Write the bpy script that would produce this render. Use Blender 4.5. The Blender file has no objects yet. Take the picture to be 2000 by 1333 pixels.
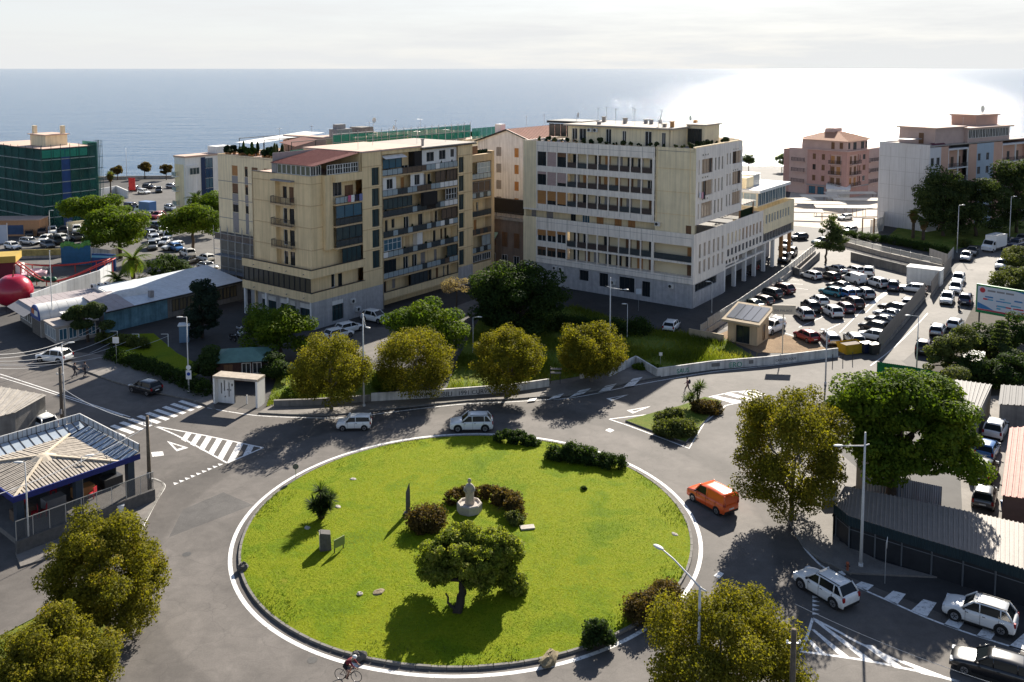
import bpy, math, random
import numpy as np
from mathutils import Vector, Matrix
random.seed(7)
R = math.radians
S = bpy.context.scene
COL = S.collection

# ------------------------------------------------------------------ camera
F_PX, PITCH, CAM_H = 1780.0, R(5), 36.0           # focal length in photo pixels, tilt, height
Y0 = 133 + F_PX * math.tan(PITCH)                  # row of the lens axis (the lens is shifted down)
cam = bpy.data.cameras.new('camera'); camo = bpy.data.objects.new('camera', cam); COL.objects.link(camo)
cam.sensor_width = 36; cam.lens = F_PX / 2000 * 36
cam.shift_y = -(666.5 - Y0) / 2000
cam.clip_start = 0.5; cam.clip_end = 60000
camo.location = (0, 0, CAM_H); camo.rotation_euler = (R(90) - PITCH, 0, 0)
S.camera = camo

# ------------------------------------------------------------------ sky, sun, exposure
SUN_AZ, SUN_EL = R(20), R(30)                      # azimuth clockwise from the view direction (+Y)
W = bpy.data.worlds.new('World'); S.world = W; W.use_nodes = True
nt = W.node_tree
bg = nt.nodes['Background']; sky = nt.nodes.new('ShaderNodeTexSky')
sky.sky_type = 'NISHITA'; sky.sun_disc = False
sky.sun_elevation = SUN_EL; sky.sun_rotation = SUN_AZ
sky.altitude = 30; sky.air_density = .75; sky.dust_density = .5; sky.ozone_density = 1.0
# thin bright haze that thickens towards the horizon, with soft cloud streaks, all round the sky
tcw = nt.nodes.new('ShaderNodeTexCoord'); sepw = nt.nodes.new('ShaderNodeSeparateXYZ'); nt.links.new(tcw.outputs['Generated'], sepw.inputs[0])
mpw = nt.nodes.new('ShaderNodeMapping'); mpw.inputs['Scale'].default_value = (2.2, 2.2, 22); nt.links.new(tcw.outputs['Generated'], mpw.inputs['Vector'])
nzw = nt.nodes.new('ShaderNodeTexNoise'); nzw.inputs['Scale'].default_value = 1.6; nzw.inputs['Detail'].default_value = 7; nzw.inputs['Roughness'].default_value = .62
nt.links.new(mpw.outputs[0], nzw.inputs['Vector'])
hz = nt.nodes.new('ShaderNodeMapRange'); hz.interpolation_type = 'SMOOTHSTEP'
for i_, v_ in ((1, -.02), (2, .42), (3, .96), (4, .0)): hz.inputs[i_].default_value = v_
nt.links.new(sepw.outputs['Z'], hz.inputs[0])
cl = nt.nodes.new('ShaderNodeMapRange')
for i_, v_ in ((1, .42), (2, .72), (3, 0.), (4, .12)): cl.inputs[i_].default_value = v_
nt.links.new(nzw.outputs['Fac'], cl.inputs[0])
mxf = nt.nodes.new('ShaderNodeMath'); mxf.operation = 'ADD'; mxf.use_clamp = True
nt.links.new(hz.outputs[0], mxf.inputs[0]); nt.links.new(cl.outputs[0], mxf.inputs[1])
cc = nt.nodes.new('ShaderNodeMix'); cc.data_type = 'RGBA'
cc.inputs['A'].default_value = (4.95, 5.02, 5.05, 1); cc.inputs['B'].default_value = (5.6, 5.6, 5.55, 1)
nt.links.new(cl.outputs[0], cc.inputs['Factor'])
mxw = nt.nodes.new('ShaderNodeMix'); mxw.data_type = 'RGBA'
nt.links.new(mxf.outputs[0], mxw.inputs['Factor']); nt.links.new(sky.outputs[0], mxw.inputs['A']); nt.links.new(cc.outputs['Result'], mxw.inputs['B'])
nt.links.new(mxw.outputs['Result'], bg.inputs[0]); bg.inputs[1].default_value = 0.07
sl = bpy.data.lights.new('sun', 'SUN'); so = bpy.data.objects.new('sun', sl); COL.objects.link(so)
sl.energy = 5.0; sl.angle = R(0.53); sl.color = (1.0, 0.92, 0.80)
sd = Vector((math.sin(SUN_AZ) * math.cos(SUN_EL), math.cos(SUN_AZ) * math.cos(SUN_EL), math.sin(SUN_EL)))
so.rotation_euler = sd.to_track_quat('Z', 'Y').to_euler()
so.location = sd * 200
S.view_settings.view_transform = 'Standard'; S.view_settings.look = 'None'
S.view_settings.exposure = 1.27; S.view_settings.gamma = 1.0
S.render.engine = 'CYCLES'

# ------------------------------------------------------------------ helpers
_c, _s = math.cos(PITCH), math.sin(PITCH)
def ray(px, py):
    x = (px - 1000) / F_PX; u = -(py - Y0) / F_PX
    return (x, _c + u * _s, -_s + u * _c)
def G(px, py, z=0.0):
    "world point at height z that the photograph shows at px, py"
    r = ray(px, py); t = (z - CAM_H) / r[2]
    return Vector((r[0] * t, r[1] * t, z))
def Zat(px, py, Y):
    "height of the photo point at depth Y"
    r = ray(px, py); return CAM_H + r[2] * Y / r[1]
def heading(p, q):
    d = Vector(q) - Vector(p); return math.atan2(d.y, d.x)

class MB:
    def __init__(s): s.v = []; s.f = []; s.m = []
    def add(s, vs, fs, m=0):
        n = len(s.v); s.v += [tuple(v) for v in vs]
        for f in fs: s.f.append(tuple(i + n for i in f)); s.m.append(m)
        return s
    def box(s, x0, y0, z0, x1, y1, z1, m=0, bottom=True):
        if x0 > x1: x0, x1 = x1, x0
        if y0 > y1: y0, y1 = y1, y0
        if z0 > z1: z0, z1 = z1, z0
        vs = [(x0,y0,z0),(x1,y0,z0),(x1,y1,z0),(x0,y1,z0),(x0,y0,z1),(x1,y0,z1),(x1,y1,z1),(x0,y1,z1)]
        fs = [(4,5,6,7),(0,1,5,4),(1,2,6,5),(2,3,7,6),(3,0,4,7)]
        if bottom: fs.append((3,2,1,0))
        return s.add(vs, fs, m)
    def bar(s, a, b, w, h, m=0):
        "box beam from a to b, w wide, h high"
        a = Vector(a); b = Vector(b); d = b - a
        if d.length < 1e-6: return s
        d.normalize(); up = Vector((0,0,1))
        if abs(d.z) > .99: up = Vector((0,1,0))
        sx = d.cross(up).normalized() * w / 2; sz = sx.cross(d).normalized() * h / 2
        vs = [p + i * sx + j * sz for p in (a, b) for i, j in ((-1,-1),(1,-1),(1,1),(-1,1))]
        return s.add(vs, [(0,1,2,3),(7,6,5,4),(0,4,5,1),(1,5,6,2),(2,6,7,3),(3,7,4,0)], m)
    def tube(s, pts, r, n=8, m=0, cap=True):
        pts = [Vector(p) for p in pts]; k = len(pts)
        if not isinstance(r, (list, tuple)): r = [r] * k
        base = len(s.v); prev = None
        for i, p in enumerate(pts):
            d = (pts[min(i+1,k-1)] - pts[max(i-1,0)])
            d = d.normalized() if d.length > 1e-9 else Vector((0,0,1))
            if prev is None:
                up = Vector((0,0,1)) if abs(d.z) < .9 else Vector((1,0,0))
                a = d.cross(up).normalized()
            else:
                a = (prev - d * prev.dot(d))
                a = a.normalized() if a.length > 1e-6 else d.orthogonal().normalized()
            prev = a; b = d.cross(a)
            for j in range(n):
                t = 2 * math.pi * j / n
                s.v.append(tuple(p + (a * math.cos(t) + b * math.sin(t)) * r[i]))
        for i in range(k - 1):
            for j in range(n):
                s.f.append((base+i*n+j, base+i*n+(j+1)%n, base+(i+1)*n+(j+1)%n, base+(i+1)*n+j)); s.m.append(m)
        if cap:
            s.f.append(tuple(base+j for j in reversed(range(n)))); s.m.append(m)
            s.f.append(tuple(base+(k-1)*n+j for j in range(n))); s.m.append(m)
        return s
    def prism(s, poly, z0, z1, m=0, bottom=False):
        poly = [tuple(p)[:2] for p in poly]
        ar = sum(poly[i][0]*poly[(i+1)%len(poly)][1]-poly[(i+1)%len(poly)][0]*poly[i][1] for i in range(len(poly)))
        if ar < 0: poly = poly[::-1]
        n = len(poly); vs = [(x,y,z0) for x,y in poly] + [(x,y,z1) for x,y in poly]
        fs = [tuple(range(n, 2*n))] + [(i,(i+1)%n,n+(i+1)%n,n+i) for i in range(n)]
        if bottom: fs.append(tuple(reversed(range(n))))
        return s.add(vs, fs, m)
    def sheet(s, poly, z, m=0):
        poly = [tuple(p)[:2] for p in poly]
        ar = sum(poly[i][0]*poly[(i+1)%len(poly)][1]-poly[(i+1)%len(poly)][0]*poly[i][1] for i in range(len(poly)))
        if ar < 0: poly = poly[::-1]
        return s.add([(x,y,z) for x,y in poly], [tuple(range(len(poly)))], m)
    def ribbon(s, pts, w, z, m=0):
        pts = [Vector((p[0],p[1])) for p in pts]; n = len(pts); vs = []
        for i, p in enumerate(pts):
            d = (pts[min(i+1,n-1)] - pts[max(i-1,0)]).normalized(); q = Vector((-d.y, d.x)) * w / 2
            vs += [(p.x+q.x, p.y+q.y, z), (p.x-q.x, p.y-q.y, z)]
        return s.add(vs, [(2*i+1, 2*i+3, 2*i+2, 2*i) for i in range(n-1)], m)
    def lathe(s, prof, n=16, c=(0,0,0), m=0):
        b = len(s.v)
        for r, z in prof:
            for j in range(n):
                t = 2*math.pi*j/n; s.v.append((c[0]+r*math.cos(t), c[1]+r*math.sin(t), c[2]+z))
        for i in range(len(prof)-1):
            for j in range(n):
                s.f.append((b+i*n+j, b+i*n+(j+1)%n, b+(i+1)*n+(j+1)%n, b+(i+1)*n+j)); s.m.append(m)
        return s
    def blob(s, c, rx, ry, rz, nu=12, nv=8, m=0, jit=0):
        prof = []
        b = len(s.v)
        for i in range(nv+1):
            t = math.pi*i/nv - math.pi/2
            for j in range(nu):
                a = 2*math.pi*j/nu; k = 1 + random.uniform(-jit, jit)
                s.v.append((c[0]+rx*k*math.cos(t)*math.cos(a), c[1]+ry*k*math.cos(t)*math.sin(a), c[2]+rz*k*math.sin(t)))
        for i in range(nv):
            for j in range(nu):
                s.f.append((b+i*nu+j, b+i*nu+(j+1)%nu, b+(i+1)*nu+(j+1)%nu, b+(i+1)*nu+j)); s.m.append(m)
        return s
    def mesh(s, name, mats, smooth=False):
        me = bpy.data.meshes.new(name); me.from_pydata(s.v, [], s.f)
        for mt in (mats if isinstance(mats, (list, tuple)) else [mats]): me.materials.append(mt)
        me.polygons.foreach_set('material_index', s.m)
        if smooth: me.polygons.foreach_set('use_smooth', [True] * len(s.f))
        me.update(); return me
    def build(s, name, mats, parent=None, smooth=False, loc=(0,0,0), rz=0):
        return place(name, s.mesh(name, mats, smooth), parent, loc, rz)

def place(name, me, parent=None, loc=(0,0,0), rz=0):
    o = bpy.data.objects.new(name, me); COL.objects.link(o)
    o.location = loc; o.rotation_euler = (0, 0, rz)
    if parent is not None: o.parent = parent
    return o
def tag(o, label=None, cat=None, group=None, kind=None):
    if label: o['label'] = label
    if cat: o['category'] = cat
    if group: o['group'] = group
    if kind: o['kind'] = kind
    return o
def thing(name, label, cat, loc=(0,0,0), rz=0, group=None):
    o = bpy.data.objects.new(name, None); COL.objects.link(o)
    o.empty_display_size = .3
    o.location = loc; o.rotation_euler = (0, 0, rz)
    return tag(o, label, cat, group)
def copy_tree(o, parent=None):
    c = o.copy(); COL.objects.link(c); c.parent = parent
    for ch in o.children: copy_tree(ch, c)
    return c

# ------------------------------------------------------------------ materials
MATS = {}
def M(name, col, rough=.75, var=.12, scale=1.5, bump=0., bscale=20, metal=0., spec=.3, streak=0., alpha=1., trans=0.):
    if name in MATS: return MATS[name]
    m = bpy.data.materials.new(name); m.use_nodes = True; MATS[name] = m
    t = m.node_tree; p = t.nodes['Principled BSDF']
    p.inputs['Roughness'].default_value = rough; p.inputs['Metallic'].default_value = metal
    p.inputs['Specular IOR Level'].default_value = spec; p.inputs['Alpha'].default_value = alpha
    if trans: p.inputs['Transmission Weight'].default_value = trans
    p.inputs['Base Color'].default_value = (*col, 1)
    if var or bump or streak:
        tc = t.nodes.new('ShaderNodeTexCoord')
    if var or streak:
        n1 = t.nodes.new('ShaderNodeTexNoise'); n1.inputs['Scale'].default_value = scale; n1.inputs['Detail'].default_value = 6
        n1.inputs['Roughness'].default_value = .65
        t.links.new(tc.outputs['Object'], n1.inputs['Vector'])
        mr = t.nodes.new('ShaderNodeMapRange'); mr.inputs[1].default_value = .25; mr.inputs[2].default_value = .75
        mr.inputs[3].default_value = 1 - var; mr.inputs[4].default_value = 1 + var
        t.links.new(n1.outputs['Fac'], mr.inputs[0]); fac = mr.outputs[0]
        if streak:
            mp = t.nodes.new('ShaderNodeMapping'); mp.inputs['Scale'].default_value = (2.2, 2.2, .12)
            t.links.new(tc.outputs['Object'], mp.inputs['Vector'])
            n2 = t.nodes.new('ShaderNodeTexNoise'); n2.inputs['Scale'].default_value = 1.3; n2.inputs['Detail'].default_value = 5
            t.links.new(mp.outputs[0], n2.inputs['Vector'])
            m2 = t.nodes.new('ShaderNodeMapRange'); m2.inputs[1].default_value = .3; m2.inputs[2].default_value = .6
            m2.inputs[3].default_value = 1 - streak; m2.inputs[4].default_value = 1.03
            t.links.new(n2.outputs['Fac'], m2.inputs[0])
            mm = t.nodes.new('ShaderNodeMath'); mm.operation = 'MULTIPLY'
            t.links.new(fac, mm.inputs[0]); t.links.new(m2.outputs[0], mm.inputs[1]); fac = mm.outputs[0]
        mx = t.nodes.new('ShaderNodeVectorMath'); mx.operation = 'SCALE'; mx.inputs[0].default_value = col
        t.links.new(fac, mx.inputs['Scale']); t.links.new(mx.outputs[0], p.inputs['Base Color'])
    if bump:
        nb = t.nodes.new('ShaderNodeTexNoise'); nb.inputs['Scale'].default_value = bscale; nb.inputs['Detail'].default_value = 4
        t.links.new(tc.outputs['Object'], nb.inputs['Vector'])
        bp = t.nodes.new('ShaderNodeBump'); bp.inputs['Strength'].default_value = bump; bp.inputs['Distance'].default_value = .05
        t.links.new(nb.outputs['Fac'], bp.inputs['Height']); t.links.new(bp.outputs[0], p.inputs['Normal'])
    return m
def N(t, kind, **kw):
    n = t.nodes.new('ShaderNode' + kind)
    for k, v in kw.items():
        if k.startswith('i_'): n.inputs[k[2:].replace('_', ' ')].default_value = v
        elif k.startswith('n'): n.inputs[int(k[1:])].default_value = v
        else: setattr(n, k, v)
    return n
def ramp(t, stops, src=None):
    n = t.nodes.new('ShaderNodeValToRGB'); e = n.color_ramp.elements
    while len(e) > 1: e.remove(e[-1])
    e[0].position = stops[0][0]; e[0].color = (*stops[0][1], 1)
    for p, c in stops[1:]:
        x = e.new(p); x.color = (*c, 1)
    if src: t.links.new(src, n.inputs[0])
    return n
# ------------------------------------------------------------------ ground, sea, roads
def asphalt(name, col, ring=False, grain=.16):
    m = bpy.data.materials.new(name); m.use_nodes = True; t = m.node_tree; L = t.links.new
    p = t.nodes['Principled BSDF']; p.inputs['Roughness'].default_value = .82; p.inputs['Specular IOR Level'].default_value = .35
    g = N(t, 'NewGeometry'); P_ = g.outputs['Position']
    big = N(t, 'TexNoise', i_Scale=.12, i_Detail=5., i_Roughness=.6); L(P_, big.inputs['Vector'])
    fine = N(t, 'TexNoise', i_Scale=9., i_Detail=5., i_Roughness=.7); L(P_, fine.inputs['Vector'])
    mid = N(t, 'TexNoise', i_Scale=.9, i_Detail=6., i_Roughness=.65, i_Distortion=.6); L(P_, mid.inputs['Vector'])
    a = N(t, 'MapRange', n1=.3, n2=.7, n3=.70, n4=1.22); L(big.outputs['Fac'], a.inputs[0])
    b = N(t, 'MapRange', n1=.25, n2=.75, n3=1-grain, n4=1+grain); L(fine.outputs['Fac'], b.inputs[0])
    c = N(t, 'MapRange', n1=.3, n2=.7, n3=.80, n4=1.14); L(mid.outputs['Fac'], c.inputs[0])
    m1 = N(t, 'Math', operation='MULTIPLY'); L(a.outputs[0], m1.inputs[0]); L(b.outputs[0], m1.inputs[1])
    m2 = N(t, 'Math', operation='MULTIPLY'); L(m1.outputs[0], m2.inputs[0]); L(c.outputs[0], m2.inputs[1])
    fac = m2.outputs[0]
    # cracks and sealed joints: thin dark lines where a distorted cell pattern meets
    wv = N(t, 'TexNoise', i_Scale=.5, i_Detail=4.); L(P_, wv.inputs['Vector'])
    ad = N(t, 'VectorMath', operation='MULTIPLY_ADD'); L(wv.outputs['Color'], ad.inputs[0]); ad.inputs[1].default_value = (2.2,)*3; L(P_, ad.inputs[2])
    vo = N(t, 'TexVoronoi', feature='DISTANCE_TO_EDGE', i_Scale=.13); L(ad.outputs[0], vo.inputs['Vector'])
    k = N(t, 'MapRange', n1=.0, n2=.006, n3=.82, n4=1.); L(vo.outputs['Distance'], k.inputs[0])
    m3 = N(t, 'Math', operation='MULTIPLY'); L(fac, m3.inputs[0]); L(k.outputs[0], m3.inputs[1]); fac = m3.outputs[0]
    if ring:    # worn wheel tracks that follow the roundabout
        d = N(t, 'VectorMath', operation='DISTANCE'); L(P_, d.inputs[0]); d.inputs[1].default_value = (-3.45, 69.16, 0)
        wob = N(t, 'Math', operation='MULTIPLY_ADD', n1=1.6); L(big.outputs['Fac'], wob.inputs[0]); L(d.outputs['Value'], wob.inputs[2])
        mr = N(t, 'MapRange', n1=18., n2=34., n3=0., n4=1.); L(wob.outputs[0], mr.inputs[0])
        rp = ramp(t, [(0,(.94,)*3),(.08,(1.08,)*3),(.16,(1.18,)*3),(.23,(1.1,)*3),(.29,(1.2,)*3),(.37,(1.14,)*3),(.40,(.84,)*3),(.50,(.8,)*3),(.56,(.95,)*3),(.75,(1.05,)*3),(1,(1.,)*3)], mr.outputs[0])
        m4 = N(t, 'Math', operation='MULTIPLY'); L(fac, m4.inputs[0]); L(rp.outputs[0], m4.inputs[1]); fac = m4.outputs[0]
    v = N(t, 'VectorMath', operation='SCALE'); v.inputs[0].default_value = col; L(fac, v.inputs['Scale'])
    L(v.outputs[0], p.inputs['Base Color'])
    bp = N(t, 'Bump', i_Strength=.25, i_Distance=.02); L(fine.outputs['Fac'], bp.inputs['Height']); L(bp.outputs[0], p.inputs['Normal'])
    MATS[name] = m; return m
ASPH = asphalt('asphalt', (.105,.094,.085), ring=True)
ASPH2 = asphalt('asphalt_light', (.138,.126,.113))
ASPHD = asphalt('asphalt_dark', (.05,.047,.045))
PAVE = asphalt('pavement_concrete', (.17,.155,.14), grain=.22)
CONC = M('concrete', (.36,.33,.29), .85, .2, 1.2, .3, 25, streak=.2)
CONCD = M('concrete_dark', (.2,.19,.175), .85, .25, 1.2, .3, 25, streak=.25)
KERB = M('kerb_stone', (.17,.16,.145), .85, .25, 2.5, .3, 25)
def paint_mat():
    m = bpy.data.materials.new('road_paint'); m.use_nodes = True; t = m.node_tree; L = t.links.new
    p = t.nodes['Principled BSDF']; p.inputs['Roughness'].default_value = .7
    g = N(t, 'NewGeometry')
    n = N(t, 'TexNoise', i_Scale=3.5, i_Detail=8., i_Roughness=.75); L(g.outputs['Position'], n.inputs['Vector'])
    r = ramp(t, [(.0,(.16,.155,.15)),(.38,(.28,.27,.26)),(.46,(.66,.65,.63)),(.7,(.80,.79,.77))], n.outputs['Fac'])
    L(r.outputs[0], p.inputs['Base Color']); MATS['road_paint'] = m; return m
PAINT = paint_mat()

def grass_mat(name, stops, scale=.35, tl=.25):
    m = bpy.data.materials.new(name); m.use_nodes = True; t = m.node_tree; L = t.links.new
    out = t.nodes['Material Output']; p = t.nodes['Principled BSDF']; p.inputs['Roughness'].default_value = .9; p.inputs['Specular IOR Level'].default_value = .1
    g = N(t, 'NewGeometry')
    n = N(t, 'TexNoise', i_Scale=scale, i_Detail=7., i_Roughness=.68, i_Distortion=.4); L(g.outputs['Position'], n.inputs['Vector'])
    r = ramp(t, stops, n.outputs['Fac'])
    n2 = N(t, 'TexNoise', i_Scale=6., i_Detail=5., i_Roughness=.8); L(g.outputs['Position'], n2.inputs['Vector'])
    mr = N(t, 'MapRange', n1=.25, n2=.75, n3=.62, n4=1.38); L(n2.outputs['Fac'], mr.inputs[0])
    v = N(t, 'VectorMath', operation='SCALE'); L(r.outputs[0], v.inputs[0]); L(mr.outputs[0], v.inputs['Scale'])
    L(v.outputs[0], p.inputs['Base Color'])
    bp = N(t, 'Bump', i_Strength=.8, i_Distance=.12); L(n2.outputs['Fac'], bp.inputs['Height']); L(bp.outputs[0], p.inputs['Normal'])
    MATS[name] = m; return m
GRASS = grass_mat('lawn', [(.25,(.07,.12,.005)),(.42,(.125,.18,.004)),(.52,(.175,.205,.006)),(.62,(.135,.185,.005)),(.75,(.21,.19,.02))], .22)
GRASSD = grass_mat('rough_grass', [(.2,(.06,.09,.014)),(.45,(.10,.14,.018)),(.6,(.15,.165,.03)),(.8,(.19,.17,.055))], .5)
SOIL = grass_mat('soil', [(.2,(.16,.115,.07)),(.5,(.24,.165,.10)),(.8,(.30,.22,.14))], .5)

# terrain sheet: town at z = 0 out to the shore
shore = [(-420,318),(-200,312),(-150,304),(-120,300),(-90,304),(-60,312),(-20,330),(30,338),(70,335),(100,333),(130,340),(190,330),(300,335),(520,330)]
mb = MB(); poly = [(-420,-60)] + [(-420,318)] + shore[1:] + [(520,-60)]
mb.sheet(poly, 0.0)
n = len(shore); base = len(mb.v)
mb.add([(x,y,0) for x,y in shore] + [(x+3,y+9,-4.0) for x,y in shore] + [(x+5,y+26,-10) for x,y in shore],
       [(i,i+1,n+i+1,n+i) for i in range(n-1)] + [(n+i,n+i+1,2*n+i+1,2*n+i) for i in range(n-1)])
tag(mb.build('ground', ASPHD), kind='structure')

def sea_mat():
    m = bpy.data.materials.new('sea_water'); m.use_nodes = True; t = m.node_tree; L = t.links.new
    p = t.nodes['Principled BSDF']; p.inputs['Base Color'].default_value = (.016,.080,.165,1)
    p.inputs['Roughness'].default_value = .12; p.inputs['IOR'].default_value = 1.33; p.inputs['Specular IOR Level'].default_value = .32
    g = N(t, 'NewGeometry')
    mp = N(t, 'Mapping'); mp.inputs['Scale'].default_value = (.42, 1.5, 1.); mp.inputs['Rotation'].default_value = (0,0,R(12)); L(g.outputs['Position'], mp.inputs['Vector'])
    n1 = N(t, 'TexNoise', i_Scale=.09, i_Detail=9., i_Roughness=.62); L(mp.outputs[0], n1.inputs['Vector'])
    n2 = N(t, 'TexNoise', i_Scale=.35, i_Detail=6., i_Roughness=.6); L(mp.outputs[0], n2.inputs['Vector'])
    ad = N(t, 'Math', operation='MULTIPLY_ADD', n1=.4); L(n2.outputs['Fac'], ad.inputs[0]); L(n1.outputs['Fac'], ad.inputs[2])
    n3 = N(t, 'TexNoise', i_Scale=.03, i_Detail=5., i_Roughness=.6); L(mp.outputs[0], n3.inputs['Vector']); a3 = N(t, 'Math', operation='MULTIPLY_ADD', n1=1.7); L(n3.outputs['Fac'], a3.inputs[0]); L(ad.outputs[0], a3.inputs[2]); ad = a3
    bp = N(t, 'Bump', i_Strength=1., i_Distance=1.35); L(ad.outputs[0], bp.inputs['Height']); L(bp.outputs[0], p.inputs['Normal'])
    MATS['sea_water'] = m; return m
mb = MB(); mb.sheet([(-30000,250),(30000,250),(30000,45000),(-30000,45000)], -7.0)
tag(mb.build('sea', sea_mat()), kind='structure')

# roads as sheets above the ground
def GP(pts, z=0): return [G(x, y, z) for x, y in pts]
def struct(name, poly, z, mat, parent=None):
    o = MB().sheet(poly, z).build(name, mat, parent)
    if parent is None: tag(o, kind='structure')
    return o
road_poly = GP([(-60,705),(110,690),(300,770),(420,790),(520,806),(690,808),(1000,786),(1110,776),(1290,738),(1500,712),(1640,694),(1720,690),
                (1760,705),(1800,735),(1560,800),(1470,900),(1535,1005),(1570,1066),(1660,1128),(1830,1195),(2060,1290),(2060,1420),(-60,1420),(-60,1250)])
struct('road', road_poly, .004, ASPH)
side_road = GP([(1640,698),(1765,705),(1985,520),(2080,450),(2080,420),(1930,470),(1870,520),(1720,690)])
struct('side_road', side_road, .008, ASPH2)
lot_poly = GP([(1395,640),(1640,692),(1700,690),(1806,580),(1850,530),(1700,480),(1560,490),(1550,530),(1385,625)])
struct('parking_ground', lot_poly, .012, ASPH2)
left_lot = GP([(-60,640),(-60,450),(200,380),(345,345),(430,420),(560,560),(470,590),(330,560),(150,560)])
struct('left_parking_ground', left_lot, .004, asphalt('asphalt_mid', (.10,.095,.09)))
access = GP([(590,668),(720,712),(745,690),(930,612),(940,580),(780,640),(640,640)])
struct('lane', access, .006, ASPH2)
# ------------------------------------------------------------------ facade tools
GLASS = M('window_glass', (.018,.024,.028), .09, 0, spec=.6)
GLASSB = M('blue_glass', (.05,.12,.17), .12, 0, spec=.6)
FROST = M('frosted_glass', (.30,.36,.38), .4, .15, 1.2)
SMOKE = M('smoked_panel', (.045,.055,.06), .35, .2, 1.)
ALU = M('white_frame', (.68,.68,.66), .45, .06, 3)
IRON = M('dark_iron', (.035,.036,.038), .5, .15, 5)
STEEL = M('galvanised_steel', (.42,.43,.43), .42, .12, 6, metal=.55)
WHITE = M('white_paint', (.72,.71,.68), .6, .1, 1.5)
def Rp(off):  # plane facing local -y at y = off ; d is the distance outwards
    return lambda s, d, z: (s, off - d, z)
def Lp(off):  # plane facing local -x at x = off
    return lambda s, d, z: (off - d, s, z)
def fbox(mb, Fn, s0, s1, d0, d1, z0, z1, m=0):
    a = Fn(s0, d0, z0); b = Fn(s1, d1, z1); return mb.box(*a, *b, m)
def wallgrid(mb, Fn, s0, s1, z0, z1, ops, depth=.25, m=0, mr=None):
    if mr is None: mr = m
    ss = sorted({s0, s1} | {min(max(v, s0), s1) for o in ops for v in o[:2]}); zs = sorted({z0, z1} | {min(max(v, z0), z1) for o in ops for v in o[2:4]})
    a = Fn(0, 0, 0); bq = Fn(1, 0, 0); flip = bq[1] - a[1] != 0
    def q(p, mm):
        mb.add(p[::-1] if flip else p, [(0, 1, 2, 3)], mm)
    for i in range(len(ss) - 1):
        z_run = None
        for j in range(len(zs) - 1):
            sc, zc = (ss[i] + ss[i+1]) / 2, (zs[j] + zs[j+1]) / 2
            hole = any(o[0] < sc < o[1] and o[2] < zc < o[3] for o in ops)
            if not hole and z_run is None: z_run = zs[j]
            if (hole or j == len(zs) - 2) and z_run is not None:
                ze = zs[j] if hole else zs[j+1]
                q([Fn(ss[i],0,z_run), Fn(ss[i+1],0,z_run), Fn(ss[i+1],0,ze), Fn(ss[i],0,ze)], m); z_run = None
    for o in ops:
        a0, a1, b0, b1 = o[:4]
        q([Fn(a0,0,b0), Fn(a1,0,b0), Fn(a1,-depth,b0), Fn(a0,-depth,b0)], mr)
        q([Fn(a0,-depth,b1), Fn(a1,-depth,b1), Fn(a1,0,b1), Fn(a0,0,b1)], mr)
        q([Fn(a0,0,b0), Fn(a0,-depth,b0), Fn(a0,-depth,b1), Fn(a0,0,b1)], mr)
        q([Fn(a1,-depth,b0), Fn(a1,0,b0), Fn(a1,0,b1), Fn(a1,-depth,b1)], mr)
_WC = {}
def panel_at(name, key, maker, parent, Fn, s0, s1, z0, d):
    "put a shared mesh, made in a frame with x along the wall and -y outwards, on facade Fn"
    me = _WC.get(key)
    if me is None: me = _WC[key] = maker()
    p = Fn(s0, 0, 0); q = Fn(s1, 0, 0)
    if abs(q[1] - p[1]) > 1e-6: l = Fn(s1, d, z0); rz = -math.pi / 2     # facing -x
    else: l = Fn(s0, d, z0); rz = 0
    return place(name, me, parent, l, rz)
def window(parent, Fn, s0, s1, z0, z1, d=-.18, glass=None, frame=None, mull=2, trans=0, shut=0, shutmat=None, sub=True, name='window'):
    "frame with mullions, pane behind, optional roller shutter covering the upper part"
    w, h = round(s1 - s0, 2), round(z1 - z0, 2); glass = glass or GLASS; frame = frame or ALU
    def mk():
        b = MB(); t = .06
        b.box(0,-.03,0,t,.03,h).box(w-t,-.03,0,w,.03,h).box(t,-.03,0,w-t,.03,t).box(t,-.03,h-t,w-t,.03,h)
        for k in range(1, mull): x = w*k/mull; b.box(x-.03,-.025,t,x+.03,.025,h-t)
        if trans: b.box(t,-.02,h*trans-.03,w-t,.02,h*trans+.03)
        return b.mesh('window', frame)
    def mp():
        return MB().box(.02,.032,.02,w-.02,.06,h-.02).mesh('pane', glass)
    o = panel_at(name, ('wf',w,h,mull,trans,frame.name), mk, parent, Fn, s0, s1, z0, d)
    k = ('wp',w,h,glass.name); me = _WC.get(k)
    if me is None: me = _WC[k] = mp()
    place('pane', me, o if sub else parent)
    if shut:
        hs = round(h*shut, 2); k = ('ws',w,hs,shutmat.name); me = _WC.get(k)
        if me is None:
            b = MB(); ns = max(3, int(hs/.12))
            for i in range(ns): b.box(.03,-.075-.012*(i%2),i*hs/ns,w-.03,-.04,(i+.94)*hs/ns)
            me = _WC[k] = b.mesh('shutter', shutmat)
        place('shutter', me, o, (0,0,h-hs))
    return o
def door_panel(parent, Fn, s0, s1, z0, z1, mat, d=-.12, name='shutter'):
    w, h = round(s1-s0,2), round(z1-z0,2)
    def mk():
        b = MB(); n = 2 if w > .9 else 1
        for k in range(n):
            x0, x1 = w*k/n+.02, w*(k+1)/n-.02
            b.box(x0,0,0,x1,.05,h)
            ns = int(h/.28)
            for i in range(ns): b.box(x0+.08,-.025,.08+i*(h-.16)/ns,x1-.08,-.002,.08+(i+.75)*(h-.16)/ns)
        return b.mesh(name, mat)
    return panel_at(name, ('dp',w,h,mat.name,name), mk, parent, Fn, s0, s1, z0, d)
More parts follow.
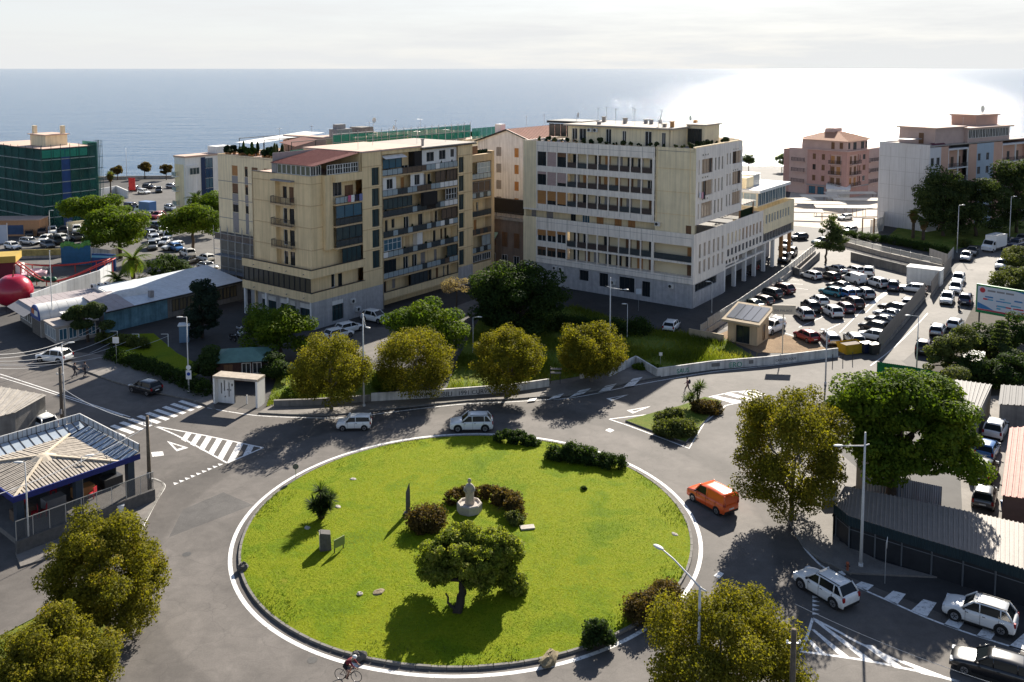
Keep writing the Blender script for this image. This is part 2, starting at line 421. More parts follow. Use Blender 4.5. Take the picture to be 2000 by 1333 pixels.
def balcony(parent, Fn, s0, s1, z, dep=1.25, rail=1.0, panels=0, pmat=None, slabmat=None, fill='panel', skip=(), slab=.22, d0=0., side=True, pats=None, name='balcony'):
    "slab with a railing: posts and hand rail in one mesh, each infill panel a sub-part"
    b = MB(); fbox(b, Fn, s0, s1, d0, d0+dep, z-slab, z)
    o = b.build(name, slabmat, parent)
    r = MB(); n = panels or max(1, round((s1-s0)/1.05)); st = (s1-s0)/n
    dd = d0+dep-.06
    fbox(r, Fn, s0, s1, dd-.025, dd+.025, z+rail-.05, z+rail)
    fbox(r, Fn, s0, s1, dd-.015, dd+.015, z+.08, z+.11)
    for i in range(n+1):
        x = min(max(s0+i*st, s0+.02), s1-.02); fbox(r, Fn, x-.02, x+.02, dd-.02, dd+.02, z, z+rail-.05)
    if fill == 'bars':
        nb = int((s1-s0)/.13)
        for i in range(nb): x = s0+(i+.5)*(s1-s0)/nb; fbox(r, Fn, x-.01, x+.01, dd-.01, dd+.01, z+.11, z+rail-.05)
    if side:
        for x in (s0+.03, s1-.03):
            fbox(r, Fn, x-.02, x+.02, d0, dd, z+rail-.05, z+rail)
            if fill == 'bars':
                for k in range(int(dep/.14)): fbox(r, Fn, x-.01, x+.01, d0+.07+k*.14-.01, d0+.07+k*.14+.01, z, z+rail-.05)
    r.build('railing', IRON, o)
    if fill == 'panel':
        w = round(st-.07, 2); h = round(rail-.18, 2)
        for i in range(n):
            if i in skip: continue
            mt = pats[i % len(pats)] if pats else pmat
            key = ('bp', w, h, mt.name)
            panel_at('railing_panel', key, lambda: MB().box(0,-.008,0,w,.008,h).mesh('railing_panel', mt), o, Fn, s0+i*st+.035, s0+i*st+.035+w, z+.1, dd)
    return o
def flatroof(mb, x0, y0, x1, y1, z, par=.5, t=.2, m=0, mr=1):
    "roof slab with a parapet"
    mb.box(x0,y0,z-.3,x1,y1,z,mr)
    mb.box(x0,y0,z,x1,y0+t,z+par,m).box(x0,y1-t,z,x1,y1,z+par,m).box(x0,y0+t,z,x0+t,y1-t,z+par,m).box(x1-t,y0+t,z,x1,y1-t,z+par,m)
def ac_unit(parent, loc, rz=0):
    me = _WC.get('ac')
    if me is None:
        b = MB(); b.box(-.42,-.17,0,.42,.17,.62).tube([(-.1,-.172,.31),(-.1,-.2,.31)],.24,12,1)
        me = _WC['ac'] = b.mesh('air_conditioner', [M('ac_white',(.62,.61,.58),.5,.1), IRON])
    return place('air_conditioner', me, parent, loc, rz)
def antenna(parent, loc, h=2.5, rz=0):
    me = _WC.get(('ant',h))
    if me is None:
        b = MB(); b.tube([(0,0,0),(0,0,h)],.03,5); b.tube([(-.6,0,h-.15),(.6,0,h-.15)],.015,4)
        for k in range(7): x=-.55+k*.18; b.tube([(x,-.3+.02*k,h-.15),(x,.3-.02*k,h-.15)],.01,4)
        me = _WC[('ant',h)] = b.mesh('antenna', STEEL)
    return place('antenna', me, parent, loc, rz)
def dish(parent, loc, rz=0, r=.5):
    me = _WC.get(('dish',r))
    if me is None:
        b = MB(); b.tube([(0,0,0),(0,0,1.1)],.035,5,1)
        c = Vector((0,-.12,1.1)); pr = [(r*k/4, -.25*r*(k/4)**2) for k in range(5)]
        n = 14; base = len(b.v)
        for rr, dz in pr:
            for j in range(n):
                t = 2*math.pi*j/n; b.v.append((c.x+rr*math.cos(t), c.y+dz*1.0-.0, c.z+rr*math.sin(t)))
        for i in range(4):
            for j in range(n): b.f.append((base+i*n+j, base+i*n+(j+1)%n, base+(i+1)*n+(j+1)%n, base+(i+1)*n+j)); b.m.append(0)
        b.tube([(0,-.12,1.1),(0,-.55,1.15)],.015,4,1)
        me = _WC[('dish',r)] = b.mesh('satellite_dish', [M('dish_white',(.6,.6,.58),.5,.08), STEEL], True)
    return place('satellite_dish', me, parent, loc, rz)
GRID = R(90 - 36)       # the street grid: local x runs away to the right, local y away to the left
def gframe(px, py, az=36.0):
    p = G(px, py); return (p.x, p.y, 0), R(90 - az)
def leaf_mat(name, dark, mid, light, tl=.42, dry=None, dryamt=0.):
    "leaf colour varies face by face through the 'tint' attribute; light passes through the leaves"
    m = bpy.data.materials.new(name); m.use_nodes = True; t = m.node_tree; L = t.links.new
    out = t.nodes['Material Output']; p = t.nodes['Principled BSDF']
    p.inputs['Roughness'].default_value = .75; p.inputs['Specular IOR Level'].default_value = .12
    a = N(t, 'Attribute', attribute_name='tint')
    st = [(0., dark), (.5, mid), (1., light)]
    if dry: st = [(0., dark), (.45, mid), (.8, light), (1., dry)]
    r = ramp(t, st, a.outputs['Fac']); L(r.outputs[0], p.inputs['Base Color'])
    tr = N(t, 'BsdfTranslucent')
    sc = N(t, 'VectorMath', operation='MULTIPLY'); sc.inputs[1].default_value = (1.5, 1.5, .55); L(r.outputs[0], sc.inputs[0]); L(sc.outputs[0], tr.inputs['Color'])
    mx = N(t, 'MixShader', n0=tl); L(p.outputs[0], mx.inputs[1]); L(tr.outputs[0], mx.inputs[2]); L(mx.outputs[0], out.inputs['Surface'])
    MATS[name] = m; return m
LEAFD = leaf_mat('dark_leaf', (.012,.028,.010), (.03,.055,.014), (.06,.09,.02))
LEAFO = leaf_mat('olive_leaf', (.052,.057,.009), (.125,.122,.015), (.21,.19,.02), dry=(.25,.145,.025))
LEAFG = leaf_mat('bright_leaf', (.03,.062,.010), (.08,.13,.012), (.165,.20,.018))
LEAFP = leaf_mat('pine_needle', (.022,.038,.014), (.05,.075,.026), (.095,.12,.04))
LEAFR = leaf_mat('red_brown_leaf', (.03,.028,.012), (.08,.06,.02), (.15,.09,.03))
LEAFY = leaf_mat('grey_green_leaf', (.04,.055,.02), (.085,.105,.03), (.14,.15,.045))
BARK = M('bark', (.07,.052,.038), .9, .3, 3, .6, 14)
BARKL = M('pale_bark', (.16,.14,.115), .9, .3, 3, .5, 14)
# ------------------------------------------------------------------ cream apartment block with balconies
BEIGE = M('cream_render', (.76,.59,.345), .85, .09, .5, .15, 30, streak=.17)
BEIGE2 = M('ochre_render', (.56,.41,.24), .85, .08, .5, .15, 30, streak=.12)
BEIGEL = M('pale_cream_render', (.80,.68,.455), .85, .09, .5, .15, 30, streak=.17)
STONE = M('grey_stone_cladding', (.44,.43,.43), .7, .2, 1.6, .2, 18, streak=.22)
BROWN = M('brown_shutter', (.16,.085,.045), .6, .2, 3)
TAN = M('tan_shutter', (.40,.20,.075), .6, .12, 3)
GREY = M('grey_shutter', (.26,.25,.25), .6, .12, 3)
PINKS = M('faded_pink_shutter', (.42,.31,.29), .7, .12, 2)
DWIN = M('dark_teal_glass', (.03,.055,.06), .12, 0, spec=.6)
TILE_RED = M('red_roof_sheet', (.25,.10,.085), .65, .18, 2.5, .3, 12)
ROOF_PINK = M('pink_roof_felt', (.50,.36,.29), .85, .12, .8)
ROOF_GREY = M('grey_roof_felt', (.34,.30,.26), .85, .15, .8)
AWN_D = M('dark_awning', (.02,.018,.018), .8, .1, 2)
CURT = M('brown_screen', (.12,.085,.06), .8, .2, 3)
WALLW = M('white_wall', (.74,.73,.70), .8, .06, .8, streak=.1)
def building_a():
    loc, rz = gframe(610, 646, 36.5)
    T = thing('apartment_building', 'cream eight-storey apartment block with long balconies and a red-roofed sunroom', 'building', loc, rz)
    w = MB()   # 0 beige 1 stone 2 ochre 3 roof pink 4 roof grey 5 white
    mats = [BEIGE, STONE, BEIGE2, ROOF_PINK, ROOF_GREY, IRON]
    FL = [19.95, 16.85, 13.75, 10.65, 7.55, 4.4, 1.3]
    # --- tower at the near corner
    TL, TR = Lp(1.2), Rp(1.2)
    rec = [(4.7, 8.7, 8.0, 20.0)]
    wallgrid(w, TL, 1.2, 13.9, 7.4, 21.1, rec, .75)
    RB = Lp(1.95)
    ops = []
    for z in (16.9, 13.8, 10.7, 7.6): ops += [(5.1, 6.6, z+.05, z+2.3), (7.1, 8.0, z+(.05 if z != 16.9 else .6), z+2.3)]
    wallgrid(w, RB, 4.7, 8.7, 8.0, 20.0, ops, .2)
    for i, z in enumerate((16.9, 13.8, 10.7, 7.6)):
        if i == 0: door_panel(T, RB, 5.1, 6.6, z+.05, z+2.3, BROWN, -.05)
        else: window(T, RB, 5.1, 6.6, z+.05, z+2.3, -.1, GLASS, IRON, 2)
        window(T, RB, 7.1, 8.0, z+(.05 if i else .6), z+2.3, -.1, GLASS, BROWN if i == 0 else ALU, 1, shut=.0)
        if z > 8:
            balcony(T, TL, 4.55, 8.95, z, .75, 1.0, slabmat=BEIGE2, fill='bars')
    b = MB(); fbox(b, TL, 4.5, 8.9, 0, .7, 20.1, 20.3); b.build('canopy', GREY, T)
    wallgrid(w, TR, 1.2, 3.3, 7.4, 21.1, [])
    w.box(3.3, .55, 10.55, 4.7, 3, 21.1, 0).box(3.3, 1.25, 7.4, 9.8, 3, 10.55, 0)
    # string courses
    for z in (20.0, 16.95, 13.85, 10.75):
        for q in ((1.14,8.97,1.2,13.94),(1.14,1.14,1.2,4.5),(1.2,1.14,3.28,1.2)): MB().box(q[0],q[1],z-.05,q[2],q[3],z+.05).build('string_course', BEIGE2, T)
    # --- enclosed bays right of the corner (x 4.7..9.8)
    BY = Rp(.0); back = Rp(1.3)
    wallgrid(w, back, 4.7, 9.8, 8.3, 21.1, [])
    w.box(4.7, 0, 20.0, 9.8, 1.3, 21.1, 0)
    for i, z in enumerate((16.9, 13.8, 10.7)):
        balcony(T, BY, 4.7, 9.8, z, 1.3, 1.0, 6, [FROST, SMOKE, SMOKE][i], BEIGE2, d0=-1.3, side=False, skip=(3,4,5) if i == 0 else ())
    window(T, BY, 4.8, 6.9, 17.9, 19.9, -1.2, GLASS, GREY, 3); door_panel(T, back, 7.6, 9.2, 16.95, 19.2, BROWN, .06)
    window(T, BY, 4.75, 9.75, 14.85, 16.65, -.05, GLASSB, IRON, 3, name='veranda')
    window(T, BY, 4.75, 9.75, 11.75, 13.55, -.05, DWIN, IRON, 4, name='veranda')
    window(T, BY, 6.0, 9.7, 8.35, 10.4, -.25, DWIN, IRON, 4, name='veranda')
    for k, (a, c) in enumerate(((6.9,(.5,.12,.2)),(7.5,(.7,.7,.7)),(8.3,(.03,.03,.06)),(9.1,(.15,.18,.35)))):
        b = MB(); b.box(a, -.16, 17.05-.1*k%.2, a+.62, -.1, 17.95); b.build('hanging_laundry', M('laundry%d' % k, c, .9, .2, 4), T)
    # --- bands of the two lower storeys
    for z0, z1, in ((3.85, 5.1), (7.15, 8.3)):
        w.box(0, 0, z0, .25, 15.1, z1, 0).box(.25, 0, z0, 10.2, .25, z1, 0)
        w.box(.25, .25, z0, 9.8, 15.1, z0+.3, 0)
        c = MB(); c.box(-.05, -.05, z1, .3, 15.1, z1+.06).box(.3, -.05, z1, 10.2, .3, z1+.06); c.build('coping', IRON, T)
        for k in range(4): c = MB(); c.tube([(-.02, 1.5+k*3.6, z0+.5), (-.25, 1.5+k*3.6, z0+.45)], .05, 6); c.build('drain_spout', GREY, T)
    wallgrid(w, Rp(1.1), .25, 9.8, 4.15, 7.15, [(4.6,5.3,4.9,6.9),(5.9,6.7,4.2,6.7)], .2)
    window(T, Rp(1.1), 4.6, 5.3, 4.9, 6.9, -.1, mull=1); window(T, Rp(1.1), 5.9, 6.7, 4.2, 6.7, -.1, GLASS, IRON, 1)
    wallgrid(w, Lp(1.6), 1.1, 13.9, 4.15, 7.15, [(2.,3.,4.2,6.6),(5.,7.,4.2,6.6),(9.,10.2,4.9,6.6),(11.5,13.,4.2,6.6)], .2)
    for a, c, z in ((2.,3.,4.2),(5.,7.,4.2),(9.,10.2,4.9),(11.5,13.,4.2)): window(T, Lp(1.6), a, c, z, 6.6, -.1)
    LV = Lp(.12); nv = 13
    for k in range(nv):     # glazed loggia on the left side
        a = .3 + k * (14.6/nv)
        window(T, LV, a, a + 14.6/nv - .05, 5.1, 7.1, 0, M('bronze_glass', (.10,.085,.06), .15, 0, spec=.5), IRON, 1, name='loggia_window', sub=True)
    # --- ground floor: stone right, shops behind columns left
    GS = Rp(0.0)
    wallgrid(w, GS, 0, 14.0, 0, 3.85, [(3.7, 5.9, .35, 3.3)], .35, 1)
    window(T, GS, 3.7, 5.9, .35, 2.6, -.3, DWIN, IRON, 3, .7)
    b = MB(); fbox(b, GS, 3.7, 5.9, -.25, -.1, 2.65, 3.3); b.build('shop_sign_panel', WALLW, T)
    ac_unit(T, (7.5, -.2, 2.3)); ac_unit(T, (8.5, -.2, .9))
    wallgrid(w, Lp(1.5), 0, 15.1, 0, 3.85, [(1.,4.2,.3,3.),(5.2,8.4,.3,3.),(9.4,12.6,.3,3.)], .3, 1)
    for a in (1., 5.2, 9.4):
        window(T, Lp(1.5), a, a+3.2, .3, 2.3, -.2, DWIN, IRON, 3)
        b = MB(); fbox(b, Lp(1.5), a, a+3.2, -.15, .05, 2.3, 3.0); b.build('shop_sign_panel', WALLW, T)
    for y in (.2, 5.0, 9.8, 14.6):
        b = MB(); b.box(.1, y, 0, .45, y+.35, 3.85); b.build('column', WALLW, T)
    # --- main wing: stair towers, balcony zone
    tops = [21.45 - 3.08*i for i in range(7)]
    st1 = [(11.75, 13.35, t-2.62, t) for t in tops if t-2.62 > 2.4]
    wallgrid(w, GS, 9.8, 14.0, 3.85, 24.0, [o for o in st1 if o[2] > 3.85], .3)
    st2 = [(31.55, 32.95, t-2.55, t) for t in tops if t-2.55 > 3.0]
    wallgrid(w, GS, 31.3, 35.1, 3.2, 23.6, st2, .3)
    wallgrid(w, GS, 31.3, 35.1, 0, 3.2, [], .3, 1)
    for o in st1 + st2:
        if o[2] > 3.85 or o[0] > 20: window(T, GS, o[0], o[1], o[2], o[3], -.25, DWIN, IRON, 2)
    for s0, s1 in ((9.8, 14.0), (31.3, 35.1)):
        for t in tops:
            if t < 5: continue
            c = MB(); fbox(c, GS, s0, s1, 0, .06, t+.2, t+.32); c.build('string_course', BEIGE2, T)
    w.box(13.75, .0, 0, 14.0, 1.5, 24.0, 0).box(31.3, 0.3, 0, 31.5, 1.5, 23.6, 0).box(34.9, .3, 0, 35.1, 1.4, 23.6, 0)
    BK = Rp(1.5); F0 = Rp(0.0)
    ops = []
    lay = {16.85: [(19.4,20.2,0),(24.2,25.2,.0),(25.6,26.4,.0)], 13.75: [(21.0,21.7,.9),(26.0,26.8,0),(27.1,27.8,.9)],
           10.65: [(15.9,16.5,.0),(17.3,18.0,.9),(20.0,21.2,0),(23.3,24.4,.5),(26.2,26.8,.6),(27.3,28.,0)],
           7.55: [(18.8,19.8,0),(20.3,21.2,0),(23.3,24.4,.5),(26.8,27.5,0),(28.6,29.1,.6),(29.6,30.2,0)],
           4.4: [(17.3,18.0,.6),(19.8,21.0,0),(21.8,23.0,0),(23.8,24.9,.3),(27.,27.7,0)],
           1.3: [(15.,16.,.0),(17.3,18.,.9),(21,23,.3),(25.6,26.4,.4),(27.4,28,0),(29.2,29.6,.5),(30.2,30.7,.5)], 19.95: [(19.6,21.2,0)]}
    for z, L in lay.items():
        for a, b_, dz in L: ops.append((a, b_, z+.05+dz, z+2.35))
    wallgrid(w, BK, 14.0, 31.3, .0, 23.2, ops, .2)
    rr = random.Random(3)
    for i, o in enumerate(ops):
        if rr.random() < .45: door_panel(T, BK, *o, rr.choice([BEIGE2, TAN, BROWN, GREY]), -.06)
        else: window(T, BK, *o, -.12, GLASS, rr.choice([ALU, BROWN, GREY]), 2 if o[1]-o[0] > .9 else 1)
    pats = {19.95: ([FROST,FROST,FROST,FROST,CURT,CURT,CURT,CURT,CURT,FROST,FROST,WALLW,FROST,FROST,FROST,FROST], ()),
            16.85: ([FROST,FROST,FROST,SMOKE,SMOKE,FROST,FROST,CURT,CURT,CURT,FROST,FROST,WALLW,WALLW,WALLW,WALLW], ()),
            13.75: ([SMOKE]*6+[FROST,SMOKE,SMOKE,AWN_D,AWN_D,SMOKE,FROST,WALLW,WALLW,WALLW], ()),
            10.65: ([SMOKE,SMOKE,FROST,SMOKE,SMOKE,FROST,SMOKE,SMOKE,SMOKE,FROST,SMOKE,FROST,WALLW,SMOKE,WALLW,FROST], ()),
            7.55: ([WALLW,FROST,FROST,FROST,SMOKE,SMOKE,FROST,SMOKE,SMOKE,FROST,SMOKE,SMOKE,FROST,SMOKE,SMOKE,FROST], ()),
            4.4: ([FROST,FROST,FROST,FROST,FROST,FROST,FROST,FROST,SMOKE,FROST,FROST,FROST,SMOKE,CURT,FROST,FROST], ())}
    for z, (pt, sk) in pats.items():
        balcony(T, F0, 14.0, 31.3, z, 1.5, 1.0, 16, None, BEIGE2, d0=-1.5, side=False, pats=pt, skip=sk)
    w.box(14.0, 0, 1.3, 31.3, .22, 2.4, 0).box(14.0, .22, 1.05, 31.3, 1.5, 1.3, 0)
    c = MB(); c.box(14.0, -.04, 2.4, 31.3, .26, 2.46); c.build('coping', IRON, T)
    # enclosures on the balconies
    def ver(s0, s1, z0, z1, fr, gl, n, solid=None, d=-.15, tr=.0):
        o = window(T, F0, s0, s1, z0, z1, d, gl, fr, n, tr, name='veranda')
        return o
    ver(14.2, 18.3, 21.0, 22.5, IRON, GLASSB, 3); b = MB(); b.add([(14.2,-.5,22.55),(18.9,-.5,22.55),(18.9,.6,23.0),(14.2,.6,23.0)],[(0,1,2,3)]); b.build('awning', WALLW, T)
    b = MB(); b.box(21.2, .2, 19.95, 22.9, 1.5, 23.2); b.build('opening_shade_block', AWN_D, T)  # black box stands in for the shade inside an open bay
    o = MB(); wallgrid(o, Rp(.25), 22.9, 31.3, 19.95, 23.2, [(24.0,25.8,21.3,22.8),(27.0,28.6,21.4,22.9),(29.8,30.7,21.6,22.9)], .15, 0)
    o.build('white_penthouse_wall', WALLW, T)
    for a, b_, z in ((24.0,25.8,21.3),(27.0,28.6,21.4),(29.8,30.7,21.6)): window(T, Rp(.25), a, b_, z, z+1.5 if a < 29 else 22.9, -.08, GLASS, GREY, 2)
    o = MB(); wallgrid(o, Rp(.35), 14.3, 17.2, 16.85, 19.7, [(15.2,16.5,17.9,19.4)], .12); o.build('white_enclosure', WALLW, T); window(T, Rp(.35), 15.2, 16.5, 17.9, 19.4, -.07, GLASS, GREY, 2)
    o = MB(); wallgrid(o, Rp(.35), 20.4, 23.4, 16.85, 19.7, [(21.3,22.5,17.9,19.5)], .12); o.build('white_enclosure', WALLW, T); window(T, Rp(.35), 21.3, 22.5, 17.9, 19.5, -.07, GLASS, GREY, 2)
    ver(26.0, 28.4, 17.9, 19.6, IRON, CURT, 2); ver(28.7, 31.2, 17.9, 19.6, IRON, CURT, 3)
    ver(14.2, 20.5, 14.9, 16.5, IRON, DWIN, 6); b = MB(); b.box(22.4, -.5, 14.6, 25.7, .1, 16.6); b.build('awning', AWN_D, T)
    ver(28.4, 31.2, 14.8, 16.6, ALU, GLASS, 4, tr=.45); ver(27.4, 31.2, 11.7, 13.4, IRON, CURT, 3)
    ver(14.2, 18.0, 8.6, 10.4, ALU, GLASSB, 4, tr=.62); o = MB(); o.box(22.0,.5,7.6,23.2,1.45,10.3); o.build('white_enclosure', WALLW, T)
    ver(14.2, 16.8, 4.5, 7.2, IRON, GLASS, 3); ver(28.7, 31.2, 5.4, 7.2, IRON, DWIN, 2); ver(20., 24., 1.6, 4.1, IRON, SMOKE, 4)
    # pots, washing and chairs on the balconies
    for k in range(26):
        z = rr.choice(FL[:6]); x = rr.uniform(14.5, 31); hgt = rr.uniform(.4, 1.1)
        b = MB(); b.lathe([(.12,0),(.18,.3),(0,.3)], 8); b.blob((0,0,.3+hgt*.45), .25, .25, hgt*.5, 7, 5, 1, .25)
        b.build('potted_plant', [TAN, LEAFD], T, True, (x, .35, z))
    # --- right end bay with deeper balconies
    wallgrid(w, Rp(1.3), 35.1, 40.2, 0, 21.5, [(36.,37.,17.5,20.),(36.2,37,11.3,13.2),(37.7,38.3,11.6,13.2),(37.,37.8,8.2,10.2)], .2)
    w.box(40.2, -.05, 0, 41.0, 13.9, 21.9, 2).box(35.1, 0, 20.3, 40.2, 1.3, 21.5, 2).box(35.1, .0, 0, 40.2, .9, 3.0, 0)
    for i, z in enumerate((17.3, 14.1, 11.0, 7.9, 4.8)):
        balcony(T, F0, 35.1, 40.2, z, 1.3, 1.0, 5, None, BEIGE2, d0=-1.3, side=False, pats=[[FROST],[FROST,SMOKE],[SMOKE],[CURT,SMOKE],[FROST,SMOKE]][i])
    ver(36.6, 40.1, 18.3, 20.1, ALU, FROST, 4, tr=.5); ver(35.3, 40.1, 15.1, 16.9, GREY, CURT, 3); ver(37.8, 40.1, 5.8, 7.6, GREY, FROST, 2)
    ver(35.3, 37.6, 3.3, 4.5, ALU, GLASS, 4); ver(37.8, 40.1, 3.3, 4.5, ALU, GLASS, 4)
    door_panel(T, Rp(1.3), 36.,37.,17.5,20., BROWN); door_panel(T, Rp(1.3), 36.2,37,11.3,13.2, BEIGE2); window(T, Rp(1.3), 37.7,38.3,11.6,13.2,mull=1); door_panel(T, Rp(1.3), 37.,37.8,8.2,10.2, TAN)
    # --- back and ends, roofs
    w.box(1.25, 1.3, 20.7, 9.8, 13.9, 21.0, 3).box(1.2, 13.6, 0, 41.0, 13.9, 21.0, 0).box(41.0-.3, .2, 0, 40.99, 13.6, 21.4, 0)
    w.box(1.2, 8.7, 21.0, 1.45, 13.9, 21.15, 5)
    w.box(9.8, .2, 23.2, 22.6, 12.5, 23.75, 0).box(9.7, -.12, 23.75, 22.5, 12.6, 24.0, 3)
    w.box(14.0, 1.55, 21.0, 22.6, 12.5, 23.2, 0).box(9.8, .3, 21.0, 14.0, 12.5, 23.2, 0)
    w.box(22.7, .6, 21.0, 35.1, 13.5, 23.4, 0).box(22.5, -.35, 23.4, 35.9, 13.8, 23.55, 5).box(22.6, -.25, 23.55, 35.8, 13.7, 23.72, 4)
    w.box(35.1, 1.4, 21.2, 40.7, 13.6, 21.5, 4)
    w.build('wall', mats, T)
    # red-roofed sunroom on the corner terrace
    zt = 22.55
    for k in range(7): window(T, Lp(1.35), 1.35+k*1.0, 2.3+k*1.0, 21.12, zt-.08, 0, M('sunroom_glass',(.13,.14,.10),.15,0,spec=.5), ALU, 1, name='sunroom_window')
    for k in range(2): window(T, Rp(1.35), 1.4+k*.95, 2.3+k*.95, 21.12, zt-.08, 0, GLASS, ALU, 2, name='sunroom_window')
    for k in range(4): window(T, Rp(.5), 3.6+k*1.5, 5.05+k*1.5, 21.12, zt-.05, 0, GLASS, ALU, 3, .55, name='sunroom_window')
    b = MB(); b.box(1.3, 8.4, 21.1, 1.5, 9.5, zt); b.box(1.5,9.4,21.1,9.6,9.5,23.9); b.build('sunroom_wall', GREY, T)
    # roof sheets, each a panel with ribs
    for k in range(9):
        y0, y1 = .9 + k*.95, .9 + (k+1)*.95 - .03
        b = MB(); xa, xb = 1.0, 9.75; za, zb = zt + .0, zt + 1.25
        if k == 0: y0 = .35
        b.add([(xa,y0,za),(xb,y0,zb),(xb,y1,zb),(xa,y1,za),(xa,y0,za+.06),(xb,y0,zb+.06),(xb,y1,zb+.06),(xa,y1,za+.06)],[(4,5,6,7),(0,1,5,4),(1,2,6,5),(2,3,7,6),(3,0,4,7),(3,2,1,0)])
        for j in range(3):
            yy = y0 + (j+.5)*(y1-y0)/3; b.bar((xa,yy,za+.09),(xb,yy,zb+.09),.07,.06)
        b.build('roof_panel', TILE_RED, T)
    b = MB(); b.tube([(24.6,1.6,23.7),(24.6,1.6,24.7)],.22,8); b.tube([(24.6,1.6,24.7),(24.6,1.6,24.85)],.3,8); b.build('roof_vent', GREY, T)
    for x, y in ((12,3),(18,6),(27,5),(33,4),(38,6)): antenna(T, (x,y,23.7 if x < 35 else 21.5), 2.2, x)
    b = MB(); b.box(35.4,.8,21.5,37.5,1.0,22.9); b.build('roof_screen', BROWN, T)
    b = MB()
    for k in range(6): b.blob((38+k*.45,1.2,21.8),.4,.35,.35,7,5,0,.3)
    b.build('roof_planter', LEAFD, T)
    return T
# ------------------------------------------------------------------ white office-like block with loggia grid
WPAN = M('white_concrete_panel', (.82,.75,.66), .8, .09, .6, .15, 25, streak=.18)
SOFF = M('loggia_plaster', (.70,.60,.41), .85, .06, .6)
RAILD = M('brown_rail_panel', (.06,.045,.04), .5, .2, 2)
TANP = M('tan_window_panel', (.45,.34,.24), .6, .1, 2)
VENT = M('grey_louvre', (.2,.2,.2), .6, .15, 3)
def loggia(T, Fn, s0, s1, z0, z1, back, rr, rail=.9, small=False):
    "loggia back wall details: a door or shutter and the rail across the opening"
    d = -back
    a = s0 + rr.uniform(.05, .5)
    k = rr.random()
    if k < .45: door_panel(T, Fn, a, a+1.0, z0+.02, z1-.25, rr.choice([BROWN, BROWN, TAN, GREY]), d+.06)
    elif k < .85: window(T, Fn, a, a+1.0, z0+.02, z1-.25, d+.08, GLASS, rr.choice([IRON, BROWN, ALU]), 2)
    if rail:
        w = round(s1-s0, 2); h = rail
        mt = rr.choice([RAILD, RAILD, SMOKE, SMOKE, RAILD])
        panel_at('railing_panel', ('lr', w, h, mt.name), lambda: MB().box(0,-.02,.06,w,.02,h).box(0,-.03,h+.04,w,.03,h+.09).mesh('railing_panel', mt), T, Fn, s0, s1, z0, -.15)
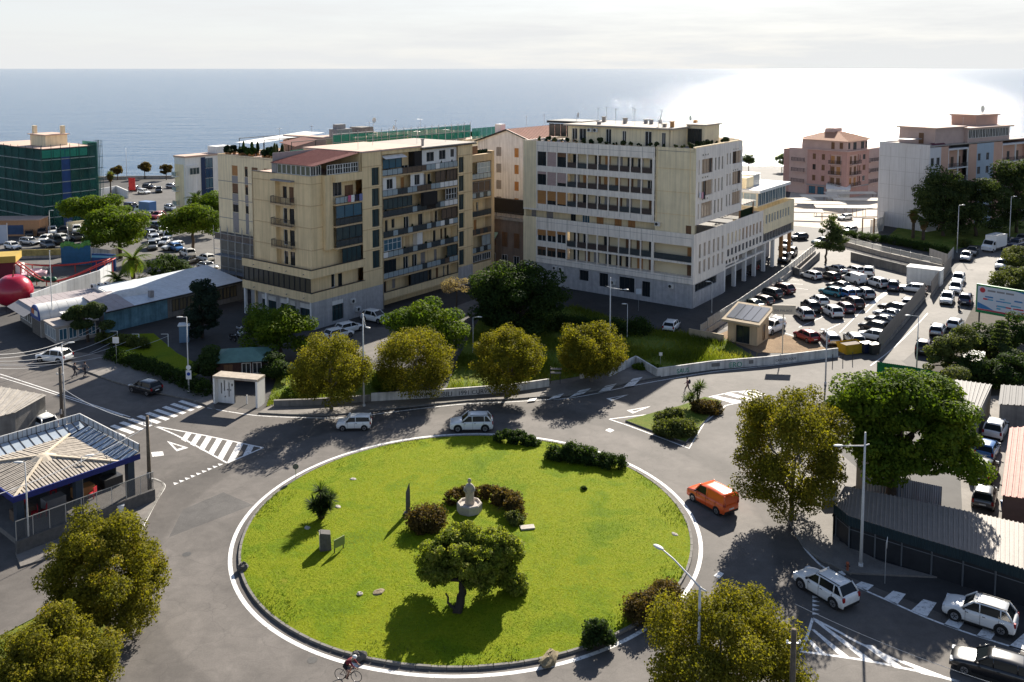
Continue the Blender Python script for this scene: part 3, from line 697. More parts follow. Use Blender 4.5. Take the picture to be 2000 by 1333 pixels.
def building_b():
    loc, rz = gframe(1353, 604.5, 35.5)
    T = thing('apartment_building', 'white panelled apartment block with a grid of loggias and a roof penthouse', 'building', loc, rz)
    rr = random.Random(11); w = MB()
    mats = [WPAN, BEIGEL, STONE, SOFF, ROOF_GREY, IRON, CONCD]
    Fl = Lp(0); ys = [28.1 - 1.93*i for i in range(12)]      # column lines from the far left
    cols = [(ys[i+1]+.16, ys[i]-.0) for i in range(11)]
    # lower block
    ops = []; lg = []
    for i, (a, b) in enumerate(cols):
        if i < 3: ops += [(a, b, 7.3, 9.25), (a, b, 4.85, 6.4)]
        else: ops += [(a, b, 6.95, 9.42), (a, b, 4.65, 6.65)]; lg += [(a, b, 6.95, 9.42), (a, b, 4.65, 6.65)]
    ops += [(.35, 6.6, 6.95, 9.42), (.35, 6.6, 4.65, 6.65)]
    wallgrid(w, Fl, 0, 28.3, 3.7, 11.3, ops, .3); wallgrid(w, Fl, 28.3, 30.9, 3.7, 11.3, [], .3, 1)
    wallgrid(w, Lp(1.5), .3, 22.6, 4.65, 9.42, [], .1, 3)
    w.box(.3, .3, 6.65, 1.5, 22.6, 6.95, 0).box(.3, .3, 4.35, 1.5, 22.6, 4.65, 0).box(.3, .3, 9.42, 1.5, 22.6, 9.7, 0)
    sm = [BROWN, TAN, GREY]
    for i in range(3):
        a, b = cols[i]
        window(T, Fl, a, b, 7.3, 9.25, -.2, GLASS, ALU, 2, shut=[.5,.45,.25][i], shutmat=TAN)
        window(T, Fl, a, b, 4.85, 6.4, -.2, GLASS, BROWN, 2, shut=.35, shutmat=BROWN)
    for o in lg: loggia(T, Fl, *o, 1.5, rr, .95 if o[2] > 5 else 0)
    panel_at('railing_panel', 'bigrail', lambda: MB().box(0,-.02,.05,6.2,.02,.95).mesh('railing_panel', SMOKE), T, Fl, .38, 6.58, 6.95, -.12)
    for z in (6.95, 4.65): door_panel(T, Lp(1.5), .6, 1.7, z, z+2.0, TAN if z > 6 else BROWN, .06)
    # joints between the white panels
    for i, y in enumerate(ys):
        c = MB(); c.box(-.012, y-.1, 9.5, 0.02, y-.06, 11.25); c.box(-.012, y-.1, 22.4, .02, y-.06, 23.9); c.box(-.012, y-.1, 12.75, .02, y-.06, 13.5); c.build('panel_joint', GREY, T)
    for z in (10.6, 23.2, 4.4):
        c = MB(); c.box(-.01, 0.2 if z < 20 else 6.7, z-.02, .01, 28.2, z+.02); c.build('panel_joint', GREY, T)
    # terrace recess
    w.box(0.22, .22, 10.0, 18.6, 30.7, 10.25, 6)
    tops = [(29.4,30.4),(26.0,27.4),(21.6,22.6),(19.0,20.4),(16.4,17.7),(13.1,14.4),(10.7,12.)]
    wallgrid(w, Lp(1.7), 0.4, 30.7, 10.25, 12.7, [(a,b,10.4,12.3) for a,b in tops], .2, 1)
    for i, (a, b) in enumerate(tops):
        if i in (2,): window(T, Lp(1.7), a, b, 10.4, 12.3, -.1, GLASS, IRON, 2)
        elif i == 3: window(T, Lp(1.7), a, b, 10.4, 12.3, -.1, GLASSB, ALU, 3)
        else: door_panel(T, Lp(1.7), a, b, 10.4, 12.3, TAN if i > 3 else GREY, -.08)
    # upper block
    rows = [(19.9,22.25),(16.75,18.95),(13.55,15.8)]
    ops = [(a, b, z0, z1) for (a, b) in cols for z0, z1 in rows]
    wallgrid(w, Fl, 6.6, 28.3, 12.7, 24.0, ops, .3); wallgrid(w, Fl, 28.3, 30.9, 12.7, 24.0, [], .3, 1)
    w.box(0.02, 6.6, 12.4, 1.7, 30.9, 12.7, 0)
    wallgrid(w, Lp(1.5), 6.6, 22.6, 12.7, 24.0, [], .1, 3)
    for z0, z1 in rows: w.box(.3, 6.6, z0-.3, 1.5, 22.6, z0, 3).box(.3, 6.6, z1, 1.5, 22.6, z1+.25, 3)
    shu = {0: [(.0,None),(1.,PINKS),(.3,BROWN)], 1: [(.2,PINKS),(1.,PINKS),(.75,PINKS)], 2: [(1.,TAN),(.7,TAN),(.9,TAN)]}
    for r_, (z0, z1) in enumerate(rows):
        for i, (a, b) in enumerate(cols):
            if i < 3: s_, mt = shu[r_][i]; window(T, Fl, a, b, z0, z1, -.2, GLASS, IRON, 2, shut=s_, shutmat=mt)
            else: loggia(T, Fl, a, b, z0, z1, 1.5, rr, .85)
    # cream corner tower
    wallgrid(w, Lp(.3), 0, 6.6, 10.25, 24.1, [(.6,1.5,10.4,12.5)], .2, 1)
    door_panel(T, Lp(.3), .6, 1.5, 10.4, 12.5, BROWN, -.08)
    for y in (.9, 6.3): c = MB(); c.box(.26, y, 12.7, .3, y+.08, 24.1); c.build('string_course', BEIGE, T)
    for z in (20.9, 17.4, 14.0): c = MB(); c.box(.24, 0, z-.05, .29, 6.55, z+.05); c.build('string_course', BEIGE, T)
    ac_unit(T, (-.05, 6.0, 12.0), -math.pi/2)
    # right side, upper block
    FR = Rp(0); ops = []; tri = []
    for z0, z1 in ((20.1,22.3),(16.7,19.0),(13.4,15.7)):
        ops += [(1.2,1.6,z0,z1)] + [(7.3+1.35*k, 7.85+1.35*k, z0+.1, z1-.1) for k in range(3)] + [(12.0,12.5,z0+.6,z1+.2),(13.2,13.7,z0+.6,z1+.2)]
        tri += [(2.4,6.5,z0,z1),(14.4,18.1,z0+.5,z1+.3)]
    holes = [(a+.9*k, a+.9*k+.45, z, z+.3) for z in (22.8,19.4,16.1) for a in (2.6,14.6) for k in range(3)]
    wallgrid(w, FR, .3, 18.6, 12.9, 24.2, ops + tri + holes, .3)
    for o in ops: window(T, FR, *o, -.2, GLASS, TANP if rr.random() < .4 else IRON, 1)
    for o in holes: window(T, FR, *o, -.22, GLASS, IRON, 1)
    for o in tri:
        n = 4
        for k in range(n):
            a = o[0] + (o[1]-o[0])*k/n; b = o[0] + (o[1]-o[0])*(k+1)/n
            if rr.random() < .3: window(T, FR, a+.03, b-.03, o[2], o[3], -.2, GLASS, BROWN, 1)
            else:
                door_panel(T, FR, a+.06, b-.06, o[2], o[3], TANP, -.2)
    w.box(.32, .02, 12.6, 18.6, 1.5, 12.9, 0).box(18.3, .02, 12.9, 18.6, 28, 24.2, 0)
    for k, (a, c) in enumerate(((1.3,(.65,.65,.68)),(2.1,(.6,.3,.35)),(2.8,(.03,.03,.04)))):
        b = MB(); b.box(a, -.2, 16.6-.15*k, a+.6, -.14, 17.4); b.build('hanging_laundry', M('wash%d' % k, c, .9, .2, 4), T)
    # right side, lower block
    ops = [(1.9+1.75*k, 2.6+1.75*k, 7.35, 9.5) for k in range(6)] + [(1.9+1.75*k, 2.6+1.75*k, 4.95, 6.9) for k in range(6)]
    o2 = [(12.9+1.6*k, 13.7+1.6*k, 7.5, 9.5) for k in range(10)] + [(12.9+1.6*k, 13.9+1.6*k, 5.75, 6.9) for k in range(10)]
    wallgrid(w, FR, 0, 12.2, 3.7, 11.3, ops, .35); wallgrid(w, FR, 12.2, 29.0, 5.5, 11.3, o2, .35)
    w.box(12.2, .02, 5.2, 45.3, 12, 5.5, 0)
    for i, o in enumerate(ops): window(T, FR, *o, -.25, GLASS, TANP, 2)
    for i, o in enumerate(o2):
        if i < 10:
            if i < 4: door_panel(T, FR, *o, BEIGEL, -.2)
            else: window(T, FR, *o, -.25, GLASS, TAN, 2, shut=.6, shutmat=TAN)
        else:
            key = ('louvre', 1)
            panel_at('louvre', key, lambda: MB().box(0,0,0,1.0,.04,1.15).box(.1,-.3,.0,.16,0,1.15).box(.7,-.3,.0,.76,0,1.15).mesh('louvre', VENT), T, FR, o[0], o[1], o[2], -.3)
    c = MB()
    wallgrid(c, Rp(.1), 12.2, 18.2, 4.3, 5.5, [(12.6+1.4*k, 13.4+1.4*k, 4.55, 5.2) for k in range(4)], .2); c.build('vent_panel', WPAN, T)
    for k in range(4): window(T, Rp(.1), 12.6+1.4*k, 13.4+1.4*k, 4.55, 5.2, -.15, GLASS, IRON, 2)
    # cream extension
    o3 = [(30.2+1.45*k, 31.1+1.45*k, 8.6, 10.2) for k in range(9)]
    wallgrid(w, FR, 29.2, 45.3, 7.0, 11.4, o3, .25, 1)
    for o in o3: window(T, FR, *o, -.15, GLASSB, WALLW, 1)
    for k in range(11): c = MB(); c.box(29.3+1.45*k, .05, 5.5, 29.45+1.45*k, .35, 7.0); c.build('facade_fin', VENT, T)
    w.box(29.2, .36, 5.5, 45.3, .5, 7.0, 6).box(45.1, .02, 5.5, 45.3, 12, 11.4, 1)
    # ground floor
    wallgrid(w, Rp(.15), .2, 12.2, 0, 3.7, [(1.0,9.2,2.3,3.5)], .3, 2); window(T, Rp(.15), 1.0, 9.2, 2.3, 3.5, -.2, GLASS, IRON, 7)
    gw = [(18.2,19.9,1.7,3.4),(14.6,16.2,1.2,3.4),(9.9,12.6,1.0,3.3),(7.2,8.6,.7,3.1)]
    wallgrid(w, Lp(.15), .15, 30.7, .0, 3.7, gw, .3, 2)
    for o in gw: window(T, Lp(.15), *o, -.2, GLASS, IRON, 3)
    for y, z in ((13.6, 2.2), (3.6, 3.0), (24.5, 3.1), (23.3, 3.1)): ac_unit(T, (-.05, y, z-.3), -math.pi/2)
    w.box(.2, .2, 3.7, 30, 30.7, 4.0, 0)
    w.box(12.3, 4.5, 0, 45, 4.8, 5.2, 2)
    for k in range(8):
        c = MB(); c.box(12.6+4.55*k, .3, 0, 13.1+4.55*k, .9, 5.2); c.build('column', TAN if k > 5 else WALLW, T)
    # roof and penthouse
    w.box(.3, .3, 23.5, 18.5, 30.7, 23.6, 4)
    w.box(0.3, .25, 23.6, 18.6, .5, 24.3, 1).box(30-29.7, 30.6, 23.6, 18.5, 30.85, 24.0, 0).box(18.3, .5, 24.2, 18.58, 30.6, 24.5, 0)
    w.box(18.6, .25, 10.9, 29.0, 15, 11.0, 6).box(0.22, 30.6, 0, 18.6, 30.89, 12.7, 1).box(.25, 30.55, 12.7, 18.6, 30.85, 23.5, 1)
    po = [(22.6,23.6,23.7,26.1),(20.9,22.2,23.7,26.1),(16.2,17.2,23.7,26.2),(13.5,14.2,23.7,26.0),(9.0,10.2,23.7,26.1),(6.6,7.3,23.7,26.0)]
    wallgrid(w, Lp(3.6), 5.8, 24.4, 23.6, 26.5, po, .15, 1)
    for o in po: window(T, Lp(3.6), *o, -.1, GLASS, ALU, 2)
    w.box(3.6, 5.8, 23.6, 15.5, 6.0, 26.5, 1).box(3.65, 24.2, 23.6, 15.5, 24.4, 26.5, 1).box(3.0, 5.2, 26.5, 16.2, 25.0, 26.75, 4).box(9.5, 2.8, 23.6, 15.4, 5.8, 26.9, 1).box(9.2,2.4,26.9,15.9,5.75,27.1,4)
    window(T, Lp(9.5), 3.2, 5.6, 24.0, 26.4, .06, GLASS, IRON, 4)
    for y in (19.0, 20.1): ac_unit(T, (3.4, y, 25.6), -math.pi/2)
    w.box(8.0, 24.4, 26.5, 14, 31.5, 26.9, 5)
    for k in range(5): window(T, Lp(8.2), 25.2+k*1.2, 26.3+k*1.2, 24.2, 26.4, 0, GLASS, IRON, 1)
    w.build('wall', mats, T)
    for k in range(10):
        x, y = rr.uniform(4.5, 15), rr.uniform(6, 24); c = MB(); h = rr.uniform(.4, .9)
        c.box(-.25,-.25,0,.25,.25,h).box(-.35,-.35,h,.35,.35,h+.1); c.build('chimney', rr.choice([TAN, CONC, GREY]), T, loc=(x, y, 26.75))
    for k in range(6): antenna(T, (rr.uniform(5,15), rr.uniform(6,24), 26.75), 2.6, k)
    dish(T, (6, 9, 26.75), .5, .6); dish(T, (9, 26, 26.8), .2, .5); dish(T, (13,7,26.75), .9, .45)
    # roof terrace plants along the parapet
    for k in range(34):
        if k < 20: x, y = rr.uniform(.8, 2.2), 1.2 + k*1.45
        else: x, y = rr.uniform(1.2, 17.5), rr.uniform(.9, 2.2)
        c = MB(); c.lathe([(.2,0),(.28,.35),(0,.35)], 8); s_ = rr.uniform(.25, .7)
        for j in range(5): c.blob((rr.uniform(-.3,.3), rr.uniform(-.3,.3), .4+s_*rr.random()), s_*.5, s_*.5, s_*.5, 6, 4, 1, .3)
        c.build('potted_plant', [TAN, LEAFY if k % 3 else LEAFD], T, True, (x, y, 23.6))
    # pergola and glass room on the lower terrace
    c = MB()
    for x in (20, 26): 
        for y in (.8, 4.5): c.box(x-.08,y-.08,11,x+.08,y+.08,13.2)
    c.box(20,.7,13.1,26,.9,13.3).box(20,4.4,13.1,26,4.6,13.3); pg = c.build('pergola', BROWN, T)
    for k in range(6): MB().box(20.2+k*1.1,.3,13.3,20.4+k*1.1,5,13.4).build('pergola_beam', WALLW, pg)
    MB().box(20,.9,11,26,1.0,12.2).build('hedge_screen', LEAFD, T)
    window(T, Lp(1.2), .4, 5.4, 10.3, 12.4, .1, SMOKE, IRON, 4)
    wg = MB(); wg.box(30.2, 1.6, 11.4, 45.0, 9.5, 14.0, 0).box(29.8, 1.0, 14.0, 46, 10.5, 14.5, 1); wg.build('annex_wall', [BEIGEL, WALLW], T)
    for k in range(8): window(T, Rp(1.6), 30.4+k*1.8, 32.1+k*1.8, 11.6, 13.9, .05, GLASSB, ALU, 2)
    for k in range(3): window(T, Lp(30.2), 1.8+k*2.4, 4.1+k*2.4, 11.6, 13.9, .05, FROST, ALU, 2)
    hv = MB(); hv.box(35,4.5,14.5,39,7.5,16.6)
    for k in range(6): hv.box(34.9, 4.4, 14.7+k*.33, 39.1, 7.6, 14.8+k*.33)
    hv.build('roof_plant', STEEL, T); MB().box(31,4,14.5,34.5,9,16.4).build('roof_hut', BEIGEL, T)
    return T
# ------------------------------------------------------------------ the other buildings
NET = M('green_debris_net', (.03,.25,.18), .8, .3, 3, alpha=.72)
TEAL = M('teal_scaffold_net', (.010,.085,.075), .7, .6, .35, alpha=.62)
TEALB = M('blue_tarpaulin', (.012,.05,.17), .6, .3, .8)
def simple_windows(T, Fn, cells, rr, mats=None, sh=.5, mull=2, glass=None):
    for o in cells:
        if mats and rr.random() < sh: door_panel(T, Fn, *o, rr.choice(mats), -.1)
        else: window(T, Fn, *o, -.15, glass or GLASS, rr.choice([ALU, BROWN, GREY]), mull)
def building_c():
    loc, rz = gframe(432, 555, 36.5)
    T = thing('apartment_building', 'pale cream block with a planted roof terrace behind the cream balcony block', 'building', loc, rz)
    rr = random.Random(5); w = MB(); F_ = Lp(0)
    cols = [(-5.2,-3.7),(-7.8,-7.0),(-10.3,-8.8),(-13.2,-11.8)]
    ops = [(a, b, z, z+1.65) for z in (18.55, 15.6, 12.55) for a, b in cols]
    wallgrid(w, F_, -14.5, 0, 9.0, 21.9, ops, .2, 0)
    for i, o in enumerate(ops):
        window(T, F_, *o, -.12, GLASS, IRON, 2 if o[1]-o[0] > 1 else 1, shut=1. if i == 0 else (.9 if i == 4 else .25), shutmat=TAN if i == 0 else (BROWN if i < 8 else GREY))
    for a, b in cols:
        for z0, z1 in ((9.2,12.5),(14.25,15.55),(17.3,18.5)): MB().box(-.02,a,z0,.015,b,z1).build('grey_strip', GREY, T)
    for z in (17.5, 14.55, 11.4): c = MB(); c.box(-.04,-14.5,z-.05,.0,0,z+.05); c.build('string_course', GREY, T)
    w.box(0.01,-14.5,0,58,-14.2,21.9,0).box(.01,-.3,0,58,0,21.9,0).box(57.7,-14.2,0,58,-.3,21.9,0).box(.02,-14.3,0,.3,-.3,9,1).box(.0,-14.4,21.6,58,-.05,21.7,2)
    w.box(12,-13,21.7,14,-2,24.4,2).box(20,-12,21.7,32,-3,23.6,0).box(19.5,-12.5,23.6,32.5,-2.5,23.8,2).box(24,-9,23.8,27,-6,25.3,1).box(34,-12,21.7,50,-4,23.2,0).box(33.6,-12.4,23.2,50.4,-3.6,23.4,2)
    w.build('wall', [BEIGEL, CONCD, ROOF_PINK], T)
    # roof garden
    for k in range(30):
        s_ = rr.uniform(.4, 1.0); x = rr.uniform(.7, 3.2); y = rr.uniform(-14, -.6); c = MB(); c.lathe([(.25,0),(.35,.45),(0,.45)],8)
        if rr.random() < .2: c.blob((0,0,1.2),.3,.3,1.1,7,6,1,.2)
        else:
            for j in range(6): c.blob((rr.uniform(-.4,.4),rr.uniform(-.4,.4),.5+s_*rr.random()),s_*.5,s_*.5,s_*.45,6,4,1,.35)
        c.build('potted_shrub', [TAN, rr.choice([LEAFY, LEAFD, LEAFG])], T, True, (x, y, 21.7))
    c = MB()   # steel pergola frame
    for x in (4, 9, 14):
        for y in (-13.8, -7, -.5): c.tube([(x,y,21.7),(x,y,24.2)],.06,5)
    for y in (-13.8, -7, -.5): c.tube([(4,y,24.2),(14,y,24.2)],.06,5)
    c.build('pergola', IRON, T)
    b = MB(); b.add([(5,-13.5,23.4),(10,-13.5,24.2),(10,-9.5,24.5),(5,-9.5,23.9)],[(0,1,2,3)]); b.add([(5,-13.5,23.35),(10,-13.5,24.15),(10,-9.5,24.45),(5,-9.5,23.85)],[(3,2,1,0)]); b.build('red_canopy', M('maroon_canvas',(.16,.06,.045),.8,.2,2), T)
    c = MB(); c.add([(3,-.6,23.6),(18,-.6,24.6),(18,-6,24.6),(3,-6,23.6)],[(0,1,2,3)]); c.build('canopy', WALLW, T)
    # green netting on scaffold poles along the roof edge
    for k in range(3):
        MB().box(3.0+k*2.9,-14.62,21.5,5.8+k*2.9,-14.58,23.0).build('safety_net', NET, T)
    for k in range(14):
        MB().box(12+k*2.6,-14.62,22.3,14.5+k*2.6,-14.58,24.8).build('safety_net', NET, T)
    sc = MB()
    for k in range(20): sc.tube([(11.9+k*1.9,-14.75,20),(11.9+k*1.9,-14.75,25.4)],.045,5)
    for z in (22.2, 23.6, 25.0): sc.tube([(11.9,-14.75,z),(48,-14.75,z)],.04,5)
    sc.build('scaffold_frame', STEEL, T)
    for k in range(5): MB().box(49+k*1.6,-14.4,21.8,50.5+k*1.6,-14.36,24.0).build('safety_net', NET, T)
    for k in range(12):
        c = MB(); c.blob((0,0,.4),.7,.5,.5,7,5,0,.35); c.build('roof_bush', LEAFG if k % 2 else LEAFY, T, True, (34+k*1.6,-13.6,22.4))
    MB().box(14.5,-13,21.7,18,-11,25.6).box(15.,-12.4,25.6,17.,-11.4,26.4,).build('water_tank', GREY, T)
    for k in range(6): antenna(T, (8+k*7, -6, 23.6), 2.4, k)
    dish(T, (28,-8,25.3)); dish(T, (31,-10,23.8), .4)
    # scaffold with walkways at the near end below
    S2 = thing('scaffold', 'grey steel scaffold with walkways at the foot of the pale block', 'scaffold', loc, rz)
    for lv in range(3):
        z = 2.6 + lv*2.7
        b = MB(); b.box(-1.6,-12,z,-.3,-.6,z+.12); b.build('walkway', M('scaffold_board',(.22,.24,.27),.7,.2,2), S2)
        for k in range(5): MB().box(-1.62,-12+k*2.25,z+.15,-1.58,-12+k*2.25+2.1,z+1.1).build('guard_panel', M('guard_mesh',(.12,.10,.09),.7,.3,2), S2) if lv == 2 else None
    b = MB()
    for k in range(7):
        for x in (-1.6, -.35): b.tube([(x,-12+k*1.9,0),(x,-12+k*1.9,10.2)],.05,5)
    for z in (3.7, 6.4, 9.1): b.tube([(-1.6,-12,z),(-1.6,-.6,z)],.04,5)
    b.build('scaffold_pole', STEEL, S2)
def building_teal():
    p = G(92, 452); rz = R(90-36.5)
    T = thing('scaffolded_building', 'building wrapped in teal scaffold netting by the sea', 'building', (p.x, p.y, 0), rz)
    w = MB(); H_ = 18.2
    # near corner sticks out; left part recedes behind
    w.box(0.4,.4,0,10.6,14,H_,0).box(.6,14,0,10,26,H_,0)
    w.box(-.6,-.6,H_,11.2,15,H_+.15,1).box(-.2,15,H_,11,27,H_+.15,1)
    w.box(3,5,H_+.15,8,12,H_+2.6,2).box(2.6,4.6,H_+2.6,8.4,12.4,H_+2.8,1).box(3.4,11,H_+2.8,4.2,11.8,H_+4.6,2).box(7,5.4,H_+2.8,7.8,6.2,H_+4.6,2)
    w.build('wall', [M('netted_wall',(.10,.12,.12),.8,.4,.5), ROOF_PINK, BEIGEL], T)
    rr = random.Random(9)
    for k in range(7):
        z = .4 + k*2.56
        b = MB(); b.box(-1.12,-1.12,z,11,-.1,z+.16).box(-1.12,-.1,z,-.1,26,z+.16); b.build('scaffold_deck', M('deck_grey',(.30,.33,.32),.7,.2,1), T)
    for k in range(6):   # netting strips on the right and left faces
        x0 = -.95 + k*2.1
        MB().box(x0,-1.0,0,x0+2.05,-.95,H_-.1 if k < 5 else H_+.8).build('safety_net', TEALB if k in (2,) else TEAL, T)
    for k in range(13):
        y0 = -.95 + k*2.1
        MB().box(-1.0,y0,0,-.95,y0+2.05,H_-.1).build('safety_net', TEAL, T)
    for k in range(4): MB().box(-.98+k*2.6,-1.08,H_-1.9,1.5+k*2.6,-1.02,H_-.2).build('green_net', NET, T)
    for k in range(3): MB().box(11.65,-.9+k*2.1,0,11.7,1.1+k*2.1,H_+.9).build('green_net', NET, T)
    b = MB()
    for k in range(6): b.tube([(-1.+k*2.1,-1.12,0),(-1.+k*2.1,-1.12,H_+1)],.06,5)
    for k in range(8): b.tube([(-1.12,-1.+k*3.4,0),(-1.12,-1.+k*3.4,H_+.6)],.06,5)
    for k in range(4):
        for y in (0,1.5): b.tube([(11.9+k*.35,-.9+y,0),(11.9+k*.35,-.9+y,H_+1.3)],.05,5)
    for z in range(8):
        b.tube([(11.7,-.9,.6+z*2.5),(13,-.9,.6+z*2.5)],.05,5)
    b.build('scaffold_pole', M('dark_teal_pole',(.03,.08,.075),.6,.1,2), T)
    for k in range(9):
        x = rr.uniform(0,8); z = .6+2.56*rr.randint(1,6); MB().box(x,-.6,z+.3,x+rr.uniform(1,3),-.5,z+2).build('window_panel', rr.choice([FROST,TAN,WALLW]), T)
def building_e():
    p = G(365, 436); rz = R(90-36.5)
    T = thing('apartment_building', 'slim pale building with a blue glass stair strip near the shore', 'building', (p.x, p.y, 0), rz)
    w = MB(); w.box(0,0,0,14,4.2,15.2,0).box(-.15,-.15,15.2,14.2,4.4,15.6,2).box(9,.5,15.6,13.5,4,17.2,0).box(-.02,.6,0,-.003,4.2,13.6,1)
    w.tube([(1.7,.7,0),(1.7,.7,13.4)],1.7,24); w.build('wall', [WALLW, BEIGEL, ROOF_PINK], T)
    DB = M('deep_blue_glass',(.01,.05,.12),.1,0,spec=.6); BF = M('blue_frame',(.01,.03,.09),.5,0)
    for k in range(6): window(T, Rp(0), 5.4, 7.4, .4+k*2.4, 2.7+k*2.4, .05, GLASSB if k % 2 else DB, BF, 2)
    MB().box(4.2,-.12,.4,5.3,-.02,15.).build('blue_panel', BF, T)
    window(T, Rp(-1.0), .4, 3.0, 11.3, 12.9, .15, DWIN, ALU, 3)
    for z in (4., 7.4, 10.8): balcony(T, Lp(0), 2.6, 4.2, z, .9, 1., 2, FROST, WALLW)
def building_f():
    p = G(958, 505); rz = R(90-36.5)
    T = thing('apartment_building', 'white gabled building with brown shutters squeezed between the two large blocks', 'building', (p.x, p.y, 0), rz)
    w = MB(); H_ = 22.2; Fl = Lp(0)
    y0, y1 = -11.0, 3.0
    cols = [(-2.6,-1.4),(-6.6,-5.6)]; ops = [(a,b,z,z+1.7) for z in (19.6,16.5,13.4,10.3) for a,b in cols]
    wallgrid(w, Fl, y0, y1, 0, H_, ops, .15)
    for i, o in enumerate(ops): door_panel(T, Fl, *o, TAN if i % 2 else GREY, -.06)
    w.box(.01,y0,0,26,y0+.3,H_,0).box(.01,y1-.3,0,26,y1,H_,0).box(25.7,y0,0,26,y1,H_,0)
    ym = (y0+y1)/2
    w.add([(0,y0,H_),(0,y1,H_),(0,ym,H_+2.3)],[(0,2,1)],0); w.add([(26,y0,H_),(26,y1,H_),(26,ym,H_+2.3)],[(0,1,2)],0)
    w.build('wall', [M('old_white_render',(.70,.71,.73),.85,.12,.6,streak=.22), CONCD], T)
    r = MB(); r.add([(-.4,y0-.4,H_),(26.4,y0-.4,H_),(26.4,ym,H_+2.5),(-.4,ym,H_+2.5)],[(0,1,2,3)]); r.add([(-.4,ym,H_+2.5),(26.4,ym,H_+2.5),(26.4,y1+.4,H_),(-.4,y1+.4,H_)],[(0,1,2,3)])
    for k in range(32):
        x = -.3+k*.85; r.bar((x,y0-.4,H_+.05),(x,ym,H_+2.55),.12,.1); r.bar((x,ym,H_+2.55),(x,y1+.4,H_+.05),.12,.1)
    r.build('roof', M('terracotta_roof',(.36,.15,.10),.8,.25,2,.4,8), T)
    c = MB()
    for a,b in (((-.45,y0-.45,H_-.05),(-.45,ym,H_+2.45)),((-.45,ym,H_+2.45),(-.45,y1+.45,H_-.05))): c.bar(a,b,.1,.25)
    c.build('gable_trim', IRON, T)
    MB().box(2,y1-4,H_+.5,3.4,y1-2.6,H_+3.2).build('chimney', WALLW, T); dish(T,(3,y1-2,H_+1.2),.3); antenna(T,(6,ym,H_+2.4),2.4); antenna(T,(12,ym,H_+2.4),2.4,1)
    q = G(962, 522)
    T2 = thing('low_building', 'low brown building with a roof terrace and awning between the two blocks', 'building', (q.x, q.y, 0), rz)
    w = MB(); w.box(-2,-9,0,2.5,4,9.4,0).box(-2.3,-9.2,9.4,2.6,4.2,9.8,1).box(1.5,-7,9.8,2.4,2,12.4,2); w.build('wall', [M('brown_render',(.22,.17,.135),.85,.2,.6,streak=.2), CONC, AWN_D], T2)
    for k in range(4): door_panel(T2, Lp(-2), -7.5+k*2.6, -6.3+k*2.6, 4.6, 7.2, BROWN, .06); window(T2, Lp(-2), -7.5+k*2.6, -6.3+k*2.6, .8, 3.2, .05)
    b = MB(); b.add([(-2.2,-3,7.0),(-2.2,.5,7.0),(-3.8,.5,5.4),(-3.8,-3,5.4)],[(0,1,2,3)]); b.build('awning', M('mint_awning',(.25,.42,.38),.8,.1,2), T2)
    balcony(T2, Lp(-2.3), -9, 4, 9.82, .2, 1.0, 12, SMOKE, IRON, d0=-.3, fill='bars', slab=.02, side=False)
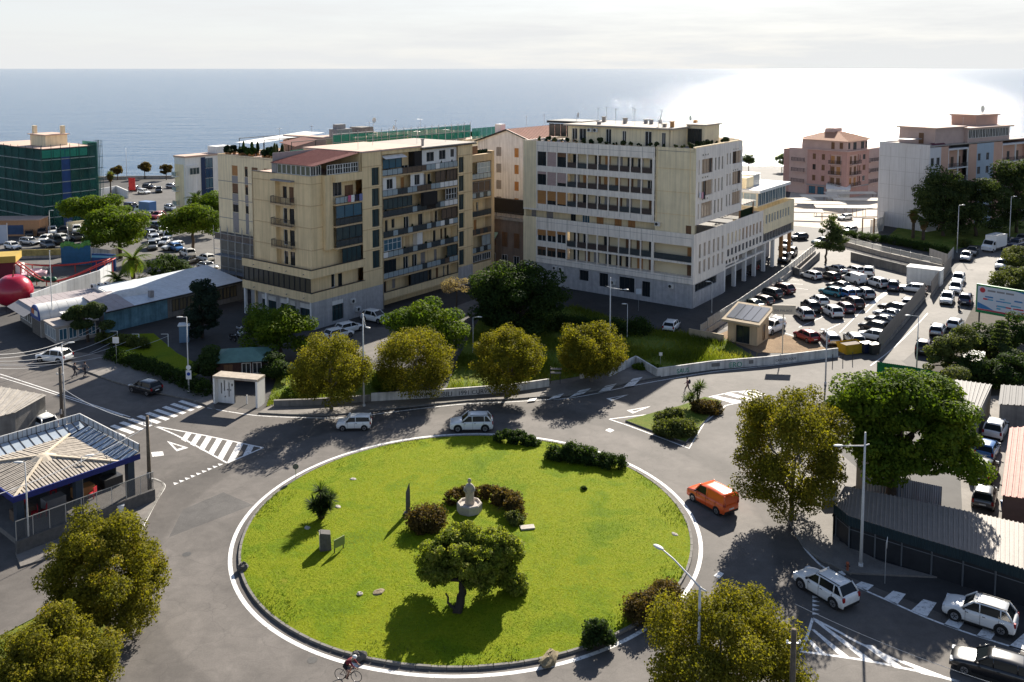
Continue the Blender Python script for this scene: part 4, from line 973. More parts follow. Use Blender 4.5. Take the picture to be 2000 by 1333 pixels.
def building_pink():
    p = G(1652, 388); rz = R(90-48)
    T = thing('apartment_building', 'pink and red apartment house with a hipped tile roof by the sea', 'building', (p.x, p.y, 0), rz)
    PK = M('pink_render',(.45,.27,.235),.85,.1,.6,streak=.1); PKL = M('pale_pink_render',(.50,.36,.32),.85,.1,.6); rr = random.Random(2)
    w = MB(); FL_, FR_ = Lp(0), Rp(0)
    opsR = [(9.,10.6,z,z+1.5) for z in (4.1,7.2,10.2)] + [(7.0,7.7,z-.4,z+1.5) for z in (4.1,7.2,10.2)]; recR = [(1.6,6.6,z-.9,z+1.7) for z in (4.1,7.2,10.2)]
    wallgrid(w, FR_, 0, 12.6, 0, 13.0, opsR+recR, .3, 0)
    simple_windows(T, FR_, opsR, rr, [BROWN], .5)
    recL = [(1.6,5.0,z-.9,z+1.7) for z in (4.1,7.2,10.2)]; opsL = [(6.6,7.6,z,z+1.6) for z in (4.1,7.2,10.2)]+[(9.4,10.4,z,z+1.6) for z in (4.1,7.2,10.2)]
    wallgrid(w, FL_, 0, 12.0, 0, 13.0, opsL+recL, .3, 0); simple_windows(T, FL_, opsL, rr, [BROWN], .7)
    for Fn, a, b in ((FR_,1.6,6.6),(FL_,1.6,5.0)):
        for z in (3.2,6.3,9.3):
            balcony(T, Fn, a-.1, b+.1, z+.02, .9, 1., fill='bars', slabmat=PKL)
            for k in range(2): x = a+.5+k*(b-a)/2; door_panel(T, Fn, x, x+1.1, z+.05, z+2.2, rr.choice([BROWN,TAN]), -.25)
    w.box(.35,.35,0,24,18,13.0,1).box(-.7,-.7,12.9,12.9,.0,13.15,1).box(-.7,0,12.9,0,12.2,13.15,1)
    w.box(.4,.4,13.0,12.2,14,15.8,1)
    w.box(12.6,.6,0,19.5,12,12.8,1).box(.6,12.0,0,8,20,12.6,0)
    w.build('wall', [PK, PKL], T)
    for z in (3.2,6.3,9.3): balcony(T, Rp(.6), 13.0, 19.3, z, 1., 1., fill='bars', slabmat=PKL); door_panel(T, Rp(.6), 14.5,16.,z,z+2.2,BROWN,.06); balcony(T, Lp(.6), 13.0, 17.0, z, .9, 1., fill='bars', slabmat=PKL)
    for o in ((1.2,2.2,13.6,15.3),(4.0,5.8,13.3,15.3),(8.4,10.2,13.3,15.3),(11,11.8,13.4,15.2)): door_panel(T, Rp(.4), *o, IRON, .06)
    for o in ((1.5,2.5,13.6,15.3),(4.0,5.0,13.4,15.3)): door_panel(T, Lp(.4), *o, BROWN, .06)
    r = MB(); a = (-.8,-.8); b = (13.6,15.2); z = 15.8; t_ = 18.0
    r.add([(a[0],a[1],z),(b[0],a[1],z),(b[0],b[1],z),(a[0],b[1],z),(5.2,5.6,t_),(7.4,5.6,t_),(7.4,9,t_),(5.2,9,t_)],[(0,1,5,4),(1,2,6,5),(2,3,7,6),(3,0,4,7),(4,5,6,7),(3,2,1,0)])
    for k in range(16):
        x = a[0]+.4+k*.9; tt = max(0,min(1,min((x-a[0])/(5.2-a[0]) if x < 5.2 else 1,(b[0]-x)/(b[0]-7.4) if x > 7.4 else 1)))
        r.bar((x,a[1],z+.05),(x,a[1]+(5.6-a[1])*tt,z+.05+(t_-z)*tt),.12,.08)
    r.build('roof', M('orange_tile_roof',(.40,.20,.12),.85,.25,2.5,.4,10), T)
    MB().box(4.6,6.4,17.2,8.6,9.4,18.9).build('roof_hut', PKL, T); MB().box(10.6,9,16.4,11.5,10,18.5).build('chimney', PKL, T)
    c = MB(); c.box(-.1,-.15,2.7,12.6,-.02,3.05).box(-.15,-.02,2.7,-.02,12,3.05); c.build('string_course', GREY, T)
    for k in range(4): window(T, Lp(0), 1.2+k*2.7, 3.2+k*2.7, .4, 2.5, .05, GLASSB, IRON, 2)
def building_h():
    p = G(1810, 454); rz = R(90-55)
    T = thing('apartment_building', 'white windowless gable with peach and blue balconied wing behind pine trees', 'building', (p.x, p.y, 0), rz)
    rr = random.Random(8); H_ = 19.2; w = MB()
    GB = M('white_gable',(.56,.56,.57),.8,.05,.4,streak=.12); PE = M('peach_render',(.52,.33,.25),.85,.08,.6); BL = M('pale_blue_render',(.33,.40,.47),.85,.08,.6)
    wallgrid(w, Lp(0), 0, 12.2, 0, H_, [], .2, 0)
    for y in (2.2, 5.6, 9.4): c = MB(); c.box(-.015,y,1.5,.0,y+.05,H_-1); c.build('panel_joint', GREY, T)
    for z in (3.2,6.4,9.6,12.8,16.0): c = MB(); c.box(-.013,.2,z,.002,12,z+.04); c.build('panel_joint', GREY, T)
    FR_ = Rp(0); segs = [(0,4.5,0),(4.5,7.5,1),(7.5,16,2),(16,19.5,1),(19.5,27,3),(27,31,1),(31,44,2)]
    for a, b, k in segs:
        if k == 2:
            wallgrid(w, Rp(1.4), a, b, 0, H_-1.2, [], .2, 1); w.box(a,.02,H_-1.6,b,1.4,H_-1.2,0)
            for z in (1.2,4.3,7.4,10.5,13.6):
                balcony(T, FR_, a, b, z, 1.4, 1.0, 6, None, WALLW, d0=-1.4, side=False, fill='bars')
                for j in range(3): x = a+.6+j*(b-a)/3; door_panel(T, Rp(1.4), x, x+1.2, z, z+2.3, rr.choice([BROWN,IRON,CURT]), .06)
            for x in (a+.15,(a+b)/2,b-.15): c = MB(); c.box(x-.12,.05,0,x+.12,.3,H_-1.6); c.build('pier', WALLW, T)
        else:
            ops = []
            if k in (0,3):
                n = 2
                for z in (2.2,5.3,8.4,11.5,14.6):
                    for j in range(n): x = a+.5+j*(b-a)/n; ops.append((x,x+1.3,z,z+1.7))
            wallgrid(w, FR_, a, b, 0, H_-.6, ops, .2, {0:0,1:1,3:2}[k])
            for o in ops: window(T, FR_, *o, -.12, GLASS, GREY, 2)
    w.box(.01,12.0,0,44,12.2,H_,0).box(43.8,.01,0,44,12,H_-.6,1).box(.2,.3,H_-.5,44,12,H_-.3,3)
    w.box(5,1.8,H_-.3,17,10.5,H_+3.2,4).box(4.6,1.4,H_+3.2,17.5,11,H_+3.5,5).box(17,1.0,H_-.3,36,10.5,H_+2.8,4).box(16.8,.4,H_+2.8,37,11,H_+3.1,5).box(26,4,H_+3.1,36,10,H_+5.4,1).box(25.6,3.6,H_+5.4,36.4,10.4,H_+5.7,5)
    w.build('wall', [GB, PE, BL, ROOF_GREY, PKLm, ROOF_PINK], T)
    for k in range(12): window(T, Rp(1.0), 17.4+k*1.5, 18.8+k*1.5, H_+.6, H_+2.6, .05, GLASS, ALU, 2)
    door_panel(T, Lp(5), 4.5, 5.7, H_-.2, H_+2.2, BROWN, .06)
    b = MB(); b.add([(3.2,.2,H_-.9),(8.6,.2,H_-.9),(8.6,2,H_+.1),(3.2,2,H_+.1)],[(0,1,2,3)]); b.build('awning', M('maroon_awning',(.10,.02,.035),.8,.1,2), T)
    for x,y in ((6,5),(8,6),(9,4),(14,6),(24,6),(31,6),(34,7)): antenna(T,(x,y,H_+3.3),1.8,x)
    dish(T,(32,6,H_+5.7),0,.9); MB().box(-1.6,4.,H_+.9,3.5,7,H_+1.05).build('roof_canopy', GREY, T)
    b = MB(); b.box(.3,.8,0,3.2,4,2.4); b.build('garage_opening', IRON, T)
PKLm = M('dusty_pink_render',(.45,.34,.30),.85,.1,.6)
building_a(); building_b(); building_c(); building_teal(); building_e(); building_f(); building_pink(); building_h()
# ------------------------------------------------------------------ vegetation
def leaf_mesh(name, mat, clumps, n, size, rng, up=.35, shell=.55, stretch=1.5, zmin=None, rnd=.75):
    "n leaf-sized faces spread through the clumps [(x, y, z, radius, flatness)]; each carries a tint"
    n = int(n*1.9); size *= .72
    C = np.array([c[:3] for c in clumps]); Rr = np.array([c[3] for c in clumps]); Fz = np.array([c[4] if len(c) > 4 else .8 for c in clumps])
    wt = Rr ** 2; idx = rng.choice(len(clumps), n, p=wt / wt.sum())
    d = rng.normal(size=(n, 3)); d /= np.linalg.norm(d, axis=1)[:, None]
    rad = (shell + (1 - shell) * rng.random(n)) ; inner = rng.random(n) < .22; rad[inner] *= rng.random(inner.sum())
    pos = C[idx] + d * (rad * Rr[idx])[:, None] * np.stack([np.ones(n), np.ones(n), Fz[idx]], 1)
    nor = d * .8 + rng.normal(size=(n, 3)) * rnd; nor[:, 2] += up; nor /= np.linalg.norm(nor, axis=1)[:, None]
    a = np.cross(nor, rng.normal(size=(n, 3))); a /= np.linalg.norm(a, axis=1)[:, None]; b = np.cross(nor, a)
    s = size * (.6 + .8 * rng.random(n)); a *= (s * stretch * .5)[:, None]; b *= (s * .5)[:, None]
    V = np.stack([pos - a, pos + b, pos + a, pos - b], 1).reshape(-1, 3)
    if zmin is not None: V[:, 2] = np.maximum(V[:, 2], zmin)
    ct = rng.random(len(clumps))
    tint = np.clip(.25 + .35 * ct[idx] + .45 * (rng.random(n) - .25), 0, 1)
    return quads_mesh(name, mat, V, tint)
def quads_mesh(name, mat, V, tint, k=4):
    n = len(V) // k; me = bpy.data.meshes.new(name)
    me.vertices.add(len(V)); me.vertices.foreach_set('co', V.astype(np.float32).ravel())
    me.loops.add(n * k); me.loops.foreach_set('vertex_index', np.arange(n * k, dtype=np.int32))
    me.polygons.add(n); me.polygons.foreach_set('loop_start', np.arange(0, n * k, k, dtype=np.int32)); me.polygons.foreach_set('loop_total', np.full(n, k, dtype=np.int32))
    at = me.attributes.new('tint', 'FLOAT', 'FACE'); at.data.foreach_set('value', tint.astype(np.float32))
    me.materials.append(mat); me.update(calc_edges=True); me.validate(); return me
def limb(mb, a, b, r0, r1, rng, n=5, wob=.12, m=0):
    a = np.array(a, float); b = np.array(b, float); L = np.linalg.norm(b - a); pts = []
    for i in range(n + 1):
        t = i / n; p = a + (b - a) * t + (rng.normal(size=3) * wob * L * .25 * math.sin(math.pi * t)); pts.append(p)
    mb.tube(pts, [r0 + (r1 - r0) * i / n for i in range(n + 1)], 7, m)
def ellipsoid_clumps(rng, c, rx, ry, rz, n, r, bottom=-.6, flat=.85, even=.45):
    out = []; ph = rng.random(4) * 6.28
    while len(out) < n:
        d = rng.normal(size=3); d /= np.linalg.norm(d)
        if d[2] < bottom: continue
        k = even + (1 - even) * rng.random() ** .5
        az_ = math.atan2(d[1], d[0]); k *= 1 + .08 * rng.normal() + .05 * math.sin(3 * az_ + ph[0] + 2 * d[2]) + .045 * math.sin(5 * az_ + ph[1]) + .04 * math.sin(5 * d[2] + ph[2] + az_)
        out.append((c[0] + d[0] * rx * k, c[1] + d[1] * ry * k, c[2] + d[2] * rz * k, r * (.5 + 1.0 * rng.random()), flat))
    return out
TREE_SEED = [100]
def tree(name, label, loc, mat, crown, nclump=90, cr=.8, nleaf=9000, leaf=.24, trunk=.16, fork=.35, bark=None, group=None, cat='tree', clumps=None, nlimb=9, base=(0, 0), bottom=-.6, rz=0, up=.35, even=.45, shell=.55, rnd=.75):
    "tapered trunk with limbs reaching into a leafy crown; crown = (cx, cy, cz, rx, ry, rz)"
    TREE_SEED[0] += 1; rng = np.random.default_rng(TREE_SEED[0])
    T = thing(name, label, cat, loc, rz, group); bark = bark or BARK
    cx, cy, cz, rx, ry, rzz = crown
    cl = clumps or ellipsoid_clumps(rng, (cx, cy, cz), rx, ry, rzz, nclump, cr, bottom, even=even)
    mb = MB(); fk = np.array([base[0] * .5 + cx * .5 * fork, cy * fork, max(.3, (cz - rzz * .8) * .9)])
    limb(mb, (0, 0, -.05), fk, trunk * 1.35, trunk, rng, 5, .1)
    for k in range(nlimb):
        c = cl[int(rng.integers(len(cl)))]; limb(mb, fk, (c[0] * .85, c[1] * .85, c[2]), trunk * .7, trunk * .14, rng, 5, .2)
    mb.build('trunk', bark, T, True)
    place('crown', leaf_mesh('crown', mat, cl, nleaf, leaf, rng, up=up, shell=shell, rnd=rnd), T)
    return T
def shrub(name, label, loc, mat, domes, n=2500, leaf=.16, cat='shrub', group=None, rz=0, spiky=0):
    "low bush: domes = [(x, y, rx, ry, h)]"
    TREE_SEED[0] += 1; rng = np.random.default_rng(TREE_SEED[0]); cl = []
    T = thing(name, label, cat, loc, rz, group)
    for x, y, rx, ry, h in domes:
        k = max(24, int(34 * rx * ry * max(h, .6)))
        for c in ellipsoid_clumps(rng, (x, y, h * .35), rx * .85, ry * .85, h * .6, k, min(rx, ry, h) * .38, -.5, even=.62): cl.append((c[0], c[1], max(c[2], .12), c[3], c[4]))
    mb = MB()
    for k in range(7):
        c = cl[int(rng.integers(len(cl)))]; limb(mb, (c[0]*.6, c[1]*.6, 0), (c[0]*.95, c[1]*.95, c[2]), .03, .01, rng, 3)
    mb.build('stem', BARK, T); place('foliage', leaf_mesh('foliage', mat, cl, n, leaf, rng, up=.5, zmin=.02, shell=.35), T)
    return T
def frond_mesh(L, droop, mat, wid=.5, nl=16):
    V = []; t_ = []
    pts = []; n = nl
    for i in range(n + 1):
        t = i / n; a = .9 - droop * t
        if i == 0: pts.append(np.array([0., 0., 0.])); continue
        pts.append(pts[-1] + np.array([math.cos(a), 0, math.sin(a)]) * L / n)
    rng = np.random.default_rng(int(L * 100))
    for i in range(1, n + 1):
        p0, p1 = pts[i-1], pts[i]; d = (p1 - p0); w = wid * (math.sin(math.pi * min(1, .15 + .85 * i / n)) * .9 + .12)
        V += [p0 + [0, -.025, 0], p1 + [0, -.025, 0], p1 + [0, .025, 0], p0 + [0, .025, 0]]; t_.append(.5)
        for s in (-1, 1):
            tip = p1 + d * .9 + np.array([0, s * w, -.25 * w]); V += [p0, p1, tip + d * .1, tip - d * .12]; t_.append(.35 + .6 * rng.random())
    return quads_mesh('frond', mat, np.array(V), np.array(t_))
_FR = {}
def palm(label, loc, h, L=2.4, nf=26, fan=False, mat=None, skirt=False, r=.2, group=None, lean=0.):
    mat = mat or LEAFG
    T = thing('palm_tree', label, 'palm tree', loc, random.uniform(0, 6), group)
    mb = MB(); n = 9
    pts = [(lean * (i / n) ** 2, 0, h * i / n) for i in range(n + 1)]
    mb.tube(pts, [r * (1.25 - .35 * i / n) + (.02 if i % 2 else 0) for i in range(n + 1)], 9); mb.build('trunk', BARK, T, True)
    for k in range(nf):
        dr = [1.5, 2.0, 2.6, 1.1][k % 4]; key = (L, dr, mat.name)
        if key not in _FR: _FR[key] = frond_mesh(L, dr, mat, .55 if not fan else .7, 12)
        o = place('frond', _FR[key], T, (lean, 0, h - .05)); o.rotation_euler = (0, [-.1, .25, .55, -.45][k % 4], k * 2.399)
    if skirt:
        TREE_SEED[0] += 1; rng = np.random.default_rng(TREE_SEED[0])
        cl = [(lean, 0, h - .4 - .35 * i, .62 - .1 * i, 1.) for i in range(4)]
        place('dry_skirt', leaf_mesh('dry_skirt', DRY, cl, 700, .5, rng, up=-.5, stretch=2.2), T)
    return T
DRY = leaf_mat('dry_frond', (.10,.065,.03), (.17,.11,.05), (.24,.16,.08), .2)
def gp(px, py): p = G(px, py); return (p.x, p.y, 0)
def mpp(py): return G(1000, py).y / F_PX * 1.03      # metres per photo pixel at that ground row

# --- the row of round street trees along the far kerb and the near ones
OL = 'round olive-yellow trees lining the roundabout'
def round_tree(label, px, py, wpx, toppx, botpx, n=19000, leaf=.17, mat=None, k=None, dx=0):
    s = mpp(py) if k is None else k
    rx = wpx * s / 2; top = (py - toppx) * s; bot = (py - botpx) * s; rzz = (top - bot) / 2
    return tree('street_tree', label, gp(px, py), mat or LEAFO, (dx * s, 0, bot + rzz, rx * .93, rx * .93, rzz * .95), 170, rx * .21, n, leaf, .17, bark=BARKL, group=OL, bottom=-.92, even=.55)
round_tree('olive-yellow round tree nearest the white open portal on the far kerb', 648, 805, 150, 655, 778)
round_tree('wide olive-yellow round tree second from the white portal on the far kerb', 812, 772, 156, 640, 764)
round_tree('olive-yellow round tree in front of the graffiti wall end', 991, 779, 137, 642, 752)
round_tree('olive-yellow round tree beside the double-arm lamp post on the far kerb', 1155, 748, 128, 636, 734)
round_tree('olive-yellow round tree in front of the slatted pavilion', 212, 1240, 226, 1000, 1228, 32000, .145)
round_tree('olive-yellow tree at the bottom left corner of the picture', 105, 1445, 225, 1200, 1405, 34000, .13)
round_tree('olive-yellow tree at the bottom edge beside the bent lamp post', 1412, 1472, 300, 1140, 1425, 42000, .13)
round_tree('tall golden tree on the right pavement beside the orange van', 1545, 1012, 216, 748, 992, 30000, .17)
def big_tree(name, label, px, py, boxes, mat, n, leaf, cr, trunk=.3, ncl=None, bark=None, even=.5, cat='tree', group=None):
    "boxes: photo ellipses (cx, cy, half width, half height[, depth offset m]) that make up the crown"
    s = mpp(py); cl = []; TREE_SEED[0] += 1; rng = np.random.default_rng(TREE_SEED[0] + 500)
    for b in boxes:
        cx = (b[0] - px) * s; cz = (py - b[1]) * s; rx = b[2] * s; rzz = b[3] * s; dy = b[4] if len(b) > 4 else 0
        cr_ = cr * 1.35; k = max(5, int(3.9 * (rx * rzz) / (cr_ * cr_)))
        cl += ellipsoid_clumps(rng, (cx, dy, cz), rx * .88, min(rx, rzz * 1.25) * .9, rzz * .88, k, cr_, -.75, .6, even)
    X = [c[0] for c in cl]; Zs = [c[2] for c in cl]
    return tree(name, label, gp(px, py), mat, (sum(X)/len(X), 0, (min(Zs)+max(Zs))/2, 1, 1, (max(Zs)-min(Zs))/2), nleaf=n, leaf=leaf, trunk=trunk, clumps=cl, nlimb=12, bark=bark, cat=cat, group=group, shell=.78, rnd=.42, up=.5)
big_tree('ficus_tree', 'large spreading bright green tree behind the corrugated shed', 1738, 985, [(1735,760,95,48),(1690,800,75,55),(1800,790,90,60),(1840,850,72,62),(1700,860,70,50,-1),(1780,860,80,60,-1),(1880,880,38,48),(1745,810,70,60,1),(1735,900,80,42)], LEAFG, 34000, .25, .95, .34)
big_tree('ficus_tree', 'rounded bright green tree under the cream block corner', 548, 705, [(545,640,58,52),(575,650,36,48),(515,645,40,45)], LEAFG, 9000, .26, .8, .2)
big_tree('ficus_tree', 'flat-topped bright green tree in front of the long balconies', 838, 712, [(840,618,68,32),(800,625,45,30),(880,640,32,48),(840,655,60,42)], LEAFG, 12000, .26, .8, .24)
big_tree('ficus_tree', 'huge dark evergreen tree beside the white block', 1010, 655, [(1010,560,85,50),(960,570,42,48),(1050,575,50,55),(1005,610,75,42)], LEAFD, 16000, .3, 1.1, .35)
big_tree('bare_tree', 'pale leafless-looking tree by the lane to the cream block', 893, 612, [(892,558,32,16)], leaf_mat('pinkish_leaf', (.12,.09,.07), (.22,.17,.13), (.34,.28,.22)), 1500, .16, .5, .1)
big_tree('ficus_tree', 'broad bright green tree by the amusement park, front one of two', 236, 505, [(228,445,62,40),(200,440,36,34),(262,450,28,36)], LEAFG, 11000, .36, 1.2, .3)
big_tree('ficus_tree', 'broad bright green tree by the amusement park, rear one of two', 178, 470, [(175,408,58,22),(215,405,40,20),(150,412,32,20)], LEAFG, 8000, .36, 1.2, .3)
big_tree('ficus_tree', 'bright green umbrella-shaped tree in the left parking area', 378, 498, [(377,430,54,28),(352,436,32,28),(405,440,28,28)], LEAFG, 9000, .34, 1.1, .25)
big_tree('ficus_tree', 'green tree behind the umbrella-shaped tree by the pale block', 405, 455, [(408,398,42,22),(425,410,26,28)], LEAFG, 6000, .36, 1.1, .2)
big_tree('bushy_tree', 'dense dark green bush tree above the white warehouse roof', 325, 572, [(325,528,38,34),(350,540,24,26)], LEAFD, 6000, .28, .8, .2)
big_tree('conifer_tree', 'dark slender conifer behind the blue mural wall', 395, 660, [(395,562,22,22),(398,600,30,34),(395,635,26,22)], leaf_mat('blue_green_needle', (.010,.022,.016), (.022,.040,.028), (.045,.065,.045)), 6000, .26, .7, .2)
big_tree('cedar_tree', 'flat-layered dark cedar in front of the barrel-roofed hall', 172, 668, [(172,602,36,8),(165,616,40,9),(178,632,34,8)], LEAFP, 4500, .26, .55, .16)
big_tree('tamarisk_tree', 'dry brownish shrubby tree in front of the netted building', 62, 428, [(62,414,30,11)], leaf_mat('tamarisk', (.10,.075,.04), (.18,.13,.07), (.26,.2,.11)), 2500, .4, 1.0, .12)
big_tree('pine_tree', 'thin dark pine with an open crown at the edge of the car park', 1612, 514, [(1627,436,17,14),(1620,452,26,9),(1630,468,30,9),(1616,480,20,6),(1640,484,16,5)], LEAFP, 3800, .28, .7, .16)
PG = 'pine trees in front of the white gable building'
big_tree('pine_tree', 'tallest grey-green pine next to the white gable', 1842, 462, [(1835,350,28,28),(1820,375,34,30),(1845,395,45,40),(1815,410,28,25),(1840,430,42,24)], LEAFP, 9000, .4, 1.2, .28, group=PG)
big_tree('pine_tree', 'broad grey-green pine in the middle of the pine row', 1905, 462, [(1900,365,35,18),(1925,380,40,24),(1890,395,42,30),(1950,392,28,28),(1910,425,52,26)], LEAFP, 9000, .4, 1.2, .28, group=PG)
big_tree('pine_tree', 'right-hand grey-green pine cut by the right edge of the picture', 1985, 455, [(1975,330,32,26),(2000,350,40,35),(1965,360,25,22),(1995,400,40,40),(1975,430,35,22)], LEAFP, 8000, .4, 1.2, .28, group=PG)
BG = 'bushes beside the side road'
big_tree('garden_bush', 'pale green bush mass above the billboard', 1985, 560, [(1975,545,42,22),(2010,545,40,25)], LEAFY, 6000, .26, .7, .15, group=BG, cat='bush')
big_tree('garden_bush', 'rounded bush at the right edge by the parked van', 1995, 525, [(1990,505,42,22)], LEAFY, 4000, .28, .7, .15, group=BG, cat='bush')
big_tree('garden_tree', 'leafy garden tree below the billboard beside the side road', 1850, 735, [(1850,675,32,24),(1880,660,28,20),(1835,700,30,25)], LEAFY, 6000, .22, .6, .14)
big_tree('garden_tree', 'dark garden tree by the green fence', 1915, 752, [(1905,720,40,26),(1940,735,36,26),(1880,730,26,20)], LEAFD, 6000, .22, .6, .14)
big_tree('garden_tree', 'rounded dark garden tree at the right edge below the billboard', 1980, 760, [(1978,720,32,36)], LEAFD, 4500, .22, .6, .14)
big_tree('garden_tree', 'dark shaded tree under the billboard', 1985, 700, [(1985,650,30,30),(1925,650,25,22)], LEAFD, 4000, .24, .7, .14)
for lab, px, py, bx, mt in (('dark leafy tree left of the green-roofed kiosk',415,745,[(414,702,26,26),(400,720,20,20)],LEAFD),('dark bushy tree right of the green-roofed kiosk',532,742,[(530,712,24,20),(548,724,18,14)],LEAFD),
  ('dark garden tree just left of the tiered conifer',1925,712,[(1922,680,26,22),(1940,694,22,18)],LEAFD),('dark garden tree right of the tiered conifer',1972,735,[(1970,700,24,26)],LEAFP),('dark garden tree beside the parked cars on the side road',1890,690,[(1888,655,24,22),(1905,668,20,18)],LEAFD),
  ('grey-green garden tree nearest the green fence',1858,768,[(1862,735,30,22),(1885,752,26,16)],LEAFY),('dark garden tree at the right edge above the dark shack',2005,748,[(2000,705,30,30)],LEAFD),('dark evergreen tree by the lane behind the balcony block',975,628,[(968,600,30,24)],LEAFD)):
    big_tree('garden_tree', lab, px, py, bx, mt, 4200, .22, .6, .13)
def tiered_pine(label, loc, h, r):
    TREE_SEED[0] += 1; rng = np.random.default_rng(TREE_SEED[0]); T = thing('conifer_tree', label, 'tree', loc)
    mb = MB(); limb(mb, (0,0,0), (0,0,h), .13, .03, rng, 6, .02); cl = []
    for k in range(9):
        z = h*(.25+.083*k); rr_ = r*(1-.09*k)
        for j in range(6):
            a = j*math.pi/3+k*.5; e = (rr_*math.cos(a), rr_*math.sin(a), z+.15); limb(mb, (0,0,z), e, .04, .015, rng, 3, .05)
            for q in (.55, .95): cl.append((e[0]*q, e[1]*q, z+.1, r*.2, .5))
    mb.build('trunk', BARKL, T, True); place('crown', leaf_mesh('crown', LEAFP, cl, 3500, .2, rng), T)
tiered_pine('slim tiered conifer standing below the billboard', gp(1952,722), 6.2, 1.5)
for (px, py, h, lab) in ((160,398,6.6,'tall palm in front of the netted building, left of the pair'),(186,396,6.4,'tall palm in front of the netted building, right of the pair'),(217,392,7.0,'tall palm standing alone on the shore road')):
    palm(lab, gp(px,py), h, 1.7, 22, True, LEAFY, True, .16, 'tall palms near the shore')
palm('large feathery palm beside the amusement park wall', gp(262,585), 6.2, 3.6, 30, False, LEAFG, True, .3)
palm('low bushy palm in front of the feathery palm', gp(272,590), 2.2, 2.6, 26, False, LEAFY, False, .3)
palm('small dark palm beside the amusement park wall', gp(232,588), 3.4, 2.6, 24, False, LEAFD, False, .25)
palm('palm tree against the blue glass building', gp(385,452), 7.0, 3.0, 20, False, LEAFD, False, .2)
palm('stout fan palm with a dry skirt next to the white gable', gp(1783,466), 5.2, 1.7, 26, True, LEAFY, True, .28, 'fan palms by the white gable')
palm('second fan palm with a dry skirt under the pines', gp(1803,470), 4.0, 1.5, 24, True, LEAFP, True, .28, 'fan palms by the white gable')
for (px, py, h, lab) in ((283,350,5.5,'thin windblown tree on the shore beside the mast'),(325,352,5.0,'thin windblown tree on the shore left of the slim pale building'),(230,352,4.5,'thin windblown tree behind the lone shore palm'),(1527,336,6,'bare shore tree beyond the white block'),(1462,338,7,'bushy shore tree right behind the white block')):
    tree('shore_tree', lab, gp(px,py), LEAFR if px < 1450 else LEAFP, (0,0,h*.68,1.7,1.7,h*.3), 26, .7, 1500, .38, .12, group='small trees along the shore')
# ------------------------------------------------------------------ roundabout island
IC = Vector((-3.45, 69.16)); IR = 17.25
def circ(r, n=128, a0=0, a1=2*math.pi): return [(IC.x + r*math.cos(a0+(a1-a0)*i/n), IC.y + r*math.sin(a0+(a1-a0)*i/n)) for i in range(n)]
mb = MB(); n = 128    # lawn with a slight rise
rings = [(IR, .14), (15, .22), (11, .34), (7, .42), (3, .46)]
for r, z in rings: mb.v += [(x, y, z) for x, y in circ(r, n)]
mb.v.append((IC.x, IC.y, .47))
for k in range(len(rings)-1):
    for j in range(n): mb.f.append((k*n+j, k*n+(j+1)%n, (k+1)*n+(j+1)%n, (k+1)*n+j)); mb.m.append(0)
for j in range(n): mb.f.append(((len(rings)-1)*n+j, (len(rings)-1)*n+(j+1)%n, len(mb.v)-1)); mb.m.append(0)
island = tag(mb.build('lawn', GRASS, smooth=True), kind='structure')
def lawn_z(x, y):
    r = math.hypot(x-IC.x, y-IC.y); return float(np.interp(r, [0,3,7,11,15,17.25], [.47,.46,.42,.34,.22,.14]))
# kerb stones round the lawn, one by one
ks = MB(); nk = 116; da = 2*math.pi/nk
prof = [(IR-.02,0),(IR-.02,.17),(IR+.16,.17),(IR+.18,0)]; vs = []
for t in (-da/2+.0012, da/2-.0012):
    for r, z in prof: vs.append((r*math.cos(t), r*math.sin(t), z))
ks.add(vs, [(0,1,5,4),(1,2,6,5),(2,3,7,6),(0,3,2,1),(4,5,6,7)])
me = ks.mesh('kerb_stone', KERB)
kr = bpy.data.objects.new('kerb', None); COL.objects.link(kr); kr.location = (IC.x, IC.y, 0); tag(kr, kind='structure')
for i in range(nk): place('kerb_stone', me, kr, (0,0,random.uniform(-.012,.012)), i*da)
# grass blades
rng = np.random.default_rng(4)
def blades(name, mat, pts_fn, n, h, w, parent=None):
    P_ = pts_fn(n); n = len(P_); a = rng.random(n)*6.28; hh = h*(.5+rng.random(n))
    dx = np.stack([np.cos(a), np.sin(a), np.zeros(n)], 1)*w*.5; tip = np.stack([rng.normal(size=n)*.5*hh, rng.normal(size=n)*.5*hh, hh], 1)
    V = np.stack([P_-dx, P_+dx, P_+tip], 1).reshape(-1,3)
    o = place(name, quads_mesh(name, mat, V, np.clip(.46+.21*(np.sin(P_[:,0]*.45+1.3*np.sin(P_[:,1]*.3))+np.sin(P_[:,1]*.62+1.7*np.sin(P_[:,0]*.24+1)))+.3*(rng.random(n)-.5), 0, 1), 3)); return tag(o, kind='stuff')
BLADE = leaf_mat('grass_blade', (.07,.125,.004), (.16,.215,.005), (.225,.25,.010), .48, dry=(.30,.25,.06))
def isl_pts(n):
    r = IR*.995*np.sqrt(rng.random(n)); a = rng.random(n)*2*np.pi; x = IC.x+r*np.cos(a); y = IC.y+r*np.sin(a)
    z = np.interp(r, [0,3,7,11,15,17.25], [.47,.46,.42,.34,.22,.14]); return np.stack([x,y,z],1)
blades('grass', BLADE, isl_pts, 70000, .045, .05)
def rim_pts(n):
    r = IR*(1-.10*rng.random(n)**2); a = rng.random(n)*2*np.pi; r = r-.0; x = IC.x+r*np.cos(a); y = IC.y+r*np.sin(a)
    z = np.interp(r, [11,15,17.25], [.34,.22,.14]); k = np.sin(a*7)+np.sin(a*13+1)+.5*rng.normal(size=n) > .4; return np.stack([x,y,z],1)[k]
blades('rim_weeds', leaf_mat('weed', (.05,.085,.012), (.09,.13,.02), (.15,.16,.05), .35), rim_pts, 6000, .12, .07)
